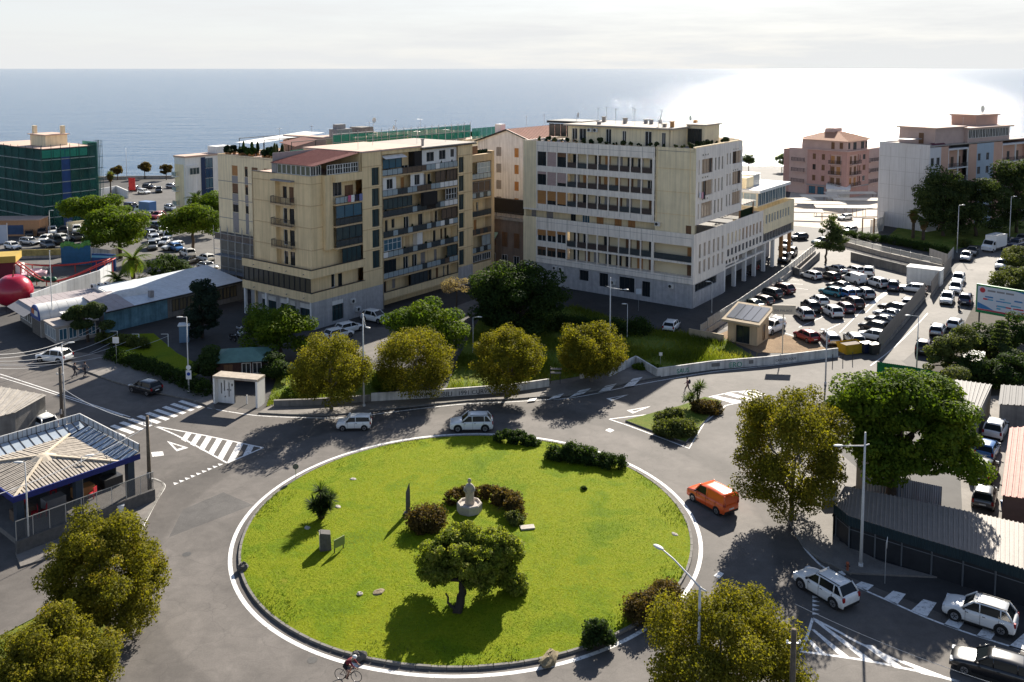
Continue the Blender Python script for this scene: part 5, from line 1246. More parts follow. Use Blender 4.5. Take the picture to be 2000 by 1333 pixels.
# worn pale patches and stones in the lawn
def on_lawn(px, py):
    p = G(px, py, .35); return (p.x, p.y, lawn_z(p.x, p.y))
STONEB = M('basalt', (.10,.095,.09), .9, .3, 3, .5, 8); STONEL = M('pale_stone', (.42,.38,.33), .9, .2, 3, .5, 10)
def boulder(label, px, py, rx, ry, rz, mat, name='boulder'):
    p = on_lawn(px, py); b = MB(); b.blob((0,0,rz*.15), rx, ry, rz, 11, 7, 0, .2)
    tag(b.build(name, mat, None, False, p, random.uniform(0,3)), label, 'rock')
boulder('dark boulder on the lawn edge above the cyclist', 700,1278,.55,.38,.32,STONEB)
boulder('long pale boulder on the near lawn edge', 1072,1283,.85,.45,.38,M('tan_rock',(.22,.18,.11),.9,.3,3,.5,8))
boulder('boulder on the left rim of the lawn', 474,1106,.42,.38,.4,STONEB)
boulder('small white stone in the near lawn', 703,1160,.24,.2,.12,STONEL)
boulder('flat brownish stone in the near lawn', 740,1156,.42,.35,.08,M('flat_rock',(.20,.16,.10),.9,.3,3,.5,8))
for k, (px, py) in enumerate(((660,990),(690,935),(1318,1040),(600,1030))): boulder(['flat stone slab left of the obelisk','worn stone patch on the far left lawn','small white stone on the right lawn rim','tiny pale stone by the yucca'][k], px, py, .3, .2, .07, STONEL)
p = on_lawn(1030,1034); b = MB(); b.box(-.55,-.3,0,.55,.3,.12); tag(b.build('stone_slab', STONEL, None, False, p, .2), 'flat rectangular stone slab right of the statue hedge', 'slab')
# statue on its hexagonal plinth
p = on_lawn(917,1000)
T = thing('statue', 'pale stone standing figure on a low round plinth in the lawn', 'statue', p)
b = MB(); b.lathe([(1.02,0),(1.02,.62),(.95,.7),(.85,.7),(.8,.55),(0,.55)],8); b.build('plinth', STONEL, T)
b = MB(); pr = [(.36,0),(.40,.12),(.36,.4),(.33,.8),(.35,1.1),(.37,1.35),(.33,1.55),(.2,1.68),(.10,1.72),(.09,1.78),(.13,1.84),(.155,1.93),(.14,2.05),(.07,2.12),(0,2.13)]
b.lathe(pr, 14, (0,0,.55))
b.v = [(x*(1.0+.08*math.sin(5*math.atan2(y,x)+z)), y*.78*(1.0+.06*math.sin(7*math.atan2(y,x)+2*z)), z) for x,y,z in b.v]
b.tube([(-.33,-.02,1.98),(-.40,-.12,1.72),(-.22,-.30,1.62)],[.1,.09,.07],7).tube([(.33,-.02,1.98),(.40,-.12,1.74),(.15,-.32,1.66)],[.1,.09,.07],7)
b.build('figure', M('statue_stone',(.36,.32,.26),.85,.25,4,.5,12), T, True)
# obelisk-like standing stone
p = on_lawn(797,1006); T = thing('standing_stone', 'tall pointed dark standing stone left of the statue', 'monument', p, .3)
b = MB(); b.add([(-.17,-.13,0),(.17,-.13,0),(.17,.13,0),(-.17,.13,0),(-.15,-.1,1.75),(.16,-.1,1.75),(.16,.1,1.75),(-.15,.1,1.75),(.1,-.04,2.55),(.14,-.04,2.55),(.14,.04,2.5),(.1,.04,2.5)],[(0,1,5,4),(1,2,6,5),(2,3,7,6),(3,0,4,7),(4,5,9,8),(5,6,10,9),(6,7,11,10),(7,4,8,11),(8,9,10,11)]); b.build('shaft', STONEB, T)
b = MB(); b.blob((0,0,.06),.4,.35,.16,10,6,0,.1); b.build('base_stone', STONEB, T)
# memorial block and sign board
p = on_lawn(636,1071); T = thing('memorial_block', 'dark stone memorial block with a pale face on the lawn', 'monument', p, .25)
b = MB(); b.add([(-.42,-.4,0),(.42,-.4,0),(.42,.4,0),(-.42,.4,0),(-.36,-.34,1.35),(.36,-.34,1.2),(.36,.34,1.2),(-.36,.34,1.35)],[(0,1,5,4),(1,2,6,5),(2,3,7,6),(3,0,4,7),(4,5,6,7)]); b.build('block', STONEB, T)
MB().box(-.45,-.38,.1,-.405,.38,1.28).build('face_slab', STONEL, T)
p = on_lawn(663,1076); T = thing('sign_board', 'small green information board on posts right of the memorial block', 'sign', p, .9)
MB().box(-.5,-.03,.35,.5,.03,1.0).build('board', M('board_green',(.20,.24,.08),.6,.15,3), T)
for x in (-.42,.42): MB().box(x-.03,.031,0,x+.03,.09,1.0).build('post', IRON, T)
# island planting
def shr(label, px, py, domes, mat, n, leaf=.15, rz=0, name='shrub'):
    p = on_lawn(px, py); return shrub(name, label, (p[0],p[1],p[2]-.03), mat, domes, n, leaf, rz=rz)
shr('round reddish bush left of the statue plinth', 833, 1033, [(0,0,1.5,1.35,1.7)], LEAFR, 4200)
p0 = on_lawn(920,985)
shr('dark red-brown hedge curving behind the statue', 932, 988, [(-1.9,.4,.9,.8,1.1),(-.9,.9,1.,.7,1.1),(.2,1.1,1.,.7,1.1),(1.2,.9,1.,.8,1.1),(2.2,.3,1.,.9,1.2),(3.,-.6,.9,.9,1.2),(3.1,-1.6,.8,.9,1.2)], LEAFR, 9000)
shr('small grey-green bush at the right end of the statue hedge', 1005, 1022, [(0,0,.7,.7,.9)], LEAFY, 1500)
shr('long low green hedge on the far right rim of the lawn', 1140, 900, [(-2.3,.5,1.2,.9,1.35),(-1.,.4,1.3,1.,1.5),(.4,0,1.2,1.,1.35),(1.6,-.6,1.1,.9,1.2),(2.7,-1.2,1.1,.9,1.1)], LEAFD, 11000)
shr('low green hedge on the far rim of the lawn behind the white crossover car', 1008, 862, [(-1.1,.2,1.2,.8,1.1),(.2,0,1.2,.8,1.1),(1.3,-.3,1.,.7,.9)], LEAFD, 6000)
shr('large tangled bush on the near right rim of the lawn', 1278, 1192, [(-.8,-.6,1.2,1.2,1.7),(.6,.3,1.3,1.3,1.9),(1.,1.4,1.,1.,1.4)], LEAFR, 8000)
shr('small round bush on the near rim of the lawn', 1167, 1252, [(0,0,1.0,.95,1.5)], LEAFD, 3600)
shr('tiny dark shrub in the right half of the lawn', 1140, 956, [(0,0,.3,.25,.3)], LEAFD, 300, .1)
def yucca(label, loc, heads, L=.8, mat=None):
    T = thing('yucca', label, 'plant', loc); mat = mat or LEAFD
    mb = MB()
    for x, y, z in heads: limb(mb, (x*.2,y*.2,0), (x,y,z), .09, .06, np.random.default_rng(1), 4, .1)
    mb.build('stem', BARK, T, True)
    for x, y, z in heads:
        n = 110; d = rng.normal(size=(n,3)); d[:,2] = np.abs(d[:,2])*.9-.35; d /= np.linalg.norm(d,axis=1)[:,None]
        c = np.array([x,y,z]); sd = np.cross(d,[0,0,1.]); sd /= np.linalg.norm(sd,axis=1)[:,None]+1e-6; w = .05
        tip = c+d*L; V = np.stack([c-sd*w*.6+d*.05, c+sd*w*.6+d*.05, c+d*L*.55+sd*w, tip],1); V = np.stack([V[:,0],V[:,1],V[:,2],V[:,3]],1).reshape(-1,3)
        place('leaf_rosette', quads_mesh('leaf_rosette', mat, V, rng.random(n)), T)
p = on_lawn(628,1012); yucca('dark many-headed yucca on the left of the lawn', p, [(-.5,.1,.8),(.55,-.1,1.0),(0,.2,1.4),(-.25,-.3,1.1),(.3,.3,1.7),(-.05,0,2.3),(.7,.3,1.4),(-.6,-.2,1.3),(.1,-.4,.7)], .85)
# leaning umbrella pine on the lawn
p = on_lawn(893,1196); s = mpp(1196)
def B_(cx, cy, hw, hh, dy=0): return ((cx-893)*s*1.04, dy+2.4, (1196-cy)*s-.62*(dy+2.4), hw*s*1.04, hh*s*1.04)
cl = []; rg = np.random.default_rng(77)
for cx, cy, hw, hh, dy in ((835,1085,42,42,.2),(845,1110,36,28,-.8),(895,1035,48,30,1.0),(880,1060,50,34,0),(955,1045,46,32,.8),(985,1060,36,34,.4),(945,1080,44,30,-.4),(905,1100,44,32,-1.),(970,1110,46,32,-.2),(1000,1135,26,34,0),(925,1120,40,22,-.9)):
    x, y, z, rx, rzz = B_(cx, cy, hw, hh, dy)
    cl += ellipsoid_clumps(rg, (x, y, z), rx*.85, rx*.85, rzz*.8, 34, .38, -.8, .8, .4)
T = thing('umbrella_pine', 'leaning umbrella-shaped tree with clumped crown on the lawn', 'tree', p)
mb = MB(); f0 = np.array([.3,1.3,1.5])
limb(mb, (0,0,-.1), f0, .34, .24, rg, 6, .12)
for k in range(13): c = cl[int(rg.integers(len(cl)))]; limb(mb, f0, (c[0]*.9, c[1]*.9, c[2]-.2), .16, .03, rg, 6, .25)
limb(mb, (-.1,0,.1), (-.8,.6,1.0), .12, .05, rg, 4, .2)
mb.build('trunk', M('dark_bark',(.035,.028,.022),.9,.3,3,.6,12), T, True)
place('crown', leaf_mesh('crown', leaf_mat('umbrella_leaf', (.055,.08,.014), (.15,.19,.026), (.25,.265,.05), .48, dry=(.2,.15,.085)), cl, 32000, .16, rg, up=.6, shell=.6), T)
# ------------------------------------------------------------------ vehicles
def paintm(name, col, metal=.0, rough=.28):
    m = M('paint_' + name, col, rough, .04, 2, metal=metal, spec=.5)
    p = m.node_tree.nodes['Principled BSDF']; p.inputs['Coat Weight'].default_value = .6; p.inputs['Coat Roughness'].default_value = .08
    return m
PAINTS = dict(white=paintm('white',(.72,.72,.70)), black=paintm('black',(.012,.012,.014)), silver=paintm('silver',(.42,.43,.44),.5,.3), grey=paintm('grey',(.14,.145,.15),.4,.3),
    red=paintm('red',(.28,.018,.02)), darkred=paintm('darkred',(.10,.014,.02)), blue=paintm('blue',(.03,.12,.32)), teal=paintm('teal',(.02,.20,.26)), navy=paintm('navy',(.012,.02,.06)),
    orange=paintm('orange',(.72,.10,.015)), green=paintm('green',(.02,.05,.035)), brown=paintm('brown',(.06,.035,.03)), purple=paintm('purple',(.09,.04,.06)))
TYRE = M('tyre', (.014,.014,.014), .85, .1, 4); RIM = M('alloy_rim', (.32,.32,.33), .35, .05, 4, metal=.7); TRIM = M('black_trim', (.018,.018,.019), .6, .1, 4)
CGLASS = M('car_glass', (.010,.013,.015), .12, 0, spec=.22); HEADL = M('headlight', (.62,.64,.66), .1, 0, spec=.8); TAILL = M('tail_light', (.30,.012,.012), .2, 0, spec=.6); PLATE = M('number_plate', (.7,.7,.66), .5, 0)
CARS = {  # L, W, H, hood z, belt z, glass base front/rear, roof front/rear (fractions of L), wheel r, boxy
 'hatch': (3.95,1.70,1.48,.86,.95,.22,-.475,.06,-.38,.31), 'suv': (4.3,1.82,1.66,.99,1.04,.23,-.465,.07,-.36,.36), 'sedan': (4.45,1.78,1.44,.86,.93,.20,-.38,.04,-.22,.32),
 'wagon': (4.5,1.78,1.48,.86,.94,.20,-.485,.05,-.42,.32), 'mini': (3.4,1.49,1.44,.90,.93,.235,-.49,.13,-.45,.28), 'van': (4.3,1.82,1.84,1.02,1.1,.27,-.495,.13,-.485,.32), 'pickup': (5.0,1.8,1.75,1.05,1.12,.22,-.14,.10,-.10,.37)}
_CM = {}
def loft(mb, secs, m=0, cap=True):
    b = len(mb.v); k = len(secs[0])
    for s_ in secs: mb.v += s_
    for i in range(len(secs)-1):
        for j in range(k-1):
            mb.f.append((b+i*k+j, b+i*k+j+1, b+(i+1)*k+j+1, b+(i+1)*k+j)); mb.m.append(m)
    if cap:
        mb.f.append(tuple(b+j for j in reversed(range(k)))); mb.m.append(m); mb.f.append(tuple(b+(len(secs)-1)*k+j for j in range(k))); mb.m.append(m)
def car_meshes(kind):
    if kind in _CM: return _CM[kind]
    L, Wd, H_, hz, bz, gf, gr, rf, rr_, wr = CARS[kind]; hw = Wd/2
    boxy = kind == 'mini'; van = kind == 'van'
    tail = bz if kind not in ('sedan',) else bz-.03
    if kind == 'pickup': tail = bz-.12
    st = [(-.5,.42,tail-.28,.86),(-.49,.30,tail-.08,.94),(-.47,.24,tail,.97),(-.38,.21,tail+.01,1.),(-.2,.2,bz,1.),(.0,.2,bz-.01,1.),(gf-.02,.2,bz-.02,1.),(gf+.04,.2,hz+.03,.995),(.37,.22,hz-.03,.985),(.45,.25,hz-.12,.95),(.485,.28,hz-.2,.89),(.5,.34,hz-.32,.80)]
    if boxy or van: st[-3:] = [(.46,.24,hz-.06,.97),(.49,.27,hz-.14,.94),(.5,.32,hz-.24,.9)]
    secs = []
    for fx, zb, zt, k in st:
        w = hw*k; half = [(w*.86,zb),(w*.99,zb+.10),(w,zb+(zt-zb)*.45),(w*.985,zb+(zt-zb)*.75),(w*.93,zt-.03),(w*.80,zt+.005),(w*.4,zt+.025)]
        secs.append([(fx*L,-y,z) for y,z in half]+[(fx*L,y,z) for y,z in half[::-1]])
    body = MB(); loft(body, secs)
    # greenhouse: pillars + roof in paint, glass set a little inside
    xb0, xb1, xr0, xr1 = gr*L, gf*L, rr_*L, rf*L; wb = hw*.90; wt = hw*(.74 if not van else .82); zr = H_
    def corner(x, y, z): return Vector((x, y, z))
    lo = [corner(xb0,-wb,bz),corner(xb1,-wb,bz-.02),corner(xb1,wb,bz-.02),corner(xb0,wb,bz)]; hi = [corner(xr0,-wt,zr-.06),corner(xr1,-wt,zr-.05),corner(xr1,wt,zr-.05),corner(xr0,wt,zr-.06)]
    for a, b in zip(lo, hi): body.bar(a, b, .09, .10)
    if kind != 'pickup':
        for s_ in (-1,1):
            for fx in ((-.02,-.30) if kind in ('wagon','sedan','suv') else (-.06,)):
                x = fx*L; t = .0; body.bar((x,s_*wb,bz),(x+.02,s_*wt,zr-.06),.07,.07)
    rs = []
    for i in range(7):
        t = i/6; x = xr0-.05+(xr1-xr0+.1)*t; dz = -.055*(2*t-1)**2
        rs.append([(x,-wt-.03,zr-.09+dz*.5),(x,-wt*.96,zr-.03+dz),(x,-wt*.5,zr+dz),(x,wt*.5,zr+dz),(x,wt*.96,zr-.03+dz),(x,wt+.03,zr-.09+dz*.5)])
    loft(body, rs)
    if van:   # solid cargo sides
        for s_ in (-1,1): body.add([(xb0,s_*wb*1.01,bz-.05),(-.02*L,s_*wb*1.01,bz-.05),(-.02*L,s_*wt*1.02,zr-.06),(xr0,s_*wt*1.02,zr-.06)],[(0,1,2,3) if s_ < 0 else (3,2,1,0)])
        body.add([(xb0-.01,-wb,bz-.05),(xb0-.01,wb,bz-.05),(xr0-.01,wt,zr-.06),(xr0-.01,-wt,zr-.06)],[(3,2,1,0)])
    if kind == 'pickup':   # load bed sides with a canopy
        body.box(-.47*L,-hw*.9,bz-.1,-.16*L,hw*.9,zr-.12)
    gl = {}
    i_ = .965
    L_ = [Vector((v.x*.985+.0, v.y*i_, v.z+.01)) for v in lo]; H2 = [Vector((v.x, v.y*i_, v.z-.01)) for v in hi]
    gl['windscreen'] = MB().add([L_[1],L_[2],H2[2],H2[1]],[(0,1,2,3)])
    if not van: gl['rear_window'] = MB().add([L_[3],L_[0],H2[0],H2[3]],[(0,1,2,3)])
    sl_ = 0 if not van else None
    def side(s_):
        a = [L_[0],L_[1],H2[1],H2[0]] if s_ < 0 else [L_[2],L_[3],H2[3],H2[2]]
        if van:
            xm = -.02*L
            a = [Vector((xm,s_*wb*i_,bz)),Vector((xb1*.985,s_*wb*i_,bz)),Vector((xr1,s_*wt*i_,zr-.07)),Vector((xm,s_*wt*i_,zr-.07))]
            if s_ > 0: a = [a[1],a[0],a[3],a[2]]
        return MB().add(a,[(0,1,2,3)])
    gl['side_window'] = None
    out = {'body': body.mesh('body', PAINTS['white'], False)}
    for p in out['body'].polygons: p.use_smooth = True
    for k, g in gl.items():
        if g: out[k] = g.mesh(k, CGLASS)
    out['sideL'] = side(-1).mesh('side_window', CGLASS); out['sideR'] = side(1).mesh('side_window', CGLASS)
    w = MB(); w.tube([(0,-.11,0),(0,.11,0)], wr, 18, 0); w.tube([(0,-.118,0),(0,.118,0)], wr*.64, 14, 1); w.tube([(0,-.123,0),(0,.123,0)], wr*.16, 8, 0)
    for k in range(5): a = k*2*math.pi/5; w.bar((wr*.2*math.cos(a),0,wr*.2*math.sin(a)),(wr*.5*math.cos(a),0,wr*.5*math.sin(a)),.25,.05,0)
    out['wheel'] = w.mesh('wheel', [TYRE, RIM])
    fx = .5*L-.155*L*1.2; rx = -.5*L+.17*L*1.1; out['wx'] = (fx, rx); out['wy'] = hw-.10
    tr = MB()
    for x in (fx, rx):
        for s_ in (-1,1): tr.tube([(x,s_*(hw-.2),wr+.02),(x,s_*(hw+.004),wr+.02)], wr*1.2, 18)
    tr.box(rx+wr*1.2,-hw-.003,.17,fx-wr*1.2,hw+.003,.30)
    tr.box(-.5*L-.015,-hw*.84,.30,-.5*L+.1,hw*.84,.48).box(.5*L-.12,-hw*.74,.26,.5*L+.01,hw*.74,.42).box(.5*L-.1,-hw*.42,.46,.5*L+.006,hw*.42,.58)
    out['trim'] = tr.mesh('trim', TRIM)
    zl = hz-.22
    out['headlight'] = MB().add([(.0,-.2,-.09),(.0,.16,-.08),(-.16,.24,.02),(-.2,-.16,.09),(0.02,-.2,-.02)],[(0,1,4),(1,2,3,4),(0,4,3)]).box(-.22,-.2,-.08,-.005,.2,.07).mesh('headlight', HEADL)
    out['hl'] = (.492*L, hw*.66, zl)
    tz = tail-.16; out['taillight'] = MB().box(-.05,-.09,-.13,.06,.09,.16).mesh('tail_light', TAILL); out['tl'] = (-.49*L, hw*.84, tz if not van else tz+.1)
    out['plate'] = MB().box(-.02,-.26,-.055,.015,.26,.055).mesh('number_plate', PLATE); out['pl'] = (-.5*L-.005, 0, .62)
    out['mirror'] = MB().blob((0,0,0),.09,.12,.08,7,5).mesh('mirror', TRIM); out['mr'] = (gf*L-.18, hw+.06, bz+.06)
    hd = MB(); hd.box(-.09,-.012,-.018,.09,.012,.018); out['handle'] = hd.mesh('door_handle', TRIM); out['hn'] = (-.08*L, hw*.985, bz-.16)
    _CM[kind] = out; return out
def paint(o, col):
    o.material_slots[0].link = 'OBJECT'; o.material_slots[0].material = PAINTS[col]
NAMES = dict(hatch='hatchback', suv='suv', sedan='sedan_car', wagon='estate_car', mini='small_car', van='van', pickup='pickup_truck')
CATS = dict(hatch='car', suv='car', sedan='car', wagon='car', mini='car', van='van', pickup='pickup')
def car(kind, col, px, py, dx, dy, label, group=None, near=1, zc=.6, ground=0.012):
    q = car_meshes(kind); p = G(px, py, zc); p2 = G(px+dx, py+dy, zc); a = heading(p, p2)
    T = thing(NAMES[kind], label, CATS[kind], (p.x, p.y, ground), a, group)
    paint(place('body', q['body'], T), col)
    for k in ('windscreen', 'rear_window'):
        if k in q: place(k, q[k], T)
    place('side_window', q['sideL'], T); place('side_window', q['sideR'], T)
    place('trim', q['trim'], T)['kind'] = 'stuff'
    for x in q['wx']:
        for s_ in (-1, 1): place('wheel', q['wheel'], T, (x, s_*q['wy'], CARS[kind][9]))
    if near:
        x, y, z = q['hl']
        for s_ in (-1,1): place('headlight', q['headlight'], T, (x, s_*y, z))
        x, y, z = q['tl']
        for s_ in (-1,1): place('tail_light', q['taillight'], T, (x, s_*y, z))
        place('number_plate', q['plate'], T, q['pl'])
        x, y, z = q['mr']
        for s_ in (-1,1): place('mirror', q['mirror'], T, (x, s_*y, z))
        if near > 1:
            x, y, z = q['hn']
            for s_ in (-1,1): place('door_handle', q['handle'], T, (x, s_*y, z)); place('door_handle', q['handle'], T, (x+1.0, s_*y, z))
            Lc, Wc = CARS[kind][0], CARS[kind][1]/2; bz = CARS[kind][4]
            for s_ in (-1,1):
                for fx in (CARS[kind][5]-.06, -.03, -.28): MB().box(-.008, -.02, .32, .008, .008, bz-.06).build('door_seam', TRIM, T, loc=(fx*Lc, s_*(Wc-.004), 0))
            if kind == 'suv':
                for s_ in (-1,1): MB().box(-.38*CARS[kind][0], -.02, 0, .03*CARS[kind][0], .02, .04).build('roof_rail', TRIM, T, loc=(0, s_*.62, CARS[kind][2]-.03))
    return T
# moving traffic
car('mini','white',692,826,-60,1,'boxy small white car driving on the far side of the roundabout',near=2)
car('suv','white',921,827,-80,1,'white crossover driving on the far side of the roundabout',near=2)
van = car('van','orange',1391,974,-62,-34,'bright orange delivery van on the right side of the roundabout',near=2)
car('suv','white',1612,1146,-75,-44,'white compact crossover waiting to enter the roundabout at lower right',near=2)
car('suv','white',1914,1198,-120,-38,'white SUV parked over the striped strip in front of the shed',near=2)
car('wagon','black',1938,1300,-120,-36,'black car at the lower right edge of the picture',near=2)
car('hatch','black',284,756,-52,-14,'black hatchback approaching the zebra crossing on the left road',near=2)
car('suv','white',106,697,-60,-6,'white car in the shade at the left beyond the overhead wires')
car('hatch','white',80,824,-40,-20,'white car partly hidden behind the round traffic mirror',near=1)
car('hatch','white',683,640,50,-12,'white car parked in the middle of three under the cream block')
car('hatch','white',662,652,50,-12,'white car parked nearest the round tree under the cream block')
car('suv','white',733,620,50,10,'white crossover parked by the stone wall of the cream block')
car('hatch','white',1312,636,22,-22,'white car parked alone on the lane beside the white block')
LOT = 'cars in the walled car park'
for k, c, x, y, dx, dy, l in [
 ('hatch','white',1584,538,-44,-12,'white hatchback at the left end of the rear row of the car park'),
 ('hatch','black',1620,540,-44,-12,'black hatchback beside the rear-row white hatchback'),
 ('sedan','silver',1634,526,-40,-12,'silver car behind the black hatchback under the pine'),
 ('van','white',1667,546,-46,-13,'white van with closed sides in the rear row of the car park'),
 ('hatch','white',1668,528,-40,-12,'white car just behind the white van'),
 ('suv','white',1697,531,6,-30,'white car with its nose away right of the white van'),
 ('suv','white',1712,553,-44,-14,'white SUV between the white van and the dark blue car'),
 ('suv','navy',1745,559,4,-30,'dark blue SUV facing away beside the white cabin'),
 ('wagon','white',1781,563,-50,-6,'white estate car in front of the white cabin'),
 ('hatch','teal',1624,570,-46,-10,'teal hatchback at the left of the second row'),
 ('sedan','grey',1640,559,-44,-10,'grey car just behind the teal hatchback'),
 ('hatch','blue',1648,573,-40,-12,'bright blue car beside the teal hatchback'),
 ('hatch','silver',1664,572,-40,-14,'silver hatchback beside the bright blue car'),
 ('suv','silver',1688,574,-36,-18,'silver SUV at the right end of the second row'),
 ('hatch','white',1600,587,-36,-22,'white hatchback at the back of the middle block'),
 ('suv','black',1583,599,-36,-26,'black SUV in the middle block left of the white ones'),
 ('suv','silver',1570,614,-36,-26,'silver SUV at the front left of the middle block'),
 ('suv','white',1625,609,-40,-24,'white SUV with black rear windows in the middle block'),
 ('hatch','purple',1649,601,-38,-22,'plum-coloured hatchback right of the white SUV in the middle block'),
 ('suv','brown',1666,592,-38,-20,'dark brown SUV at the right end of the middle block'),
 ('suv','darkred',1527,565,-46,-12,'dark red car at the far end of the row along the left fence'),
 ('suv','black',1503,574,-46,-12,'black SUV second along the left fence of the car park'),
 ('hatch','brown',1486,587,-46,-12,'dark brown car third along the left fence of the car park'),
 ('sedan','green',1467,594,-46,-12,'dark green car nearest the gatehouse along the left fence'),
 ('pickup','white',1508,640,-38,16,'white pickup with a canopy parked beside the gatehouse'),
 ('hatch','red',1575,656,-44,-20,'red hatchback near the front of the car park'),
 ('wagon','silver',1621,660,-30,-30,'silver estate right of the red hatchback'),
 ('wagon','silver',1668,662,-32,-30,'silver car second from the right wall at the front'),
 ('hatch','white',1704,655,-42,-8,'white hatchback at the near end of the row by the right wall'),
 ('hatch','black',1707,638,-46,-10,'black car second in the row by the right wall'),
 ('sedan','grey',1722,626,-46,-10,'grey car third in the row by the right wall'),
 ('sedan','silver',1737,614,-46,-10,'silver car fourth in the row by the right wall'),
 ('wagon','black',1746,601,-46,-10,'black estate fifth in the row by the right wall'),
 ('hatch','white',1774,592,8,-28,'white car at the far end of the row by the right wall')]:
    car(k, c, x, y, dx, dy, l, LOT)
ST = 'cars on the side road'
for k, c, x, y, dx, dy, l in [
 ('suv','white',1850,584,-12,26,'white SUV heading the queue on the side road'),
 ('suv','white',1867,563,-12,22,'white SUV second in the queue on the side road'),
 ('suv','white',1872,546,-12,20,'white car third in the queue on the side road'),
 ('suv','navy',1886,585,12,-26,'dark blue SUV driving away beside the queue'),
 ('wagon','silver',1832,644,14,-26,'silver car driving away at the start of the side road'),
 ('suv','brown',1805,678,14,-30,'dark brown car at the mouth of the side road behind the garden trees'),
 ('hatch','white',1866,633,20,-20,'white car parked under the garden trees by the side road'),
 ('suv','silver',1887,502,-12,16,'silver SUV in front of the white box truck'),
 ('suv','black',1899,492,-12,14,'black SUV close by the cab of the white box truck'),
 ('suv','navy',1985,477,-30,8,'dark blue car behind the box truck at the right edge'),
 ('hatch','black',1967,472,-30,8,'black car hidden behind the box truck tail'),
 ('hatch','grey',1996,466,-30,8,'grey car at the far right edge above the box truck'),
 ('suv','white',1958,518,-20,14,'white van-like car half hidden under the pale bushes'),
 ('hatch','silver',1941,441,-40,3,'silver car in the shade behind the pines'),
 ('hatch','black',1560,463,-40,3,'black hatchback crossing beyond the white block annex'),
 ('hatch','white',1534,479,-34,14,'white car parked beside the annex columns'),
 ('suv','black',1545,494,-26,22,'black SUV parked in the shade beside the annex, rear one'),
 ('suv','black',1532,505,-26,22,'black SUV parked in the shade beside the annex, front one'),
 ('suv','green',1606,473,-40,2,'dark green SUV parked behind the thin pine'),
 ('hatch','silver',1659,450,-36,6,'silver car parked beyond the thin pine'),
 ('hatch','white',1650,425,-36,4,'white car parked on the pale lot near the pink house'),
 ('suv','white',1945,838,26,-44,'white car parked in the yard behind the large tree'),
 ('hatch','blue',1929,877,26,-44,'blue car parked in the yard right of the large tree'),
 ('suv','black',1922,918,26,-44,'black car in deep shade in the yard'),
 ('hatch','grey',1923,968,10,-44,'dark car at the near end of the yard')]:
    car(k, c, x, y, dx, dy, l, ST if x > 1780 and y < 700 else None, near=1)
LL = 'cars in the open car park on the left'
lefts = [('hatch','white',25,481,42,8,'white hatchback at the far left of the left car park'),('wagon','silver',58,472,42,5,'silver estate driving in the left car park aisle'),('hatch','white',88,467,-30,12,'white hatchback in the middle of the left car park'),('suv','white',102,452,4,22,'white SUV facing the camera in the back row'),
 ('suv','black',124,450,2,-22,'black SUV right of the facing white SUV'),('suv','white',150,449,2,22,'white SUV at the right of the back row'),('hatch','grey',93,478,30,10,'grey-blue hatchback in front of the white one'),('suv','black',110,471,30,10,'black car between the grey and white cars'),
 ('hatch','white',122,465,36,8,'white hatchback beside the black car in the left lot'),('suv','black',147,464,30,10,'black car next to the amusement park sign'),('suv','grey',167,462,30,10,'grey car under the edge of the broad green tree'),('suv','brown',82,453,2,-22,'brown SUV facing away in the back row'),('hatch','black',57,457,3,-22,'black hatchback at the left end of the back row'),
 ('hatch','silver',297,457,30,12,'silver car farthest left between the two broad trees'),('hatch','white',301,467,30,12,'white car second from the back between the broad trees'),('suv','white',318,452,6,24,'white SUV facing the camera between the broad trees'),('suv','grey',297,481,10,24,'grey SUV facing the camera beside the feathery palm'),
 ('hatch','white',323,472,-30,14,'white hatchback in the row between the broad trees'),('wagon','white',337,481,-40,8,'white estate at the near end of the row between the broad trees'),('suv','white',366,495,-36,-14,'white SUV leaving near the umbrella-shaped tree'),('sedan','grey',367,510,-36,10,'grey car behind the warehouse roof'),
 ('hatch','white',401,504,-36,-8,'white car parked by the scaffold'),('sedan','silver',405,520,44,10,'silver car nearest the scaffold foot'),('suv','grey',297,421,30,8,'grey SUV left of the red car'),('suv','red',308,422,-30,8,'red car in the middle of the left area'),('hatch','black',306,441,30,8,'black car in the shade left of the umbrella-shaped tree'),
 ('van','navy',258,405,40,4,'dark blue van beside the blue truck'),('hatch','white',288,400,40,4,'white car behind the blue truck'),('suv','silver',334,407,30,6,'silver car near the slim pale building'),('hatch','black',291,365,40,2,'black car on the shore road'),('hatch','white',281,375,40,4,'white hatchback on the shore road'),
 ('suv','black',310,372,6,18,'black SUV facing the camera on the shore road'),('hatch','grey',264,369,40,2,'grey car at the left on the shore road'),('hatch','silver',337,364,40,2,'silver car by the slim pale building on the shore road'),('suv','white',328,463,6,24,'white SUV behind the row between the broad trees'),('hatch','blue',345,484,30,10,'blue car in the shade of the umbrella-shaped tree')]
for k, c, x, y, dx, dy, l in lefts: car(k, c, x, y, dx, dy, l, LL, near=0)
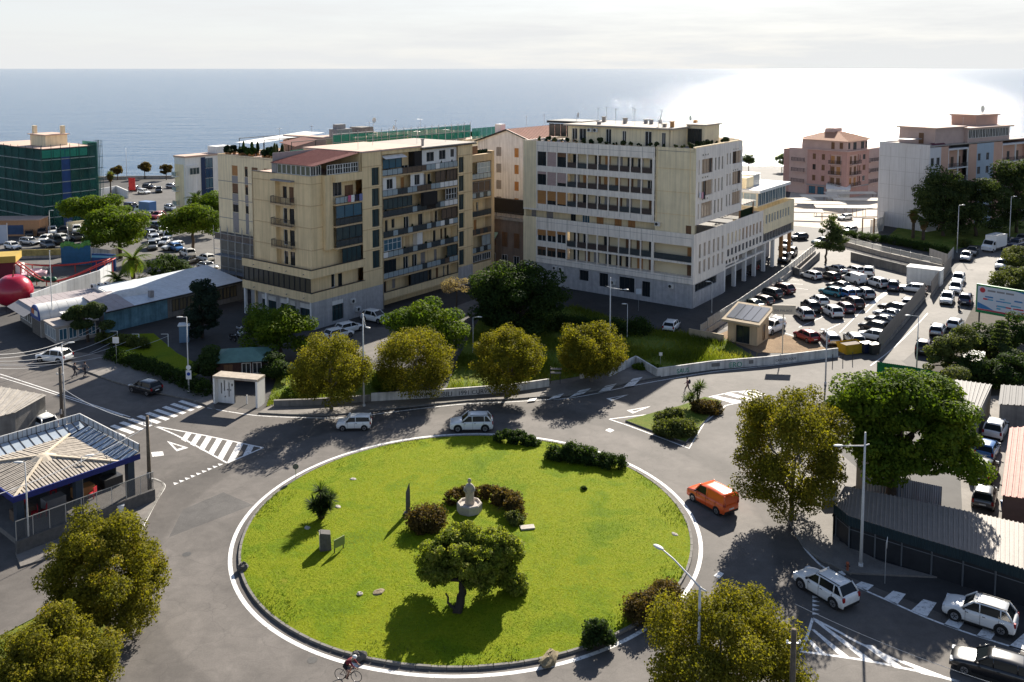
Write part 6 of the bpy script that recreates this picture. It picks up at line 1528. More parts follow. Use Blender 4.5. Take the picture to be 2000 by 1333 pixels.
# box truck
def box_truck(label, px, py, dx, dy, col='white', L=6.4, cat='truck'):
    p = G(px, py, 1.0); a = heading(p, G(px+dx, py+dy, 1.0)); T = thing('box_truck', label, cat, (p.x, p.y, .012), a)
    b = MB(); b.box(-L/2,-1.1,.9,L/2-1.9,1.1,3.15); b.box(-L/2+.05,-1.0,.72,L/2-2,1.0,.895); b.build('cargo_box', PAINTS[col], T)
    c = MB(); prof = [(L/2-1.85,.4),(L/2-1.85,2.25),(L/2-1.2,2.28),(L/2-.55,1.5),(L/2-.05,1.2),(L/2,.45)]
    for i, s_ in enumerate((-.98,.98)): c.v += [(x,s_,z) for x,z in prof]
    n = len(prof); c.f += [tuple(range(n)), tuple(reversed(range(n,2*n)))]+[(i,n+i,n+(i+1)%n,(i+1)%n) for i in range(n)]; c.m += [0]*(n+2); c.build('cab', PAINTS['white'], T)
    MB().add([(L/2-1.14,-.85,2.24),(L/2-1.14,.85,2.24),(L/2-.54,.85,1.53),(L/2-.54,-.85,1.53)],[(0,3,2,1)]).build('windscreen', CGLASS, T, loc=(.03,0,.03))
    for s_ in (-1,1): MB().box(L/2-1.7,s_*.985,1.45,L/2-.85,s_*.995,2.05).build('side_window', CGLASS, T)
    w = MB(); w.tube([(0,-.13,0),(0,.13,0)],.38,16,0); w.tube([(0,-.14,0),(0,.14,0)],.22,12,1); me = w.mesh('wheel',[TYRE,RIM])
    for x in (L/2-.9, -L/2+1.4):
        for s_ in (-1,1): place('wheel', me, T, (x, s_*.88, .38))
    for s_ in (-1,1): MB().box(L/2-.06,s_*.75-.17,.75,L/2+.01,s_*.75+.17,.98).build('headlight', HEADL, T)
    MB().box(-L/2-.02,-1.0,.5,-L/2+.1,1.0,.7).build('bumper', TRIM, T)
    return T
box_truck('white box truck on the side road with its cab facing left', 1941, 480, -46, 12)
box_truck('blue box truck parked in the left area behind the broad green tree', 283, 410, -40, -4, 'blue', 5.6)
_MB = {}
def motorbike(label, px, py, dx, dy, rider=False, group=None, col='black'):
    p = G(px, py, .4); a = heading(p, G(px+dx, py+dy, .4)); T = thing('motor_scooter', label, 'scooter', (p.x,p.y,.012), a, group)
    if not _MB:
        w = MB(); w.tube([(0,-.07,0),(0,.07,0)],.25,14,0); w.tube([(0,-.075,0),(0,.075,0)],.14,10,1); _MB['wheel'] = w.mesh('wheel',[TYRE,RIM])
        b = MB(); b.blob((-.42,0,.62),.48,.2,.24,10,7); b.box(-.25,-.17,.28,.42,.17,.4); b.blob((.5,0,.68),.16,.22,.38,8,7); b.tube([(.62,0,.3),(.5,0,1.02)],.04,6); _MB['body'] = b.mesh('body',[PAINTS['black']],True)
        s_ = MB(); s_.blob((-.4,0,.84),.42,.15,.08,10,6); _MB['seat'] = s_.mesh('seat', TRIM, True)
        h = MB(); h.tube([(.42,-.34,1.05),(.5,0,1.02),(.42,.34,1.05)],.02,6); _MB['bar'] = h.mesh('handlebar', TRIM); _MB['light'] = MB().blob((.66,0,.9),.06,.1,.08,8,6).mesh('headlight', HEADL, True)
    paint(place('body',_MB['body'],T),col); place('seat',_MB['seat'],T); place('handlebar',_MB['bar'],T); place('headlight',_MB['light'],T)
    for x in (-.62,.62): place('wheel',_MB['wheel'],T,(x,0,.25))
    return T
MG = 'scooters parked in the shade'
for k, (x, y, c) in enumerate(((1463,535,'black'),(1470,530,'grey'),(1478,525,'red'),(1488,519,'black'),(1497,513,'navy'),(1505,508,'black'))):
    motorbike(['dark scooter at the near end of the row under the white block','grey scooter second in the row under the white block','red scooter third in the row under the white block','black scooter fourth in the row under the white block','navy scooter fifth in the row under the white block','black scooter at the far end of the row under the white block'][k], x, y, 20, -4, group=MG, col=c)
for k, (x, y, c) in enumerate(((468,645,'silver'),(470,655,'white'),(455,660,'black'),(478,662,'black'))):
    motorbike(['silver scooter left of the dark tree by the kiosk','white scooter left of the dark tree by the kiosk','black scooter leftmost by the kiosk','black scooter rightmost by the kiosk'][k], x, y, 14, 6, group=MG, col=c)
R1_ = motorbike('scooter with rider on the side road, nearer one', 1873, 601, 8, -26); R2_ = motorbike('scooter with rider on the side road, farther one', 1880, 586, 8, -26)
for k, (x, y) in enumerate(((1516,555),(1526,553),(1508,557))): motorbike(['dark motorbike parked in front of the dark red car','pale motorbike parked rightmost by the left fence','dark motorbike parked leftmost by the left fence'][k], x, y, -16, -10, group='motorbikes by the left fence', col=['black','silver','darkred'][k])
# ------------------------------------------------------------------ pavements, markings, walls
def raised(name, px_poly, mat, h=.13, kerb=None):
    "pavement with kerb stones along the px line kerb"
    o = MB().prism(GP(px_poly), 0, h).build(name, mat); tag(o, kind='structure')
    if kerb:
        pts = [G(x, y) for x, y in kerb]; acc = []
        for a, b in zip(pts, pts[1:]):
            d = b-a; n = max(1, round(d.length/1.0)); acc += [(a+d*i/n, a+d*(i+1)/n) for i in range(n)]
        for a, b in acc[:150]:
            L = (b-a).length; key = ('ks', round(L, 1)); me = _WC.get(key)
            if me is None: me = _WC[key] = MB().box(.01,-.12,0,round(L,1)-.01,.03,h+.02).mesh('kerb_stone', KERB)
            place('kerb_stone', me, o, (a.x, a.y, 0), math.atan2(b.y-a.y, b.x-a.x))
    return o
kn = [(505,808),(560,811),(640,812),(690,808),(760,799),(835,792),(915,784),(996,781),(1050,777),(1104,774),(1160,764),(1220,750),(1290,736)]
raised('pavement', kn+[(1283,728),(1245,702),(1190,728),(1070,748),(996,766),(725,784),(600,792),(535,790)], PAVE, .13, kn)
kr_ = [(1470,930),(1500,968),(1535,1006),(1552,1036),(1570,1068),(1605,1096),(1663,1122)]
raised('right_pavement', kr_+[(1830,1130),(1720,1100),(1640,1060),(1625,1010),(1650,960),(1700,940),(1620,870),(1540,860)], PAVE, .13, kr_)
kl_ = [(300,938),(318,945),(322,952),(308,976),(276,1034)]
raised('left_pavement', [(30,1082),(150,1014),(292,960)]+kl_+[(250,1060),(150,1075),(40,1110)], PAVE, .13, kl_)
kv_ = [(-60,1278),(0,1246),(125,1180),(215,1132),(232,1126),(224,1190),(202,1290),(190,1365)]
raised('left_verge_strip', kv_+[(-60,1365)], GRASSD, .15, kv_)
sp = [(1222,824),(1287,806),(1330,795),(1376,778),(1409,786),(1385,815),(1339,866),(1280,846)]
raised('splitter_island', sp, GRASSD, .16, sp+[sp[0]])
kz = [(420,801),(380,784),(300,768),(225,748),(110,705)]
raised('left_verge', [(420,801),(380,784),(300,768),(225,748),(110,705),(150,690),(240,700),(350,730),(410,762)], PAVE, .13, kz)
# open plots of rough grass
struct('rough_plot', GP([(870,766),(1070,747),(1190,726),(1245,702),(1283,727),(1480,702),(1425,668),(1345,652),(1290,648),(1120,600),(1000,610),(935,625),(900,690)]), .05, GRASSD)
struct('small_plot', GP([(520,795),(720,785),(760,745),(735,725),(600,690),(540,740)]), .05, GRASSD)
struct('shaded_lawn', GP([(215,655),(300,652),(345,690),(400,720),(370,745),(290,725),(235,695)]), .05, GRASS)
struct('far_lawn', GP([(1735,462),(1760,440),(2060,430),(2060,480),(1900,480),(1850,492)]), .05, GRASSD)
struct('soil_patch', GP([(1400,655),(1480,690),(1640,690),(1560,662),(1480,640),(1425,645)]), .03, SOIL)
struct('garden_soil', GP([(1800,735),(1840,690),(1880,640),(1900,600),(2060,600),(2060,770),(1900,775)]), .02, M('dark_soil',(.05,.042,.03),.95,.3,1))
struct('pale_yard', GP([(1530,440),(1545,372),(1740,360),(1735,440),(1640,450)]), .02, M('pale_gravel',(.46,.40,.33),.9,.2,.6))
struct('yard', GP([(1880,1010),(1870,820),(1935,770),(2060,780),(2060,1060)]), .01, asphalt('yard_concrete',(.20,.18,.16)))
tallrng = np.random.default_rng(12)
def plot_pts(poly):
    P2 = [G(x, y) for x, y in poly]; X = [p.x for p in P2]; Y = [p.y for p in P2]
    def fn(n):
        x = tallrng.uniform(min(X), max(X), n); y = tallrng.uniform(min(Y), max(Y), n); ins = np.zeros(n, bool); j = len(P2)-1
        for i in range(len(P2)):
            c = ((P2[i].y > y) != (P2[j].y > y)) & (x < (P2[j].x-P2[i].x)*(y-P2[i].y)/(P2[j].y-P2[i].y+1e-9)+P2[i].x); ins ^= c; j = i
        k = np.sin(x*.55+1)+np.sin(y*.6+x*.2)+.8*tallrng.normal(size=n) > -.3
        return np.stack([x, y, np.full(n, .05)], 1)[ins & k]
    return fn
WILD = leaf_mat('wild_grass', (.06,.09,.012), (.125,.155,.02), (.21,.205,.045), .45)
blades('tall_grass', WILD, plot_pts([(870,766),(1070,747),(1190,726),(1245,702),(1283,727),(1480,702),(1425,668),(1345,652),(1290,648),(1120,600),(1000,610),(935,625),(900,690)]), 60000, .55, .10)
blades('weeds', WILD, plot_pts([(520,795),(720,785),(760,745),(735,725),(600,690),(540,740)]), 12000, .4, .1)

# --- road paint; every mark is a piece of its own under its marking
def mark_group(name):
    o = bpy.data.objects.new(name, None); COL.objects.link(o); return tag(o, kind='structure')
def mark(parent, poly_px, name='stripe', z=.0085):
    return MB().sheet(GP(poly_px), z).build(name, PAINT, parent)
def line(parent, pts_px, w=.16, name='line', z=.0085, dense=True):
    P2 = GP(pts_px)
    if dense and len(P2) > 2:      # Catmull-Rom so that curves stay smooth
        Q = []
        for i in range(len(P2)-1):
            a, b, c, d = P2[max(i-1,0)], P2[i], P2[i+1], P2[min(i+2,len(P2)-1)]
            for k in range(8):
                t = k/8; Q.append(.5*((2*b)+(c-a)*t+(2*a-5*b+4*c-d)*t*t+(3*b-a-3*c+d)*t**3))
        P2 = Q+[P2[-1]]
    return MB().ribbon(P2, w, z).build(name, PAINT, parent)
g = mark_group('edge_lines')
MB().ribbon(circ(18.0, 160)+[circ(18.0,160)[0]], .30, .0085).build('line', PAINT, g)
line(g, [(405,797),(450,805),(513,813),(626,817),(686,815),(760,806),(835,797),(915,789),(996,785.5),(1050,782),(1104,779),(1160,770),(1220,757),(1294,743),(1390,727),(1500,715),(1640,697)], .14)
line(g, [(276,1036),(290,1008),(307,976),(321,953),(318,944),(305,937),(292,934)], .16)
line(g, [(1535,1008),(1552,1038),(1570,1069),(1590,1092),(1611,1110),(1663,1141),(1740,1176),(1812,1208),(1900,1240),(2010,1274)], .17)
line(g, [(0,731),(65,752),(131,774),(190,794),(254,815)], .14); line(g, [(0,737),(65,757),(131,778),(190,797),(240,812)], .12)
line(g, [(1700,715),(1745,680),(1790,636),(1812,612)], .14)
g = mark_group('zebra_crossing')
a0, a1, st = G(201,838), G(367,778), G(239,853)-G(199,838)
for i in range(11):
    t = i/10; c = a0.lerp(a1, t); n_ = (a1-a0).normalized()*.27
    MB().sheet([c-n_, c+n_, c+n_+st, c-n_+st], .0085).build('stripe', PAINT, g)
g = mark_group('left_ghost_island')
tri = [(303,833),(514,875),(444,905)]
line(g, [(303,833),(400,851),(514,875)], .18, dense=False); line(g, [(514,875),(444,905)], .18, dense=False); line(g, [(303,833),(345,851),(395,878),(444,905)], .18)
A_, B2, C_ = [G(*q) for q in tri]
for i in range(7):
    t0, t1 = .30+.095*i, .30+.095*i+.05
    def low(t):
        k = (t-.0)/.78; 
        return A_.lerp(C_, min(1, k)) if k <= 1 else C_.lerp(B2, (k-1)/(1/.78-1))
    MB().sheet([A_.lerp(B2,t0), A_.lerp(B2,t1), low(t1), low(t0)], .009).build('bar', PAINT, g)
g = mark_group('left_yield_line')
q0, q1 = G(436,907), G(338,949); dv = (q1-q0)/9; nn = Vector((-dv.y, dv.x, 0)).normalized()*.5
for i in range(9): c = q0+dv*i; MB().sheet([c, c+dv*.75, c+dv*.37+nn*(-1 if nn.y > 0 else 1)*-1], .0085).build('triangle', PAINT, g)
def hollow_tri(parent, P3, k=.28):
    P3 = [G(*q) for q in P3]; c = (P3[0]+P3[1]+P3[2])/3; I = [c+(p-c)*(1-k*1.6) for p in P3]
    for i in range(3):
        j = (i+1)%3; MB().sheet([P3[i],P3[j],I[j],I[i]], .0085).build('bar', PAINT, parent)
g = mark_group('yield_triangles')
hollow_tri(g, [(326,862),(368,875),(345,882)]); hollow_tri(g, [(1224,802),(1236,808),(1271,794)]); hollow_tri(g, [(1184,779),(1194,784),(1228,771)])
for q in ([(1182,841),(1190,837),(1200,841),(1192,845)],[(295,884),(318,882),(320,890),(298,893)],[(1394,1125),(1404,1116),(1414,1121),(1405,1131)]): mark(g, q, 'patch')
g = mark_group('far_side_hatching')
z8 = lambda x, y: (950+x/3.636, 560+y/3.636)
for P4 in ([(970,725),(1050,712),(1110,650),(1040,664)],[(795,760),(880,745),(925,698),(845,715)],[(590,795),(690,770),(745,730),(665,745)],[(440,812),(520,797),(550,768),(480,785)],[(290,826),(345,820),(360,800),(305,808)]):
    mark(g, [z8(*q) for q in P4], 'bar', .145)
g = mark_group('splitter_lines')
line(g, [z8(870,942),z8(1000,985),z8(1440,1150),z8(1545,970),z8(1700,845),z8(1890,805)], .16, dense=False); line(g, [z8(870,942),z8(1225,900)], .16, dense=False)
line(g, [z8(1580,785),z8(1740,750),z8(1900,738),z8(1980,770)], .16, dense=False)
for P4 in ([(1600,785),(1640,778),(1820,815),(1740,828)],[(1690,765),(1740,758),(1890,795),(1840,806)],[(1790,750),(1850,744),(1960,775),(1900,790)]): mark(g, [z8(*q) for q in P4], 'bar')
g = mark_group('right_hatching')
z9 = lambda x, y: (1400+x/3.228, 920+y/3.228)
for P4 in ([(875,718),(912,698),(990,722),(942,762)],[(1055,802),(1112,756),(1192,777),(1136,846)],[(1225,880),(1302,810),(1386,832),(1326,920)],[(1430,970),(1482,915),(1560,955),(1522,1003)],[(1635,1042),(1692,975),(1772,1005),(1726,1068)],[(1840,1108),(1945,1018),(2030,1045),(1960,1150)],[(752,640),(790,630),(815,655),(775,672)]): mark(g, [z9(*q) for q in P4], 'bar')
g = mark_group('right_ghost_island')
line(g, [z9(605,930),z9(570,1040),z9(525,1135)], .18); line(g, [z9(525,1138),z9(900,1190),z9(1250,1260),z9(1560,1340)], .2); line(g, [z9(605,930),z9(760,1010),z9(910,1092),z9(1250,1240),z9(1560,1340)], .2)
for P4 in ([(612,945),(640,948),(1010,1215),(940,1205)],[(595,1000),(615,1000),(855,1190),(790,1180)],[(570,1060),(590,1065),(700,1165),(640,1155)],[(915,1095),(980,1100),(1195,1255),(1120,1242)],[(1170,1195),(1240,1220),(1540,1335),(1290,1280)]): mark(g, [z9(*q) for q in P4], 'bar', .009)
for i in range(5): y = 785+i*26; mark(g, [z9(603,y),z9(603,y+18),z9(650,y+16)], 'triangle')
g = mark_group('parking_lines')
for (a, b) in [((1540,600),(1500,625)),((1560,640),(1610,618)),((1600,652),(1650,628)),((1560,548),(1520,545)),((1568,556),(1530,553)),((1578,566),(1545,562)),((1450,655),(1530,668)),((1530,650),(1560,660)),((1640,650),(1690,600)),((1690,600),(1735,565)),((1690,612),(1730,575))]: line(g, [a, b], .11, dense=False, z=.0165)
mark(g, [(1708,595),(1735,573),(1728,572),(1700,594)], 'patch', .0165)
# asphalt repair and manholes
struct('asphalt_patch', GP([(436,962),(494,987),(330,1050),(357,996)]), .0065, asphalt('patch_asphalt', (.082,.077,.073), grain=.3))
IRONP = M('cast_iron',(.06,.058,.055),.6,.25,6)
for px, py in ((930,805),(365,1083),(1560,860),(1250,780),(610,1290)): tag(MB().lathe([(0,.012),(.32,.012)],18,tuple(G(px,py))).build('manhole_cover', IRONP), kind='structure')

# --- walls and fences
def wall_run(label, pts_px, h, t, mat, name='wall', cat='wall', step=2.4, cap=None, lifts=None):
    pts = [G(x, y) for x, y in pts_px]; T = thing(name, label, cat, tuple(pts[0]))
    for a, b in zip(pts, pts[1:]):
        d = b-a; n = max(1, round(d.length/step)); ang = math.atan2(d.y, d.x)
        for i in range(n):
            c = a+d*i/n-pts[0]; L = d.length/n; key = ('wr', round(L,1), h, t, mat.name); me = _WC.get(key)
            if me is None: me = _WC[key] = MB().box(0,-t/2,0,L-.012,t/2,h).mesh('panel', mat)
            place('panel', me, T, (c.x, c.y, 0), ang)
        if cap: MB().box(0,-t/2-.04,h,d.length,t/2+.04,h+.07).build('coping', cap, T, loc=tuple(a-pts[0]), rz=ang)
    return T
WW = M('whitewashed_wall',(.62,.60,.56),.85,.2,1.3,.2,20,streak=.35)
wl = wall_run('low white wall with black graffiti on the far pavement', [(725,786),(860,778),(996,768),(1072,757)], 1.0, .2, WW, cap=None)
wall_run('low dark stone wall continuing to the portal', [(535,796),(600,794),(650,791),(724,786)], .8, .3, CONCD)
wr = wall_run('long low white wall with green graffiti along the rough plot', [(1189,738),(1242,712),(1283,737),(1390,722),(1500,713),(1636,696)], 1.05, .2, WW)
wall_run('short white wall stub beside the far round tree', [(1133,742),(1152,738)], 1.0, .2, WW)
def text_mesh(txt, size, mat, name='lettering'):
    cu = bpy.data.curves.new('t', 'FONT'); cu.body = txt; cu.size = size; cu.extrude = .004; cu.align_x = 'LEFT'
    o = bpy.data.objects.new('t', cu); COL.objects.link(o); bpy.context.view_layer.update()
    me = bpy.data.meshes.new_from_object(o.evaluated_get(bpy.context.evaluated_depsgraph_get())); bpy.data.objects.remove(o)
    me.name = name; me.materials.clear(); me.materials.append(mat); return me
def text_on(T, txt, size, mat, loc, rz, name='lettering', tilt=90):
    o = place(name, text_mesh(txt, size, mat), T, loc); o.rotation_euler = (R(tilt), 0, rz); return o
INKB = M('black_spray',(.02,.02,.025),.8,.2,4); INKG = M('green_spray',(.01,.25,.14),.8,.2,4)
def wall_text(T, base_px, a_px, b_px, at, txt, size, mat, zoff, off=.112):
    a, b, o = G(*a_px), G(*b_px), G(*base_px); d = (b-a).normalized(); p = a+d*at-o; n = Vector((d.y, -d.x, 0))
    text_on(T, txt, size, mat, (p.x+n.x*off, p.y+n.y*off, zoff), math.atan2(d.y, d.x))
wall_text(wl, (725,786), (725,786), (860,778), 4.6, 'IRRIDUCIBILI', .74, INKB, .2)
wall_text(wl, (725,786), (860,778), (996,768), 1.9, '1991 CURVA SUD', .68, INKB, .22)
wall_text(wr, (1189,738), (1283,737), (1390,722), 2.6, 'SAUS', .75, INKG, .15); wall_text(wr, (1189,738), (1390,722), (1500,713), 2.2, 'ERO', .9, INKG, .08)
wall_text(wr, (1189,738), (1500,713), (1636,696), 1.0, 'CAVE DA TOUS', .42, INKB, .3)
for at, w_ in ((.3,1.1),(5.2,.6)):
    a, b, o = G(1390,722), G(1500,713), G(1189,738); d = (b-a).normalized(); p = a+d*(at-.4)-o
    MB().box(0,-.125,.35,w_,-.104,.8).build('repair_patch', CONCD, wr, loc=(p.x,p.y,0), rz=math.atan2(d.y,d.x))
METALF = M('corrugated_fence',(.27,.245,.22),.7,.2,1.,streak=.3)
def corr_fence(label, pts_px, h, base=.5, mat=None, name='fence'):
    pts = [G(x, y) for x, y in pts_px]; T = thing(name, label, 'fence', tuple(pts[0])); mat = mat or METALF
    for a, b in zip(pts, pts[1:]):
        d = b-a; ang = math.atan2(d.y, d.x); n = max(1, round(d.length/1.2)); c0 = a-pts[0]
        if base: MB().box(0,-.13,0,d.length,.13,base).build('base_wall', CONCD, T, loc=tuple(c0), rz=ang)
        L = d.length/n; key = ('cf', round(L,2), h, base, mat.name); me = _WC.get(key)
        if me is None:
            m = MB(); k = 6; xs = [L*i/(2*k) for i in range(2*k+1)]
            m.v = [(x, .045*(1 if i%2 else -1), z) for z in (base+.02, h) for i, x in enumerate(xs)]; nn_ = len(xs)
            m.f = [(i, i+1, nn_+i+1, nn_+i) for i in range(nn_-1)]; m.m = [0]*len(m.f); me = _WC[key] = m.mesh('panel', mat)
        for i in range(n): c = c0+d*i/n; place('panel', me, T, (c.x, c.y, 0), ang)
    return T
corr_fence('tall corrugated fence on the right side of the car park', [(1716,692),(1760,640),(1806,584)], 2.6, .5)
corr_fence('corrugated fence beyond the car park gate by the white cabin', [(1818,582),(1838,553),(1857,528)], 2.6, .5)
def mesh_fence(label, pts_px, h, base=.6, step=2.2, bm=None):
    pts = [G(x, y) for x, y in pts_px]; T = thing('fence', label, 'fence', tuple(pts[0]))
    MF = M('fence_mesh',(.45,.45,.43),.5,.1,2,alpha=.45)
    for a, b in zip(pts, pts[1:]):
        d = b-a; ang = math.atan2(d.y, d.x); c0 = a-pts[0]; n = max(1, round(d.length/step)); L = d.length/n
        if base: MB().box(0,-.12,0,d.length,.12,base).build('base_wall', bm or CONC, T, loc=tuple(c0), rz=ang)
        for i in range(n):
            c = c0+d*i/n
            kp = ('mp',h,base); me = _WC.get(kp)
            if me is None: me = _WC[kp] = MB().box(-.04,-.04,base,.04,.04,h).mesh('post', STEEL)
            place('post', me, T, (c.x,c.y,0), ang)
            kp = ('mm',round(L,2),h,base); me = _WC.get(kp)
            if me is None: me = _WC[kp] = MB().box(.05,-.01,base+.1,L-.05,.01,h-.04).box(.05,-.025,h-.08,L-.05,.025,h-.03).mesh('panel', MF)
            place('panel', me, T, (c.x,c.y,0), ang)
    return T
mesh_fence('long pale fence between the white block and the car park', [(1382,652),(1440,615),(1500,572),(1545,538),(1592,498)], 2.2, .8)
mesh_fence('low pale fence from the gatehouse to the lane', [(1368,660),(1400,640),(1416,628)], 1.8, .7)
mesh_fence('upper fence along the ramp behind the car park', [(1640,478),(1720,500),(1840,528)], 2.0, .9)
wall_run('grey concrete wall along the rear of the car park', [(1545,534),(1562,540),(1600,505)], 1.3, .25, CONCD)
wall_run('grey ramp wall at the rear right of the car park', [(1662,508),(1730,525),(1790,540)], 1.5, .25, CONCD)
corr_fence('row of pale tall sheets by the hedge corner', [(1815,508),(1850,520),(1862,505)], 2.2, .2, M('pale_sheet',(.42,.40,.38),.6,.1,1,streak=.2))
corr_fence('green fence behind the large bright tree', [(1712,738),(1780,748),(1865,766)], 1.9, 0, M('green_fence',(.02,.20,.06),.6,.2,1))
corr_fence('pale corrugated gate sheets behind the shed', [(1690,968),(1760,985),(1838,1002)], 2.2, 0, M('pale_sheet2',(.40,.40,.42),.6,.1,1,streak=.25))
def hedge(label, pts_px, w, h, mat, n):
    pts = [G(x, y) for x, y in pts_px]; dm = []; o = pts[0]
    for a, b in zip(pts, pts[1:]):
        d = b-a; k = max(1, int(d.length/(w*.8)))
        for i in range(k): c = a+d*(i+.5)/k-o; dm.append((c.x, c.y, w*.62, w*.62, h))
    return shrub('hedge', label, tuple(o), mat, dm, n, .2, 'hedge')
hedge('long dark clipped hedge behind the car park ramp', [(1652,462),(1740,476),(1850,498)], 2.2, 1.5, LEAFD, 9000)
hedge('trimmed hedge along the shaded lawn by the left road', [(192,668),(235,673),(288,682)], 1.6, 1.4, LEAFY, 4000)
hedge('dark hedge along the left road', [(215,700),(300,728),(360,752),(405,775)], 1.8, 1.5, LEAFD, 7000)
hedge('dark bushes by the lane in the shade of the white block', [(1080,640),(1180,655),(1270,650)], 3.0, 2.0, LEAFD, 8000)
for lab, px, py, dm, mat, n in (('rounded olive bush in front on the splitter island',1320,850,[(0,0,1.7,1.3,1.5),(-1.2,.4,1.2,1.,1.2),(1.2,.3,1.1,1.,1.2)],LEAFY,6500),('rounded olive bush behind on the splitter island',1312,822,[(0,0,1.5,1.,1.1)],LEAFY,3000),('reddish bush at the rear of the splitter island',1375,806,[(0,0,1.4,1.2,1.2),(1.1,.3,1.,.9,1.)],LEAFR,4500),('ivy bush on the low dark wall by the portal',575,778,[(0,0,1.5,1.,1.2),(1.6,.2,1.2,1.,1.)],LEAFG,3500),('low weeds bush where the white wall bends',1262,722,[(0,0,1.6,.8,.8)],LEAFG,2200),('scrubby bush at the rear of the rough plot',1150,690,[(0,0,2.2,1.4,1.4),(2.2,.5,1.6,1.2,1.2)],LEAFD,5000),('bright green bush between two round trees',752,760,[(0,0,1.4,1.2,2.2)],LEAFG,4500),('yellow-green bush at the left edge beside the pavilion',8,850,[(0,0,1.3,1.3,2.6),(-1.2,.8,1.2,1.2,2.4)],LEAFG,5000),('pale bush by the white gable lawn',1882,482,[(0,0,1.8,1.4,1.6)],LEAFY,2500),('dark shrub by the amusement park wall',210,585,[(0,0,2.,1.6,2.)],LEAFR,3000),('low bush at the foot of the netted building',108,440,[(0,0,2.5,1.6,2.4)],LEAFD,2500)):
    shrub('shrub', lab, gp(px,py), mat, dm, n, .17)
yucca('spiky palm-like yucca on the splitter island', gp(1362,800), [(0,0,2.2),(.3,.1,2.5),(-.9,.3,1.0),(-.6,-.2,1.4)], .9, LEAFG)
# ------------------------------------------------------------------ lamps, poles, signs, wires
LG = 'street lamps'
def lamp(label, px, py, h, arms=((0,2.,.3),), r=.09, top=0., az=0., mat=None):
    p = G(px, py); T = thing('street_lamp', label, 'street lamp', tuple(p), az, LG); mat = mat or M('lamp_paint',(.55,.55,.54),.5,.08,3)
    MB().tube([(0,0,0),(0,0,h*.5),(0,0,h+top)],[r*1.25,r,r*.6],9).build('pole', mat, T, True)
    MB().tube([(0,0,0),(0,0,.35)],r*1.7,9).build('base', mat, T, True)
    for i_, (ang, L, rise) in enumerate(arms):
        c, s_ = math.cos(ang), math.sin(ang)
        MB().tube([(0,0,h),(c*L*.3,s_*L*.3,h+rise*.35),(c*L*.7,s_*L*.7,h+rise*.8),(c*L,s_*L,h+rise)],[r*.6,r*.5,r*.45,r*.4],7).build('arm', mat, T, True)
        if i_: continue
        b = MB(); b.blob((0,0,0),.38,.16,.075,10,6); o = b.build('lamp_head', M('lamp_head',(.6,.6,.58),.4,.05,3), T, True, (c*(L+.3),s_*(L+.3),h+rise+.02), ang)
    return T
lamp('grey lamp post with one arm in front of the corrugated shed', 1681,1109, 9.1, ((R(180),1.6,.0),(R(10),.35,.1)), .1, 1.0)
lamp('grey lamp post rising from the near right tree with its arm over the lawn', 1361,1478, 9.3, ((R(128),2.6,.9),(R(-30),.35,-.1)), .1)
lamp('grey lamp post beside the round tree near the rough plot', 1191,700, 8.9, ((R(-10),1.6,-.15),(R(170),.5,.2)), .09, 1.3)
lamp('grey lamp post in front of the first round tree', 711,796, 10.2, ((R(-40),.5,-1.4),), .09)
lamp('slim lamp post with parking signs beside the left road', 369,768, 8.6, ((R(180),.45,.0),), .07)
lamp('slim lamp post at the left road beside a wooden pole', 128,836, 8.6, ((R(20),.5,.05),), .08)
lamp('slim lamp post in front of the slatted pavilion at the far left', 57,1075, 6.8, ((R(180),.2,.0),), .06)
lamp('slim lamp post with a flat lamp in front of the pavilion', 163,1000, 4.6, ((R(30),.3,.0),), .055)
lamp('grey lamp post on the road bend behind the golden tree', 1612,752, 6.4, ((R(180),.2,0),), .08)
lamp('lamp post with a short arm at the mouth of the side road', 1790,724, 6.6, ((R(180),1.0,.1),), .07)
lamp('lamp post on the far lawn by the fan palms', 1869,494, 9.3, ((R(0),.5,.1),), .08)
lamp('lamp post on the far lawn at the right edge', 1971,474, 9.5, ((R(0),.5,.1),), .08)
lamp('thin lamp post beside the rough plot under the dark tree', 1225,660, 4.6, ((R(180),.15,0),), .05)
lamp('short lamp post in the lane behind the round trees', 924,690, 4.6, ((R(0),.5,.05),), .05)
lamp('lamp post at the corner of the white block by the fence', 1390,612, 4.6, ((R(170),.3,.1),), .05)
lamp('lamp mast in the left car park', 98,462, 5.6, ((R(0),.3,0),), .07); lamp('tall thin mast on the shore', 248,353, 10.5, (), .07)
lamp('lamp post behind the amusement park wall', 134,482, 5.2, ((R(0),.3,0),), .07)
MB_ = thing('flagpole', 'tall thin white pole in front of the barrel-roofed hall', 'pole', tuple(G(104,655)))
MB().tube([(0,0,0),(0,0,11.5)],[.08,.05],7).build('pole', WHITE, MB_); MB().blob((0,0,11.55),.09,.09,.09,8,6).build('finial', STEEL, MB_)
WOOD = M('weathered_wood',(.12,.095,.07),.9,.3,4,.4,20)
def wood_pole(label, px, py, h, r=.15):
    p = G(px, py); T = thing('utility_pole', label, 'utility pole', tuple(p), 0, 'wooden utility poles')
    MB().tube([(0,0,0),(0,0,h)],[r*1.2,r*.85],10).build('pole', WOOD, T, True)
    MB().tube([(-.35,0,h-.7),(.35,0,h-.7)],.04,6).build('cross_arm', STEEL, T)
    for x in (-.3,.3): MB().lathe([(.05,0),(.07,.06),(.04,.12),(0,.14)],8,(x,0,h-.66)).build('insulator', WALLW, T)
    MB().box(-.12,-r-.1,1.6,.12,-r,2.1).build('junction_box', GREY, T)
    return T
wood_pole('wooden pole at the corner of the pavilion fence', 293,968, 6.9); wood_pole('wooden pole beside the slim lamp on the left road', 122,838, 6.3); wood_pole('wooden pole in front of the near right tree', 1541,1570, 9.0)
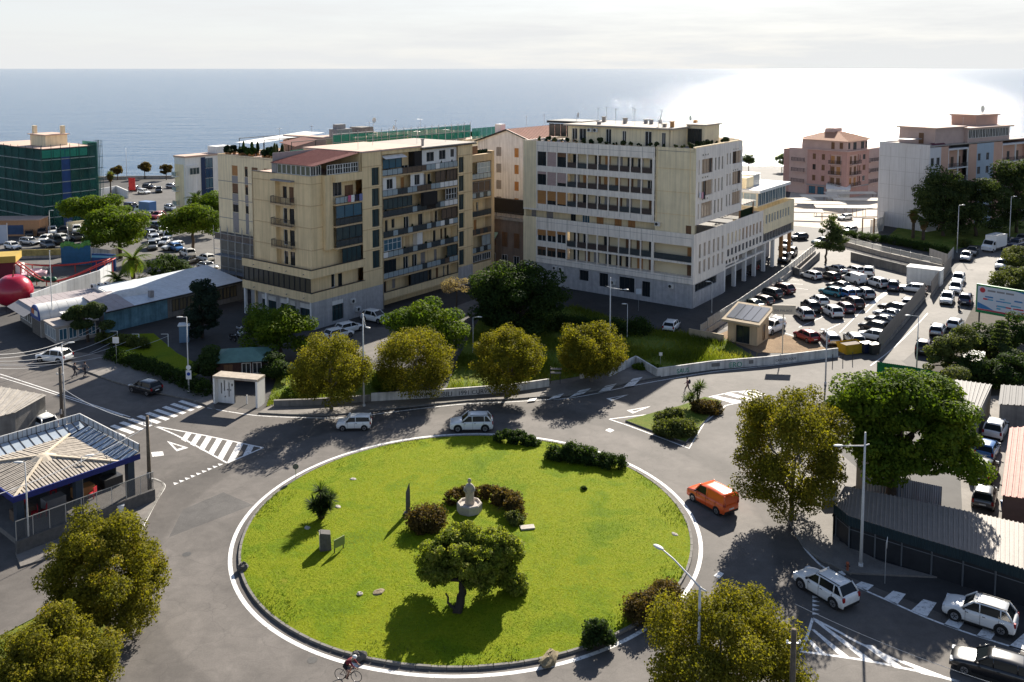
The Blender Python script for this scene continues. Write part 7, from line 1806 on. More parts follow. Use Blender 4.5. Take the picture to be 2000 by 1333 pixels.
def wire(label, a, b, sag, r=.03, n=14, group='overhead wires'):
    a = Vector(a); b = Vector(b); pts = [a.lerp(b, i/n)-Vector((0,0,sag*4*(i/n)*(1-i/n))) for i in range(n+1)]
    tag(MB().tube([p-a for p in pts], r, 5).build('wire', M('wire',(.5,.5,.5),.5,0), None, False, tuple(a)), label, 'wire', group)
def PZ(px, py, Y): r = ray(px, py); t = Y/r[1]; return Vector((r[0]*t, Y, CAM_H+r[2]*t))
WTA = (-66.0, 98.0); 
for i, (y0, e) in enumerate(((694,(178,642)),(702,(195,640)),(706,(229,652)),(711,(271,657)),(714,(330,656)),(718,(230,662)))):
    wire(['topmost','second from the top','third from the top','fourth from the top','fifth from the top','lowest'][i]+' overhead wire across the left road', PZ(-40, y0-2, 100), PZ(e[0], e[1], G(e[0], 672).y), 1.1+.1*i)
wire('overhead wire running from the near right wooden pole to the right', tuple(PZ(1553,1180,G(1541,1570).y)), tuple(PZ(2010,1356,44)), .3, .012)
wire('cable from the pavilion corner pole across the left road', tuple(PZ(286,826,G(293,968).y)), tuple(PZ(124,760,G(122,838).y)), .5)
wire('cable along the pavilion roof', tuple(PZ(286,835,G(293,968).y)), tuple(PZ(-30,975,62)), .4)
def frame_post(label, px, py, h):
    T = thing('white_post', label, 'post', tuple(G(px,py)), 0, 'white posts with brackets by the shaded lawn'); MB().tube([(0,0,0),(0,0,h)],.05,7).build('pole', WHITE, T); MB().tube([(-.9,0,h),(0,0,h)],.03,6).build('bracket', WHITE, T)
for l, x, y in (('white post with bracket nearest the cedar',196,662),('white post with bracket second from the cedar',230,672),('white post with bracket third from the cedar',272,678),('white post with bracket at the bright lawn strip',329,678)): frame_post(l, x, y, 1.7)
def road_sign(label, px, py, h, shape='round', col=None, rz=0., r=.3):
    T = thing('road_sign', label, 'road sign', tuple(G(px,py)), rz)
    MB().tube([(0,0,0),(0,0,h)],.03,7).build('post', STEEL, T)
    b = MB()
    if shape == 'round': b.tube([(0,-.06,h-r),(0,-.035,h-r)], r, 20)
    elif shape == 'tri': b.add([(0,-.06,h-1.1*r),( -r,-.06,h+.6*r),(r,-.06,h+.6*r),(0,-.035,h-1.1*r),(-r,-.035,h+.6*r),(r,-.035,h+.6*r)],[(0,1,2),(3,5,4),(0,3,4,1),(1,4,5,2),(2,5,3,0)])
    else: b.box(-r,-.06,h-2*r,r,-.035,h)
    b.build('sign_plate', col or WALLW, T); return T
SBACK = M('sign_back',(.12,.12,.125),.5,.1,3); BLUE = M('sign_blue',(.01,.05,.30),.5,0); REDS = M('sign_red',(.45,.02,.02),.5,0)
road_sign('small dark round sign on the left rim of the roundabout lawn', 578,938, 1.5, 'round', SBACK, .2, .26)
t = road_sign('triangular sign seen edge-on in front of the shed', 1728,1140, 3.0, 'tri', WALLW, 1.1, .4)
t = road_sign('round and square parking signs on the slim lamp post', 370,770, 3.3, 'round', WALLW, .0, .27); MB().box(-.3,-.07,1.7,.3,-.04,2.7).build('sign_plate', WALLW, t); MB().tube([(0,-.085,2.3),(0,-.075,2.3)],.2,16).build('sign_symbol', BLUE, t)
road_sign('blue direction sign by the white block', 1247,608, 3.4, 'sq', M('sign_pale',(.45,.5,.55),.5,.1,3), 0, .42)
road_sign('white notice board on the rough plot', 1290,712, 1.5, 'sq', WALLW, 0, .2)
t = road_sign('small white sign over the left road', 228,712, 3.4, 'sq', WALLW, 0, .38)
t = thing('traffic_mirror', 'round traffic mirror on a dark post by the pavilion', 'mirror', tuple(G(68,838))); MB().tube([(0,0,0),(0,0,3.0)],.04,7).build('post', IRON, t); MB().lathe([(0,0),(.55,0),(.6,.05),(0,.07)],20).build('mirror_disc', M('mirror_back',(.25,.22,.18),.4,.1,3), t, False, (.5,-.05,2.5)).rotation_euler = (R(90),0,.6)
t = thing('notice_board', 'dark board with pale plates by the gap in the white wall', 'sign', tuple(G(1075,752))); 
for x in (0,1.1): MB().tube([(x,0,0),(x,0,2.1)],.04,6).build('post', IRON, t)
MB().box(0,-.03,1.75,1.3,.03,1.95).build('plate', GREY, t); MB().box(0,-.03,1.3,1.2,.03,1.5).build('plate', GREY, t)
t = thing('fire_hydrant', 'small orange hydrant on the right pavement', 'hydrant', tuple(G(1655,1118))); MB().lathe([(.12,0),(.12,.1),(.09,.12),(.09,.6),(.13,.62),(.1,.75),(0,.8)],12).build('body', M('hydrant_orange',(.35,.10,.05),.6,.2,4), t, True); MB().tube([(-.17,0,.45),(.17,0,.45)],.05,8).build('outlet', TRIM, t)

# ------------------------------------------------------------------ portal, kiosk, gatehouse, car-park sign, cabin, billboard
a, b = G(419,789), G(502,797); d = b-a; L = d.length; ang = math.atan2(d.y, d.x)
T = thing('portal', 'white open portal frame with a flat roof and cut-out wall beside the left road', 'structure', tuple(a), ang)
MB().box(-.1,-.1,2.85,L+.15,1.6,3.1).build('roof', [M('portal_roof',(.36,.31,.25),.85,.3,2)], T)
MB().box(L-.1,-.08,0,L+.13,1.55,2.85).build('end_wall', WALLW, T); MB().box(-.08,-.08,0,.12,1.5,2.85).build('end_wall', WALLW, T)
o = MB(); wallgrid(o, Rp(.5), .13, 2.1, 0, 2.85, [(.5,.65,1.0,2.2),(.85,1.0,1.3,2.5),(1.4,1.55,.7,2.3),(1.2,1.75,1.4,1.55),(1.75,1.95,1.9,2.2),(.95,1.1,.6,.8)], .15); o.build('cutout_wall', WALLW, T)
MB().box(.13,.66,.05,2.1,.7,2.8).build('backing', IRON, T); MB().box(3.4,.7,0,3.5,.8,1.0).build('bollard', WALLW, T)
T = thing('kiosk', 'small dark kiosk with a green hipped roof behind the portal', 'kiosk', tuple(G(470,735)), R(10))
MB().box(-2.6,-2.,0,2.6,2.,2.5).build('wall', M('dark_brick',(.06,.03,.025),.8,.3,4), T)
r = MB(); r.add([(-3.4,-2.7,2.5),(3.4,-2.7,2.5),(3.4,2.7,2.5),(-3.4,2.7,2.5),(-1.2,0,3.4),(1.4,0,3.4)],[(0,1,5,4),(1,2,5),(2,3,4,5),(3,0,4),(3,2,1,0)]); r.build('roof', M('green_roof',(.10,.19,.16),.7,.2,1.5), T)
for x in (.4,1.6): window(T, Rp(-2.), x, x+1.0, .9, 2.2, .05)
door_panel(T, Rp(-2.), -1.6,-.6,0,2.1, BROWN, .04)
def gatehouse():
    loc, rz = gframe(1478, 677, 36); T = thing('gatehouse', 'small tan gatehouse with solar panels on its sloping roof', 'gatehouse', loc, rz)
    TW = M('tan_render',(.42,.33,.22),.85,.1,1.,streak=.2); w = MB()
    wallgrid(w, Lp(0), 0, 4.0, 0, 2.9, [(1.0,2.9,.05,2.4)], .3); w.box(.01,.0,0,4.2,.2,2.9).box(.01,3.8,0,4.2,4.,2.9).box(4.0,.2,0,4.2,3.8,2.9); w.build('wall', TW, T)
    window(T, Lp(0), 1.0, 2.9, .05, 2.4, -.2, GLASS, IRON, 2, name='door'); window(T, Rp(0), 2.0, 2.8, .3, 2.3, .04, GLASS, BROWN, 1)
    r = MB(); r.add([(-.7,-.6,2.75),(-.7,4.6,2.75),(4.8,4.6,4.0),(4.8,-.6,4.0),(-.7,-.6,3.05),(-.7,4.6,3.05),(4.8,4.6,4.25),(4.8,-.6,4.25)],[(0,1,2,3),(7,6,5,4),(0,4,5,1),(1,5,6,2),(2,6,7,3),(3,7,4,0)]); r.build('roof', TW, T)
    for k in range(4):
        y0 = -.2+k*1.13; m = MB(); za = lambda x: 3.05+(x+.7)*(1.2/5.5)+.06
        m.add([(.0,y0,za(0)),(.0,y0+1.05,za(0)),(4.2,y0+1.05,za(4.2)),(4.2,y0,za(4.2))],[(3,2,1,0)]); m.add([(.0,y0,za(0)-.05),(.0,y0+1.05,za(0)-.05),(4.2,y0+1.05,za(4.2)-.05),(4.2,y0,za(4.2)-.05)],[(0,1,2,3)]); m.build('solar_panel', M('solar_glass',(.16,.17,.19),.12,.05,2,spec=.6), T)
    MB().box(-1.2,4.1,0,-1.0,9,1.1).build('side_wall', TW, T)
gatehouse()
CREAM = M('sign_cream',(.55,.47,.36),.7,.1,2)
T = thing('car_park_sign', 'cream sign board lettered sea palace on a post in the car park', 'sign', tuple(G(1528,690)), R(-6)); MB().tube([(0,0,0),(0,0,5.6)],.07,8).build('post', CREAM, T)
MB().box(-1.35,-.06,5.0,1.5,.06,6.2).build('board', CREAM, T); text_on(T, 'SEA PALACE', .42, M('sign_ink',(.05,.06,.10),.7,0), (-1.22,-.066,5.35), 0)
loc, rz = gframe(1842, 556, 36); T = thing('site_cabin', 'white metal cabin by the car park gate', 'cabin', (loc[0],loc[1],0), rz+R(90)); MB().box(0,0,.1,5.2,2.6,2.7).build('body', M('cabin_white',(.60,.61,.60),.5,.08,2,streak=.15), T); MB().box(-.1,-.1,2.7,5.3,2.7,2.85).build('roof', WALLW, T); MB().box(2.0,-.03,.15,2.9,-.005,2.2).build('door', GREY, T)
T = thing('skip', 'yellow waste skip at the front of the car park', 'skip', tuple(G(1662,688)), R(20)); MB().add([(-1.3,-.8,0),(1.1,-.8,0),(1.1,.8,0),(-1.3,.8,0),(-1.6,-.95,1.3),(1.5,-.95,1.3),(1.5,.95,1.3),(-1.6,.95,1.3)],[(0,1,5,4),(1,2,6,5),(2,3,7,6),(3,0,4,7),(3,2,1,0)]).build('body', M('skip_yellow',(.50,.30,.02),.6,.2,2), T); MB().box(-1.5,-.9,1.0,1.4,.9,1.1).build('load', CURT, T)
BG2 = 'bins'
def wbin(label, px, py, mat, s=1.): T = thing('waste_bin', label, 'bin', tuple(G(px,py)), .3, BG2); MB().add([(-.5*s,-.35*s,.12),(.5*s,-.35*s,.12),(.5*s,.35*s,.12),(-.5*s,.35*s,.12),(-.62*s,-.45*s,1.15*s),(.62*s,-.45*s,1.15*s),(.62*s,.45*s,1.15*s),(-.62*s,.45*s,1.15*s)],[(0,1,5,4),(1,2,6,5),(2,3,7,6),(3,0,4,7),(3,2,1,0)]).build('body', mat, T); MB().box(-.65*s,-.48*s,1.16*s,.65*s,.48*s,1.26*s).build('lid', mat, T); [MB().tube([(x,-.04,.1),(x,.04,.1)],.1,8).build('wheel', TYRE, T) for x in (-.4*s,.4*s)]
wbin('dark waste bin right of the yellow skip', 1692,690, PAINTS['navy'], 1.1); wbin('dark waste bin against the corrugated fence', 1706,692, IRON, 1.1); wbin('blue waste bin in the yard at the right edge', 1969,1003, PAINTS['blue'], .8); wbin('white refuse sack container in front of the pavilion', 232,1006, WALLW, .7)
for k, (x, y) in enumerate(((1636,706),(1656,704),(1675,702))): MB_ = thing('bollard', ['bollard nearest the white wall end','middle bollard in front of the skip','bollard nearest the corrugated fence'][k], 'bollard', tuple(G(x-10,y+6)), 0, 'bollards'); MB().tube([(0,0,0),(0,0,1.2)],.05,8).build('post', IRON, MB_); MB().blob((0,0,1.2),.06,.06,.06,8,5).build('cap', IRON, MB_)
p = G(1906, 642); q = G(2020, 664); ang = math.atan2(q.y-p.y, q.x-p.x)
T = thing('billboard', 'green-framed advertising billboard with red and blue print at the right edge', 'billboard', tuple(p), ang)
z0, z1, Lb = 2.7, 6.1, 8.4
for x in (.3, 4, 7.9): MB().box(x-.08,.1,0,x+.08,.26,z0+.3).build('post', IRON, T)
GRN = M('billboard_green',(.02,.22,.07),.5,.1,2)
MB().box(0,0,z0,Lb,.2,z1).build('panel', M('billboard_paper',(.62,.64,.68),.6,.05,1), T)
MB().box(-.15,-.06,z0-.35,Lb+.1,.25,z0-.002).build('frame', GRN, T); MB().box(-.15,-.06,z1+.002,Lb+.1,.25,z1+.22).build('frame', GRN, T); MB().box(-.15,-.06,z0,-.002,.25,z1).build('frame', GRN, T)
PR = M('print_red',(.50,.05,.06),.6,.1,3); PB = M('print_blue',(.05,.20,.42),.6,.1,3); PC = M('print_cyan',(.10,.36,.50),.6,.1,3)
MB().box(.05,-.008,z0+.02,Lb-.05,-.002,z0+.22).build('print', PR, T); MB().tube([(.65,-.009,z1-.55),(.65,-.002,z1-.55)],.36,16).build('print', PR, T)
MB().add([(.05,-.006,z0+.25),(2.2,-.006,z0+.25),(1.2,-.006,z0+.7),(.05,-.006,z0+1.1)],[(0,1,2,3)]).build('print', PB, T); MB().add([(4.6,-.006,z1-.02),(8.3,-.006,z1-.02),(8.3,-.006,z1-.6),(6.2,-.006,z1-.3)],[(3,2,1,0)]).build('print', PB, T)
pr_ = random.Random(6)
for k in range(26):
    x = pr_.uniform(.4,7.0); z = pr_.choice([z0+.5,z0+.85,z0+1.2,z0+1.55,z0+1.9]); w_ = pr_.uniform(.3,1.1); MB().box(x,-.0055-.0002*k,z,x+w_,-.002,z+pr_.uniform(.12,.22)).build('print', pr_.choice([PR,PR,PB,PC]), T)
for k in range(3): MB().box(1.3+k*1.15,-.008,z1-.65,2.3+k*1.15,-.002,z1-.4).build('print', GREY, T)

# ------------------------------------------------------------------ slatted pavilion on the left
def pavilion():
    zt = 3.7; Bk, Rt, Ft = G(118,820,zt+1.1), G(272,876,zt+.8), G(27,970,zt+.35); u = Rt-Ft; ang = math.atan2(u.y, u.x); Lu = u.length
    v = Bk-Rt; Lv = abs(v.x*-math.sin(ang)+v.y*math.cos(ang)); 
    T = thing('pavilion', 'open pavilion with a weathered slatted roof and blue fascia', 'pavilion', (Ft.x, Ft.y, 0), ang)
    # local x along the blue fascia, y away from the camera
    CANE = M('weathered_cane',(.38,.335,.28),.85,.35,2.5,.3,15); BL_ = M('fascia_blue',(.010,.018,.13),.5,.1,2); PANE = M('roof_pane',(.36,.41,.46),.25,.15,1.2)
    MB().box(0,-.12,zt-.1,Lu,0,zt+.35).build('fascia', BL_, T); MB().box(-.12,-.12,zt-.1,-.002,Lv,zt+.35).build('fascia', BL_, T)
    # sloping glazed border, pane by pane
    bw = 1.7
    for k in range(13):
        x0 = k*Lu/13; m = MB(); m.add([(x0+.04,Lv-.05,zt+.5),(x0+Lu/13-.04,Lv-.05,zt+.5),(x0+Lu/13-.04,Lv-bw,zt+.05),(x0+.04,Lv-bw,zt+.05)],[(3,2,1,0)]); m.build('roof_pane', PANE, T)
    for k in range(12):
        y0 = k*(Lv-bw)/12; m = MB(); m.add([(Lu-.05,y0+.04,zt+.5),(Lu-.05,y0+(Lv-bw)/12-.04,zt+.5),(Lu-bw,y0+(Lv-bw)/12-.04,zt+.05),(Lu-bw,y0+.04,zt+.05)],[(0,1,2,3)]); m.build('roof_pane', PANE, T)
    f = MB()
    for k in range(14): x = k*Lu/13; f.box(x-.03,Lv-.04,zt+.5,x+.03,Lv+.02,zt+1.15); f.bar((x,Lv-.05,zt+.52),(x,Lv-bw,zt+.07),.05,.05)
    for k in range(13): y = k*Lv/12; f.box(Lu-.04,y-.03,zt+.5,Lu+.02,y+.03,zt+1.15); f.bar((Lu-.05,min(y,Lv-bw),zt+.52),(Lu-bw,min(y,Lv-bw),zt+.07),.05,.05)
    fr = f.build('roof_frame', IRON, T)
    for k in range(26): x = k*Lu/26; MB().box(x+.03,Lv-.02,zt+.55,x+Lu/26-.03,Lv,zt+1.1).build('parapet_panel', PANE, T)
    for k in range(22): y = k*Lv/22; MB().box(Lu-.02,y+.03,zt+.55,Lu,y+Lv/22-.03,zt+1.1).build('parapet_panel', PANE, T)
    MB().box(0,Lv-.03,zt+1.1,Lu,Lv+.03,zt+1.17).build('top_rail', WALLW, T); MB().box(Lu-.03,0,zt+1.1,Lu+.03,Lv,zt+1.17).build('top_rail', WALLW, T)
    # slats: four hips up to the hub
    x1, y1 = Lu-bw, Lv-bw; cx, cy, hz_ = x1*.5, y1*.5, zt+.85; rs = random.Random(3)
    def zz(x, y): 
        return zt+.15+(hz_-zt-.15)*(1-max(abs(x-cx)/cx, abs(y-cy)/cy))
    n = 30
    for k in range(n):
        x = (k+.5)/n*x1; t = abs(x-cx)/cx; ya = cy*t
        for s_ in (0,1):
            y0, y2 = (0.05, ya if False else cy-cy*(1-t)) if s_ == 0 else (y1-.05, cy+cy*(1-t))
            e0 = (x, 0.05 if s_ == 0 else y1-.05); e1 = (x, cy*t if s_ == 0 else y1-cy*t)
            # front/back sectors: from the eave to the hip line
            e1 = (x, min(abs(x-0), abs(x1-x))/cx*cy if s_ == 0 else y1-min(x, x1-x)/cx*cy)
            a_ = Vector((e0[0]+rs.uniform(-.03,.03), e0[1], zz(*e0)+rs.uniform(-.03,.03))); b_ = Vector((e1[0]+rs.uniform(-.03,.03), e1[1], zz(*e1)))
            if (b_-a_).length > .4: MB().bar(a_, b_, .17, .05).build('slat', CANE, T)
    for k in range(n):
        y = (k+.5)/n*y1
        for s_ in (0,1):
            m_ = min(y, y1-y)/cy*cx; a_ = Vector((.05 if s_ == 0 else x1-.05, y, zz(.05 if s_ == 0 else x1-.05, y)+rs.uniform(-.03,.03))); b_ = Vector((m_ if s_ == 0 else x1-m_, y+rs.uniform(-.03,.03), zz(m_ if s_ == 0 else x1-m_, y)))
            if (b_-a_).length > .4: MB().bar(a_, b_, .17, .05).build('slat', CANE, T)
    for a_, b_ in (((0,0),(cx,cy)),((x1,0),(cx,cy)),((x1,y1),(cx,cy)),((0,y1),(cx,cy))): MB().bar((a_[0],a_[1],zt+.25),(b_[0],b_[1],hz_+.1),.2,.1).build('hip_beam', M('pale_cane',(.5,.43,.33),.85,.2,3), T)
    MB().lathe([(1.0,-.15),(.5,.08),(.2,.16),(0,.18)],12,(cx,cy,hz_)).build('hub', M('pale_cane',(.62,.52,.38),.85,.2,3), T)
    f = MB()
    for k in range(7): x = .6+k*(Lu-1.2)/6; f.bar((x,.1,zt-.1),(x,Lv-.1,zt-.1),.12,.2)
    f.build('roof_joists', IRON, T)
    for x, y in ((.5,.5),(Lu*.5,.5),(Lu-.6,.6),(.5,Lv-.5),(Lu-.6,Lv-.6),(Lu*.5,Lv-.5)): MB().box(x-.28,y-.28,0,x+.28,y+.28,zt-.2).build('column', M('column_blue',(.03,.045,.065),.5,.15,2), T)
    MB().box(.2,.2,.02,Lu-.2,Lv-.2,.45).build('floor', M('pavilion_floor',(.16,.15,.14),.8,.2,2), T)
    MB().box(.3,Lv-.3,.45,Lu-.3,Lv-.2,zt-.1).build('back_sun_block', SMOKE, T); MB().box(Lu-.3,Lv*.35,.45,Lu-.2,Lv-.3,zt-.1).build('side_sun_block', SMOKE, T)  # dark panels added to keep the low sun off the floor
    for k in range(4): MB().box(1.2+k*2.4,3.2,.45,2.8+k*2.4,4.2,1.25).build('counter', [CURT,GREY,TAN,IRON][k], T)
    MB().box(.1,.1,zt-.06,Lu-.1,Lv-.1,zt-.02).build('roof_sun_block', IRON, T)  # dark sheet added under the slats to block sun through the gaps
    MB().box(-.4,-1.2,0,Lu+.6,-.9,1.1).build('low_wall', STONEB, T)
    for k in range(9):
        x0 = -.4+k*(Lu+1)/9; o = MB(); o.box(x0,-1.08,1.1,x0+.05,-1.03,2.6); o.box(x0,-1.07,2.55,x0+(Lu+1)/9,-1.04,2.6); o.build('fence_post', STEEL, T); MB().box(x0+.06,-1.06,1.12,x0+(Lu+1)/9-.03,-1.05,2.54).build('fence_panel', M('wire_mesh',(.12,.125,.13),.5,.1,2,alpha=.3), T)
    RED = M('red_plastic',(.40,.02,.03),.5,.1,3)
    for k in range(9):
        x, y = rs.uniform(2,Lu-1.5), rs.uniform(2.5,7); c = thing('chair', ['red chair under the pavilion nearest the blue column','red chair at the pavilion front','red chair stacked by the pavilion rail','red chair near the pavilion middle','red chair behind the pavilion rail','red chair in the pavilion shade','red chair beside the pavilion table','red chair at the right of the pavilion','red chair at the left of the pavilion'][k], 'chair', (0,0,0), 0, 'red chairs under the pavilion')
        w_ = Vector((math.cos(ang)*x-math.sin(ang)*y, math.sin(ang)*x+math.cos(ang)*y, 0)); c.location = (Ft.x+w_.x, Ft.y+w_.y, .45); c.rotation_euler = (0,0,rs.uniform(0,6))
        MB().box(-.24,-.24,.42,.24,.24,.47).build('seat', RED, c); MB().box(-.24,.2,.47,.24,.25,.95).build('backrest', RED, c)
        for i, j in ((-1,-1),(1,-1),(1,1),(-1,1)): MB().box(i*.2-.025,j*.2-.025,0,i*.2+.025,j*.2+.025,.42).build('leg', RED, c)
pavilion()

# ------------------------------------------------------------------ corrugated shed on the right
def shed():
    ze, zr = 2.7, 3.15
    E = [G(1628,984,ze), G(1657,1008,ze), G(1760,1040,ze), G(1880,1075,ze), G(2010,1115,ze), G(2110,1146,ze)]
    Bk = [G(1650,951,zr), G(1664,953,zr), G(1760,972,zr), G(1880,997,zr), G(2010,1026,zr), G(2110,1048,zr)]
    o = E[0].copy(); o.z = 0; T = thing('shed', 'long low shed with a ribbed metal roof and dark panelled front', 'shed', tuple(o))
    RF = M('shed_roof',(.235,.20,.17),.6,.12,1.2,.2,10,streak=.0); DK = M('shed_teal',(.018,.035,.042),.6,.2,1.5); PN = M('shed_panel',(.022,.024,.028),.6,.3,1.2)
    for i in range(5):
        n = max(2, round((E[i+1]-E[i]).length/.9))
        for k in range(n):
            a0, a1 = E[i].lerp(E[i+1],k/n)-o, E[i].lerp(E[i+1],(k+1)/n)-o; b0, b1 = Bk[i].lerp(Bk[i+1],k/n)-o, Bk[i].lerp(Bk[i+1],(k+1)/n)-o
            m = MB(); m.add([a0,a1,b1,b0],[(0,1,2,3)])
            for j in range(3): t = (j+.5)/3; m.bar(a0.lerp(a1,t)+Vector((0,0,.03)), b0.lerp(b1,t)+Vector((0,0,.03)), .10, .06)
            m.build('roof_panel', RF, T)
            f = MB(); f.add([a0+Vector((0,0,-.75)),a1+Vector((0,0,-.75)),a1,a0],[(0,1,2,3)])
            dn = (a1-a0).normalized(); nn_ = Vector((dn.y,-dn.x,0))
            for j in range(4): c = a0.lerp(a1,(j+.5)/4)+nn_*.02; f.bar(c+Vector((0,0,-.74)), c, .06, .04)
            f.build('fascia_panel', DK, T)
        L = (E[i+1]-E[i]).length; n = max(1, round(L/1.7))
        for k in range(n):
            a0, a1 = E[i].lerp(E[i+1],k/n)-o, E[i].lerp(E[i+1],(k+1)/n)-o; dn = (a1-a0).normalized(); inn = Vector((-dn.y,dn.x,0))*.25
            p0, p1 = a0+inn, a1+inn; m = MB(); m.add([Vector((p0.x,p0.y,0)),Vector((p1.x,p1.y,0)),Vector((p1.x,p1.y,ze-.1)),Vector((p0.x,p0.y,ze-.1))],[(0,1,2,3)]); m.build('wall_panel', PN, T)
            MB().box(p0.x-.04,p0.y-.1,0,p0.x+.04,p0.y,ze-.1).build('post', M('post_grey',(.12,.13,.14),.5,.1,3), T); q0, q1 = p0.lerp(p1,.02)-inn*.1, p1-inn*.1; q0.z = q1.z = 1.6; MB().bar(q0,q1,.03,.05).build('rail', M('post_grey',(.12,.13,.14),.5,.1,3), T)
    m = MB()
    for i in range(5): a_, b_ = Bk[i]-o, Bk[i+1]-o; m.add([Vector((a_.x,a_.y,0)),Vector((b_.x,b_.y,0)),b_,a_],[(3,2,1,0)])
    m.build('back_wall', CONCD, T); a_, b_ = E[0]-o, Bk[0]-o; MB().add([Vector((a_.x,a_.y,0)),a_,b_,Vector((b_.x,b_.y,0))],[(0,1,2,3)]).build('end_wall', DK, T)
shed()
# yard buildings on the right
def lean_to(label, P4, zs, mat, wallm, ribs=10, name='outbuilding'):
    pts = [G(x, y, z) for (x, y), z in zip(P4, zs)]; o = pts[0].copy(); o.z = 0; T = thing(name, label, 'outbuilding', tuple(o)); Q = [p-o for p in pts]
    for k in range(ribs):
        a0, a1, b0, b1 = Q[0].lerp(Q[1],k/ribs), Q[0].lerp(Q[1],(k+.97)/ribs), Q[3].lerp(Q[2],k/ribs), Q[3].lerp(Q[2],(k+.97)/ribs)
        m = MB(); m.add([a0,a1,b1,b0],[(0,1,2,3)]); dz = Vector((0,0,.04)); m.bar(a0.lerp(a1,.5)+dz, b0.lerp(b1,.5)+dz, .12, .07); m.build('roof_panel', mat, T)
    for i in range(4):
        a_, b_ = Q[i], Q[(i+1)%4]; c = (Q[0]+Q[1]+Q[2]+Q[3])/4; ins = lambda v: Vector((c.x+(v.x-c.x)*.95, c.y+(v.y-c.y)*.95, v.z-.05)); A1, B1 = ins(a_), ins(b_)
        MB().add([Vector((A1.x,A1.y,0)),Vector((B1.x,B1.y,0)),B1,A1],[(0,1,2,3)]).build('wall', wallm, T)
    return T
lean_to('outbuilding with a pink ribbed roof at the right edge', [(1955,968),(2080,985),(2080,830),(1972,836)], [2.9,2.9,3.3,3.3], M('pink_sheet',(.42,.20,.16),.7,.2,2,streak=.2), M('dark_wall',(.10,.06,.05),.8,.2,1), 10)
lean_to('grey ribbed roof outbuilding behind the large bright tree', [(1870,800),(1905,822),(1938,752),(1865,742)], [2.8,2.8,3.0,3.0], M('grey_sheet',(.16,.155,.15),.7,.15,2), CONCD, 8)
lean_to('dark shack roof at the right edge behind the yard', [(1950,790),(2050,795),(2050,758),(1955,752)], [2.6,2.6,2.8,2.8], M('dark_sheet',(.06,.06,.065),.7,.2,2), CONCD, 8)
lean_to('small white-topped shack among the garden trees', [(1880,702),(1922,710),(1925,688),(1880,682)], [2.2,2.2,2.4,2.4], WALLW, TAN, 5)
lean_to('white awning roof of a stall behind the pavilion', [(-60,828),(30,806),(92,772),(-20,752)], [2.9,2.9,3.2,3.2], CONC, CONCD, 7)
T = thing('electrical_cabinet', 'white utility cabinet on the right pavement behind the golden tree', 'cabinet', tuple(G(1620,978)), .1); MB().box(-.5,-.3,0,.5,.3,1.5).build('body', M('cabinet_white',(.5,.51,.52),.6,.1,2,streak=.2), T); MB().box(-.02,-.32,.1,.0,-.302,1.4).build('door_seam', IRON, T)
T = thing('concrete_arch_wall', 'pale curved concrete gate wall behind the lamp post', 'wall', tuple(G(1672,955)), R(-15)); MB().prism([(0,0),(2.6,.0),(2.6,.25),(0,.25)],0,2.6).build('slab', CONC, T); MB().tube([(1.3,-.02,1.1),(1.3,.27,1.1)],.9,20).build('arch_infill', CONCD, T)

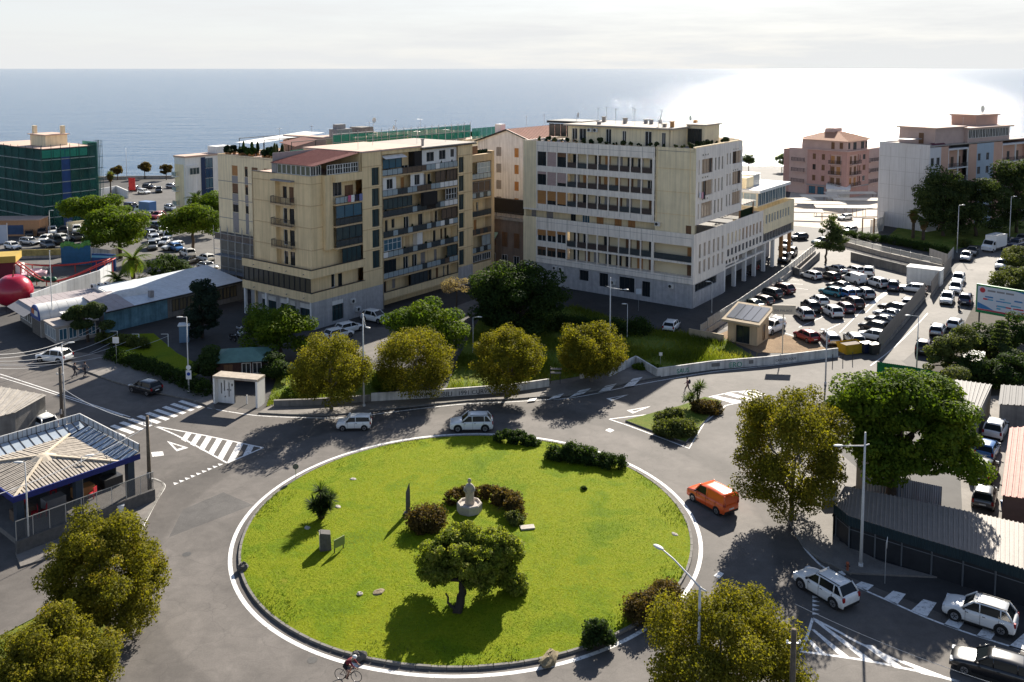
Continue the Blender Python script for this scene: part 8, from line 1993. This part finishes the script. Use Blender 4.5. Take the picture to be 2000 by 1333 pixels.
# ------------------------------------------------------------------ halls on the left
def halls():
    rz = R(44)
    p = G(72, 655); T = thing('barrel_hall', 'white barrel-roofed hall with a blue arched sign over its gate', 'hall', tuple(p), rz)
    WR = M('white_roof_sheet',(.62,.62,.60),.6,.1,.8,streak=.12); L = 15.0; r = 1.9; n = 12
    for k in range(12):
        x0, x1 = k*L/12, (k+1)*L/12-.03; m = MB()
        for x in (x0, x1): m.v += [(x, r*math.cos(math.pi*i/n), 2.4+r*.95*math.sin(math.pi*i/n)) for i in range(n+1)]
        m.f = [(i, n+1+i, n+2+i, i+1) for i in range(n)]; m.m = [0]*n; m.build('roof_panel', WR, T, True)
    MB().box(0.05,-r+.05,0,L,r-.05,2.4).build('wall', CONC, T)
    m = MB(); m.v = [(-.15, 1.9*math.cos(math.pi*i/n), 2.3+1.9*math.sin(math.pi*i/n)) for i in range(n+1)]+[(-.02, 1.9*math.cos(math.pi*i/n), 2.3+1.9*math.sin(math.pi*i/n)) for i in range(n+1)]; N1 = n+1
    m.f = [tuple(reversed(range(N1))), tuple(range(N1,2*N1))]+[(i,i+1,N1+i+1,N1+i) for i in range(n)]+[(0,N1,2*N1-1,N1-1)]; m.m = [0]*len(m.f); m.build('arched_sign', M('arch_blue',(.03,.07,.24),.5,.2,2), T)
    MB().box(-.2,.2,2.9,-.16,1.2,3.6).build('sign_print', M('arch_orange',(.45,.13,.04),.5,.1,2), T); MB().box(-.2,-1.3,2.8,-.16,.0,3.5).build('sign_print', WALLW, T)
    for k in range(8): MB().box(-.14,-1.75+k*.44,0,-.08,-1.70+k*.44,2.2).build('gate_bar', IRON, T)
    T = thing('grey_roof_hall', 'low hall with a grey metal roof and awning at the left edge', 'hall', tuple(p), rz)
    for k in range(10): MB().box(.5+k*1.0,1.9,2.9+.0*k,1.46+k*1.0,9.5,3.05).build('roof_panel', M('mauve_roof',(.33,.29,.29),.6,.12,1,streak=.1), T)
    MB().box(.6,2.0,0,10.3,9.4,2.88).build('wall', CONCD, T); m = MB(); m.add([(-1.0,1.95,2.3),(-1.0,9.6,2.3),(.5,9.6,2.95),(.5,1.95,2.95)],[(3,2,1,0)]); m.build('awning', GREY, T)
    for k in range(4): window(T, Lp(.6), 2.4+k*1.7, 3.9+k*1.7, .6, 2.2, .05)
    for k in range(3): ac_unit(T, (10.6+k*1.0, 8.8, 3.1), -1.2)
    MB().box(10.6,2.0,0,17.5,9.0,3.2).build('rear_block', WALLW, T); MB().box(10.5,1.9,3.2,17.7,9.2,3.4).build('rear_roof', WR, T)
    T = thing('front_shop', 'row of glazed shop fronts and a dark louvred hut before the barrel hall', 'shop', tuple(p), rz)
    MB().box(.5,-6.5,0,5.5,-2.0,2.3).build('wall', CONC, T); MB().box(.2,-6.8,2.3,5.8,-1.9,2.5).build('roof', M('shop_roof',(.36,.32,.29),.7,.15,1), T)
    for k in range(4): window(T, Lp(.5), -6.3+k*1.1, -5.3+k*1.1, .5, 2.0, .05, GLASSB, ALU, 2)
    for k in range(4): window(T, Rp(-6.5), .8+k*1.2, 1.8+k*1.2, .5, 2.0, .05, GLASSB, ALU, 2)
    MB().box(2.2,-5.0,2.5,4.2,-3.2,3.3).build('louvred_hut', AWN_D, T); MB().box(2.0,-5.2,3.3,4.4,-3.0,3.4).build('hut_roof', WALLW, T)
    # long white roof behind the mural wall
    q = G(206, 652); rz2 = math.atan2((G(475,585)-q).y, (G(475,585)-q).x); Lw = (G(475,585)-q).length
    T = thing('warehouse', 'long warehouse with a pale blue-white roof and a sky-blue mural wall', 'warehouse', tuple(q), rz2)
    WB = M('bluewhite_roof',(.56,.60,.63),.55,.1,.6,streak=.1)
    for k in range(16):
        x0, x1 = k*Lw/16, (k+1)*Lw/16-.03; d0 = 5.5 if k < 3 else 9.0; m = MB(); m.add([(x0,-.5,3.0),(x1,-.5,3.0),(x1,d0,4.3),(x0,d0,4.3),(x0,-.5,2.9),(x1,-.5,2.9),(x1,d0,4.2),(x0,d0,4.2)],[(0,1,2,3),(7,6,5,4),(0,4,5,1),(1,5,6,2),(2,6,7,3),(3,7,4,0)]); m.build('roof_panel', WB if k > 2 else M('mauve_roof',(.33,.29,.29),.6,.12,1,streak=.1), T)
    MB().box(0,.0,0,Lw*.42,.2,2.9).build('mural_wall', M('mural_blue',(.13,.26,.33),.8,.45,.7,streak=.3), T)
    MB().box(Lw*.42+.01,.0,0,Lw,.2,2.9).build('wall', CONCD, T)
    for k in range(9): window(T, Rp(0), Lw*.45+k*(Lw*.5/9), Lw*.45+(k+.9)*(Lw*.5/9), .8, 2.5, .05, M('amber_glass',(.16,.13,.08),.2,0), IRON, 2)
    MB().box(.1,.2,0,Lw-.1,8.8,2.95).build('inner_wall', CONCD, T); MB().box(Lw*.33,1.0,3.3,Lw*.33+.6,1.6,4.2).build('vent', GREY, T); MB().box(-.2,-.7,2.95,Lw+.3,-.5,3.1).build('gutter', IRON, T)
    T = thing('porta_cabin', 'tall narrow pale blue cabin with a white lid on the shaded lawn', 'cabin', tuple(G(361,667)), .2); MB().box(-.6,-.6,0,.6,.6,2.2).build('body', M('pale_blue_plastic',(.14,.22,.30),.6,.1,2), T); MB().box(-.75,-.7,2.2,.75,.7,2.38).build('roof', WALLW, T)
halls()
wall_run('pale garden wall round the amusement park', [(62,605),(130,578),(195,556),(218,540)], 2.4, .25, M('pale_blue_wall',(.50,.52,.54),.85,.12,1,streak=.2))
wall_run('white wall at the rear of the amusement park', [(160,500),(215,510),(232,505)], 2.0, .2, WW)
# amusement park
T = thing('apple_ride', 'giant glossy red apple at the left edge', 'ride', tuple(G(28,600)))
b = MB(); pr = []
for i in range(15): t = math.pi*i/14; rr_ = 2.75*math.sin(t)*(1+.08*math.cos(t)); pr.append((max(rr_,.001), 2.6-2.45*math.cos(t)-(.35 if i > 12 else 0)))
b.lathe(pr, 28); b.build('apple_body', M('apple_red',(.36,.012,.035),.22,.1,1,spec=.6), T, True); MB().tube([(0,0,4.7),(.1,.1,5.6)],[.12,.07],7).build('stalk', BROWN, T)
q = MB()
for k in range(18): a_ = k*2*math.pi/18; q.tube([(3.2*math.cos(a_),3.2*math.sin(a_),0),(3.2*math.cos(a_),3.2*math.sin(a_),1.1)],.03,5)
q.build('railing', IRON, T)
T = thing('roller_coaster', 'small red children roller coaster track with a caterpillar train', 'ride', tuple(G(120,545)))
RT = M('track_red',(.42,.05,.04),.5,.1,2); pts = []
for k in range(33): a_ = k*2*math.pi/32; pts.append((7.5*math.cos(a_)+1.5*math.sin(2*a_), 5.0*math.sin(a_), 2.0+1.0*math.sin(2*a_+1)+.3*math.sin(a_)))
for s_ in (-.35,.35): MB().tube([(x*(1+s_/7), y*(1+s_/5), z) for x,y,z in pts], .11, 6).build('rail', RT, T)
for k in range(0,32,2): MB().tube([(pts[k][0],pts[k][1],0),pts[k]],.08,6).build('support', RT, T)
CAT = M('caterpillar_green',(.02,.10,.05),.5,.1,2)
for k in range(7): MB().blob((-4.5+k*.95,-4.0-.15*k,1.0+.0*k),.5,.45,.5,10,7).build('train_car', CAT, T, True)
T = thing('ride_scenery', 'blue painted scenery wall with a green jungle top in the amusement park', 'scenery', tuple(G(120,520)), R(12)); MB().box(0,0,0,5.0,.3,3.6).build('panel', M('scenery_blue',(.02,.11,.22),.6,.25,1), T); m = MB()
for k in range(9): m.blob((.3+k*.55,.15,3.7+.3*math.sin(k)),.45,.25,.55,8,6,0,.2)
m.build('jungle_top', M('scenery_green',(.10,.28,.06),.7,.4,1.5), T, True)
T = thing('ride_scenery', 'dark blue wall panel right of the coaster', 'scenery', tuple(G(180,528)), R(-10)); MB().box(0,0,0,4.6,.3,3.0).build('panel', M('scenery_navy',(.012,.06,.18),.6,.2,1), T); MB().box(0,-.02,2.3,4.6,-.002,2.7).build('stripe', PC, T)
T = thing('ticket_booth', 'yellow and maroon booth behind the giant apple', 'booth', tuple(G(8,545)), .3); MB().box(-2,-2,0,2,2,3.2).build('wall', M('booth_maroon',(.14,.015,.03),.6,.15,1), T); MB().box(-2.4,-2.4,3.2,2.4,2.4,4.3).build('roof', M('booth_yellow',(.40,.28,.06),.6,.15,1), T); MB().box(2.1,-1.5,0,3.2,.2,2.6).build('side_cabin', WALLW, T)
T = thing('teacup_ride', 'pale pink and white rounded ride behind the caterpillar train', 'ride', tuple(G(62,545))); 
for k in range(4): MB().lathe([(.5,0),(.9,.5),(1.0,1.1),(.9,1.1),(.5,.6),(0,.6)],12,(1.6*math.cos(k*1.6),1.6*math.sin(k*1.6),.2)).build('cup', M('cup_pink',(.55,.38,.42),.5,.1,1), T, True)
MB().lathe([(3,0),(3,.2),(0,.2)],20).build('turntable', GREY, T)
T = thing('park_mural', 'low yellow mural strip along the park edge', 'wall', tuple(G(38,505)), R(8)); MB().box(0,0,0,8.0,.2,1.6).build('panel', M('mural_yellow',(.34,.27,.10),.8,.5,1.2), T); MB().box(0,-.4,0,8.4,-.02,.4).build('step', CONC, T)
T = thing('low_building', 'low orange building at the left edge beyond the car park', 'building', tuple(G(18,462)), R(5)); MB().box(-8,0,0,6.2,5,3.4).build('wall', M('orange_render',(.50,.27,.14),.85,.12,1), T); MB().box(-8.2,-.2,3.4,6.4,5.2,3.6).build('roof', ROOF_PINK, T); MB().box(-5,-.05,.4,3,-.01,2.4).build('mural', M('mural_navy',(.06,.10,.18),.8,.3,1), T)
MB_ = thing('tilted_roof', 'pale leaning banner frame at the left edge of the car park', 'sign', tuple(G(2,476)), .2); MB().box(-1.5,0,0,1.2,.2,3.8).build('panel', M('banner_pale',(.45,.50,.58),.6,.1,1), MB_); MB().box(1.2,.02,0,1.3,.18,4.2).build('post', WALLW, MB_)
# seaside bits on the left
wall_run('white rendered garden wall near the shore palms', [(196,384),(228,378),(250,388)], 2.2, .3, WALLW)
wall_run('low pale wall with a fence by the shaded lot', [(130,452),(146,450),(165,448)], 2.0, .25, BEIGEL)
wall_run('long sea wall along the left shore', [(190,352),(260,350),(342,349)], 1.0, .4, CONC, step=6)
T = thing('red_sign', 'red sign panel on the shore car park', 'sign', tuple(G(258,376)), .1); MB().box(-.9,0,.6,.9,.15,4.2).build('panel', REDS, T); MB().box(-.1,.02,0,.1,.13,.6).build('post', IRON, T)
rk = np.random.default_rng(3)
for k in range(26):
    i = k % 13; x = shore[i][0]+(shore[i+1][0]-shore[i][0])*rk.random(); y = float(np.interp(x, [s_[0] for s_ in shore], [s_[1] for s_ in shore]))+2+3*rk.random()
    if -140 < x < 140: b = MB(); b.blob((0,0,0),2+2*rk.random(),1.6+rk.random(),1.2+1.2*rk.random(),9,6,0,.25); tag(b.build('shore_rock', STONEB, None, False, (x,y,-1.2)), 'dark lava rock on the shoreline', 'rock', 'lava rocks along the shoreline')
# pale storage yard by the pink house
for k, (x, y, L, w_) in enumerate(((1560,428,11,2.5),(1600,412,13,2.2),(1640,420,12,2.4),(1680,405,14,2.4),(1600,398,10,2.2),(1660,392,14,2.2),(1705,420,10,2.2),(1560,405,9,2.4))):
    T = thing('low_canopy', ['pale canopy at the left front of the bright yard','pale canopy left of centre in the bright yard','pale canopy in the middle of the bright yard','long pale canopy right of the middle of the bright yard','pale canopy at the rear left of the bright yard','long pale canopy at the rear of the bright yard','pale canopy by the white gable','small pale canopy beside the annex'][k], 'canopy', tuple(G(x,y)), R(-12+3*k), 'pale canopies in the bright yard'); m = MB(); m.add([(-L/2,-w_/2,1.9),(L/2,-w_/2,1.9),(L/2,w_/2,2.3),(-L/2,w_/2,2.3)],[(0,1,2,3)]); m.add([(-L/2,-w_/2,1.85),(L/2,-w_/2,1.85),(L/2,w_/2,2.25),(-L/2,w_/2,2.25)],[(3,2,1,0)]); m.build('roof', M('canvas',(.62,.56,.47),.8,.1,1), T)
    for i, j in ((-1,-1),(1,-1),(1,1),(-1,1)): MB().tube([(i*(L/2-.2),j*(w_/2-.1),0),(i*(L/2-.2),j*(w_/2-.1),1.9)],.06,5).build('post', BROWN, T)
T = thing('white_hut', 'white hut with a sloped roof in the bright yard', 'hut', tuple(G(1614,388)), R(-20)); m = MB(); m.add([(0,0,0),(6,0,0),(6,4,0),(0,4,0),(0,0,2.6),(6,0,2.6),(6,4,3.6),(0,4,3.6)],[(0,1,5,4),(1,2,6,5),(2,3,7,6),(3,0,4,7)]); m.build('wall', WALLW, T); MB().add([(-.2,-.2,2.62),(6.2,-.2,2.62),(6.2,4.2,3.7),(-.2,4.2,3.7)],[(0,1,2,3)]).build('roof', WALLW, T)
for k in range(8):
    T = thing('parasol', ['leftmost','second','third','fourth','fifth','sixth','seventh','rightmost'][k]+' white parasol from the left before the pink house', 'parasol', tuple(G(1638+k*11.5,386-k*2.0)), 0, 'row of white parasols before the pink house'); MB().lathe([(1.7,2.1),(.9,2.5),(.05,2.8)],8).build('canopy', WALLW, T); MB().tube([(0,0,0),(0,0,2.8)],.05,6).build('pole', BROWN, T); MB().lathe([(.35,0),(.35,.15),(0,.15)],10).build('base', CONC, T)
T = thing('gate_frame', 'brown steel gate frame at the edge of the bright yard', 'gate', tuple(G(1684,458)), .1)
for x in (0,2.6): MB().box(x-.1,-.1,0,x+.1,.1,3.4).build('post', TAN, T)
MB().box(-.1,-.1,3.4,2.7,.1,3.6).build('lintel', TAN, T)
mesh_fence('tall pale fence beside the white gable', [(1700,458),(1724,452),(1728,436)], 3.2, 0, 1.8)
# ------------------------------------------------------------------ people
SKIN = M('skin',(.40,.24,.17),.6,.05,3)
def figure(T, J, E_, rad, mat_ranges, name='body'):
    "one skinned surface over the joints J; E_ edges, rad radius per joint; faces coloured by height ranges"
    names = list(J); me = bpy.data.meshes.new(name); me.from_pydata([J[n] for n in names], [(names.index(a), names.index(b)) for a, b in E_], [])
    o = bpy.data.objects.new('tmp', me); COL.objects.link(o)
    sk = o.modifiers.new('s', 'SKIN'); sub = o.modifiers.new('u', 'SUBSURF'); sub.levels = 1; sub.render_levels = 1
    for i, n in enumerate(names):
        v = me.skin_vertices[0].data[i]; r = rad[n]; v.radius = (r, r) if not isinstance(r, tuple) else r; v.use_root = n == 'pelvis'
    bpy.context.view_layer.update()
    m2 = bpy.data.meshes.new_from_object(o.evaluated_get(bpy.context.evaluated_depsgraph_get())); bpy.data.objects.remove(o)
    m2.name = name; m2.materials.clear()
    for m in mat_ranges[0]: m2.materials.append(m)
    near = lambda c: min(names, key=lambda n: (Vector(J[n])-c).length)
    for p in m2.polygons: p.material_index = mat_ranges[1].get(near(p.center), 0); p.use_smooth = True
    return place(name, m2, T)
def person(label, loc, rz, pose='walk', top=(.05,.05,.09), legs=(.03,.03,.04), pack=None, hair=(.03,.02,.015), helmet=None, bareleg=False, lz=0.):
    T = thing('person', label, 'person', loc, rz)
    if pose == 'walk':
        J = dict(pelvis=(0,0,.95),chest=(.04,0,1.30),neck=(.06,0,1.50),head=(.09,0,1.62),crown=(.09,0,1.74),hl=(0,.09,.92),hr=(0,-.09,.92),kl=(.26,.10,.52),kr=(-.10,-.10,.50),al=(.30,.10,.10),ar=(-.42,-.10,.18),tl=(.46,.11,.05),tr=(-.36,-.10,.04),sl=(.04,.19,1.42),sr=(.04,-.19,1.42),el=(-.10,.25,1.16),er=(.14,-.25,1.15),wl=(.02,.27,.93),wr=(.34,-.24,1.0),fl=(.06,.27,.83),fr=(.42,-.23,.95))
    elif pose == 'bend':
        J = dict(pelvis=(0,0,.92),chest=(.24,0,1.20),neck=(.38,0,1.33),head=(.48,0,1.38),crown=(.56,0,1.46),hl=(0,.09,.89),hr=(0,-.09,.89),kl=(.14,.10,.50),kr=(-.05,-.10,.48),al=(.0,.10,.08),ar=(-.26,-.10,.10),tl=(.17,.11,.04),tr=(-.12,-.10,.04),sl=(.28,.19,1.28),sr=(.28,-.19,1.28),el=(.34,.25,1.02),er=(.38,-.25,1.02),wl=(.5,.2,.86),wr=(.55,-.2,.86),fl=(.56,.18,.78),fr=(.6,-.18,.78))
    elif pose == 'ride':   # bicycle or scooter, seat at about 0.9
        J = dict(pelvis=(-.22,0,.98),chest=(.14,0,1.28),neck=(.30,0,1.40),head=(.40,0,1.48),crown=(.46,0,1.59),hl=(-.2,.09,.96),hr=(-.2,-.09,.96),kl=(.22,.10,.86),kr=(.10,-.10,.58),al=(.06,.10,.48),ar=(-.10,-.10,.22),tl=(.22,.11,.44),tr=(.08,-.10,.18),sl=(.20,.19,1.34),sr=(.20,-.19,1.34),el=(.40,.23,1.12),er=(.40,-.23,1.12),wl=(.58,.19,.98),wr=(.58,-.19,.98),fl=(.66,.18,.95),fr=(.66,-.18,.95))
    E_ = [('pelvis','chest'),('chest','neck'),('neck','head'),('head','crown'),('pelvis','hl'),('pelvis','hr'),('hl','kl'),('hr','kr'),('kl','al'),('kr','ar'),('al','tl'),('ar','tr'),('chest','sl'),('chest','sr'),('sl','el'),('sr','er'),('el','wl'),('er','wr'),('wl','fl'),('wr','fr')]
    rad = dict(pelvis=.15,chest=.165,neck=.06,head=.10,crown=.075,hl=.10,hr=.10,kl=.068,kr=.068,al=.045,ar=.045,tl=.04,tr=.04,sl=.075,sr=.075,el=.05,er=.05,wl=.034,wr=.034,fl=.035,fr=.035)
    tm = M('cloth_%.2f%.2f%.2f' % top, top, .9, .15, 6); lm = M('trous_%.2f%.2f%.2f' % legs, legs, .9, .15, 6)
    mm = {n: 0 for n in J}; mm.update({n: 1 for n in ('pelvis','hl','hr','kl','kr')}); mm.update({n: 2 for n in ('head','neck','fl','fr','wl','wr')}); mm.update({n: (2 if bareleg else 1) for n in ('al','ar')}); mm.update(tl=3,tr=3,crown=2)
    if bareleg: mm['kl'] = mm['kr'] = 2
    figure(T, J, E_, rad, ([tm, lm, SKIN, TRIM], mm))
    h = Vector(J['head']); c = Vector(J['crown']); d = (c-h).normalized()
    if helmet: MB().blob(tuple(h+d*.09-Vector((.01,0,0))),.155,.12,.10,12,8).build('helmet', helmet, T, True)
    else: MB().blob(tuple(h+d*.075-Vector((.035,0,-.01))),.105,.10,.105,12,8).build('hair', M('hair%.2f' % hair[0], hair, .9, .2, 8), T, True)
    for s_ in (-1,1): MB().blob((h.x+.10,s_*.035,h.z+.03),.012,.015,.012,6,5).build('eye', TRIM, T); MB().blob((h.x+.0,s_*.105,h.z+.0),.03,.015,.035,6,5).build('ear', SKIN, T)
    MB().blob((h.x+.115,0,h.z-.005),.022,.016,.024,6,5).build('nose', SKIN, T); MB().box(h.x+.085,-.028,h.z-.05,h.x+.104,.028,h.z-.04).build('mouth', M('lips',(.25,.10,.09),.6,0), T)
    for hn, s_ in (('fl',1),('fr',-1)):     # four fingers and a thumb on each hand
        p = Vector(J[hn]); w = Vector(J['w'+hn[1]]); dn = (p-w).normalized(); sd_ = dn.orthogonal().normalized()
        for k in range(4): a_ = p+sd_*(k-1.5)*.018; MB().tube([a_, a_+dn*.04, a_+dn*(.075-.008*abs(k-1.2))-Vector((0,0,.02))],[.01,.009,.007],5).build('finger', SKIN, T)
        MB().tube([p-dn*.02+sd_*.035, p+dn*.02+sd_*.06],[.011,.008],5).build('thumb', SKIN, T)
    if pack:
        c = Vector(J['chest']); n_ = Vector(J['neck']); up_ = (n_-c).normalized(); bk = Vector((-up_.z,0,up_.x)); b = MB(); b.blob(tuple(c+bk*.24),.14,.17,.26,10,8); b.build('backpack', M('pack%.2f' % pack[0], pack, .8, .2, 5), T, True)
    return T
def facing(px, py, dx, dy): return heading(G(px,py), G(px+dx,py+dy))
person('pedestrian with a backpack walking on the road behind the splitter island', gp(1343,768), facing(1343,768,-20,-3), 'walk', (.30,.16,.16), (.03,.035,.06), (.04,.04,.06))
person('person in dark clothes bending beside the yucca with a large backpack', gp(1362,778), facing(1362,778,-20,2), 'bend', (.04,.05,.12), (.02,.02,.03), (.03,.035,.09))
person('person in dark clothes on the left road verge, left of two', gp(146,738), 1.0, 'walk', (.05,.05,.06), (.03,.03,.04)); person('person in dark clothes on the left road verge, right of two', gp(166,736), 1.4, 'walk', (.10,.10,.11), (.03,.03,.04))
for rr__, l, px, py, c in ((R1_,'rider on the nearer scooter on the side road',1873,601,(.03,.03,.035)),(R2_,'rider on the farther scooter on the side road',1880,586,(.05,.05,.07))):
    p = G(px,py,.4); person(l, (p.x,p.y,-.08), rr__.rotation_euler.z, 'ride', c, (.02,.02,.03), helmet=PAINTS['grey'])
# cyclist
p = G(680,1330); hd = facing(680,1330,40,6)
T = thing('bicycle', 'racing bicycle ridden round the near side of the roundabout', 'bicycle', tuple(p), hd)
def ring(c, r, t, mat, name, par):
    m = MB(); m.tube([(c[0]+r*math.cos(a), c[1], c[2]+r*math.sin(a)) for a in [2*math.pi*i/28 for i in range(29)]], t, 6); return m.build(name, mat, par, True)
for x in (-.5,.52):
    w = ring((x,0,.34), .335, .016, TYRE, 'wheel', T); m = MB()
    for k in range(14): a_ = k*math.pi/7; m.tube([(x,0,.34),(x+.32*math.cos(a_),0,.34+.32*math.sin(a_))],.003,4)
    s_ = m.build('spokes', STEEL, w); s_['kind'] = 'stuff'; ring((x,0,.34), .315, .009, RIM, 'rim', w)
FRM = M('bike_frame',(.03,.03,.035),.35,0,spec=.5)
bb, st_, hdT, hb = (-.05,0,.28),(-.2,0,.84),(.36,0,.86),(.40,0,.62)
m = MB()
for a_, b_ in ((bb,st_),(st_,hdT),(bb,hb),(hdT,hb),((-.5,0,.34),bb),((-.5,0,.34),(-.18,0,.78)),(hb,(.52,0,.34)),(st_,(-.22,0,.95))): m.tube([a_,b_],.018,6)
m.build('frame', FRM, T, True); MB().blob((-.22,0,.97),.13,.06,.03,10,6).build('saddle', TRIM, T, True)
MB().tube([(.50,.20,.80),(.60,.20,.84),(.58,.2,.95),(.42,.18,.96),(.40,0,.96),(.42,-.18,.96),(.58,-.2,.95),(.60,-.2,.84),(.50,-.2,.80)],.014,6).build('handlebar', TRIM, T, True); MB().tube([(-.05,-.09,.28),(-.05,.09,.28)],.09,14).build('crank', TRIM, T)
for s_ in (-1,1): MB().box(-.05+.12*s_-.05,s_*.1-.04,.28-.0+.1*s_*.5,.07+.12*s_-.05,s_*.1+.04,.30+.1*s_*.5).build('pedal', TRIM, T)
person('cyclist in a dark red jersey and white helmet riding the bicycle', (p.x,p.y,0), hd, 'ride', (.16,.02,.03), (.015,.015,.02), helmet=PAINTS['white'], bareleg=True)
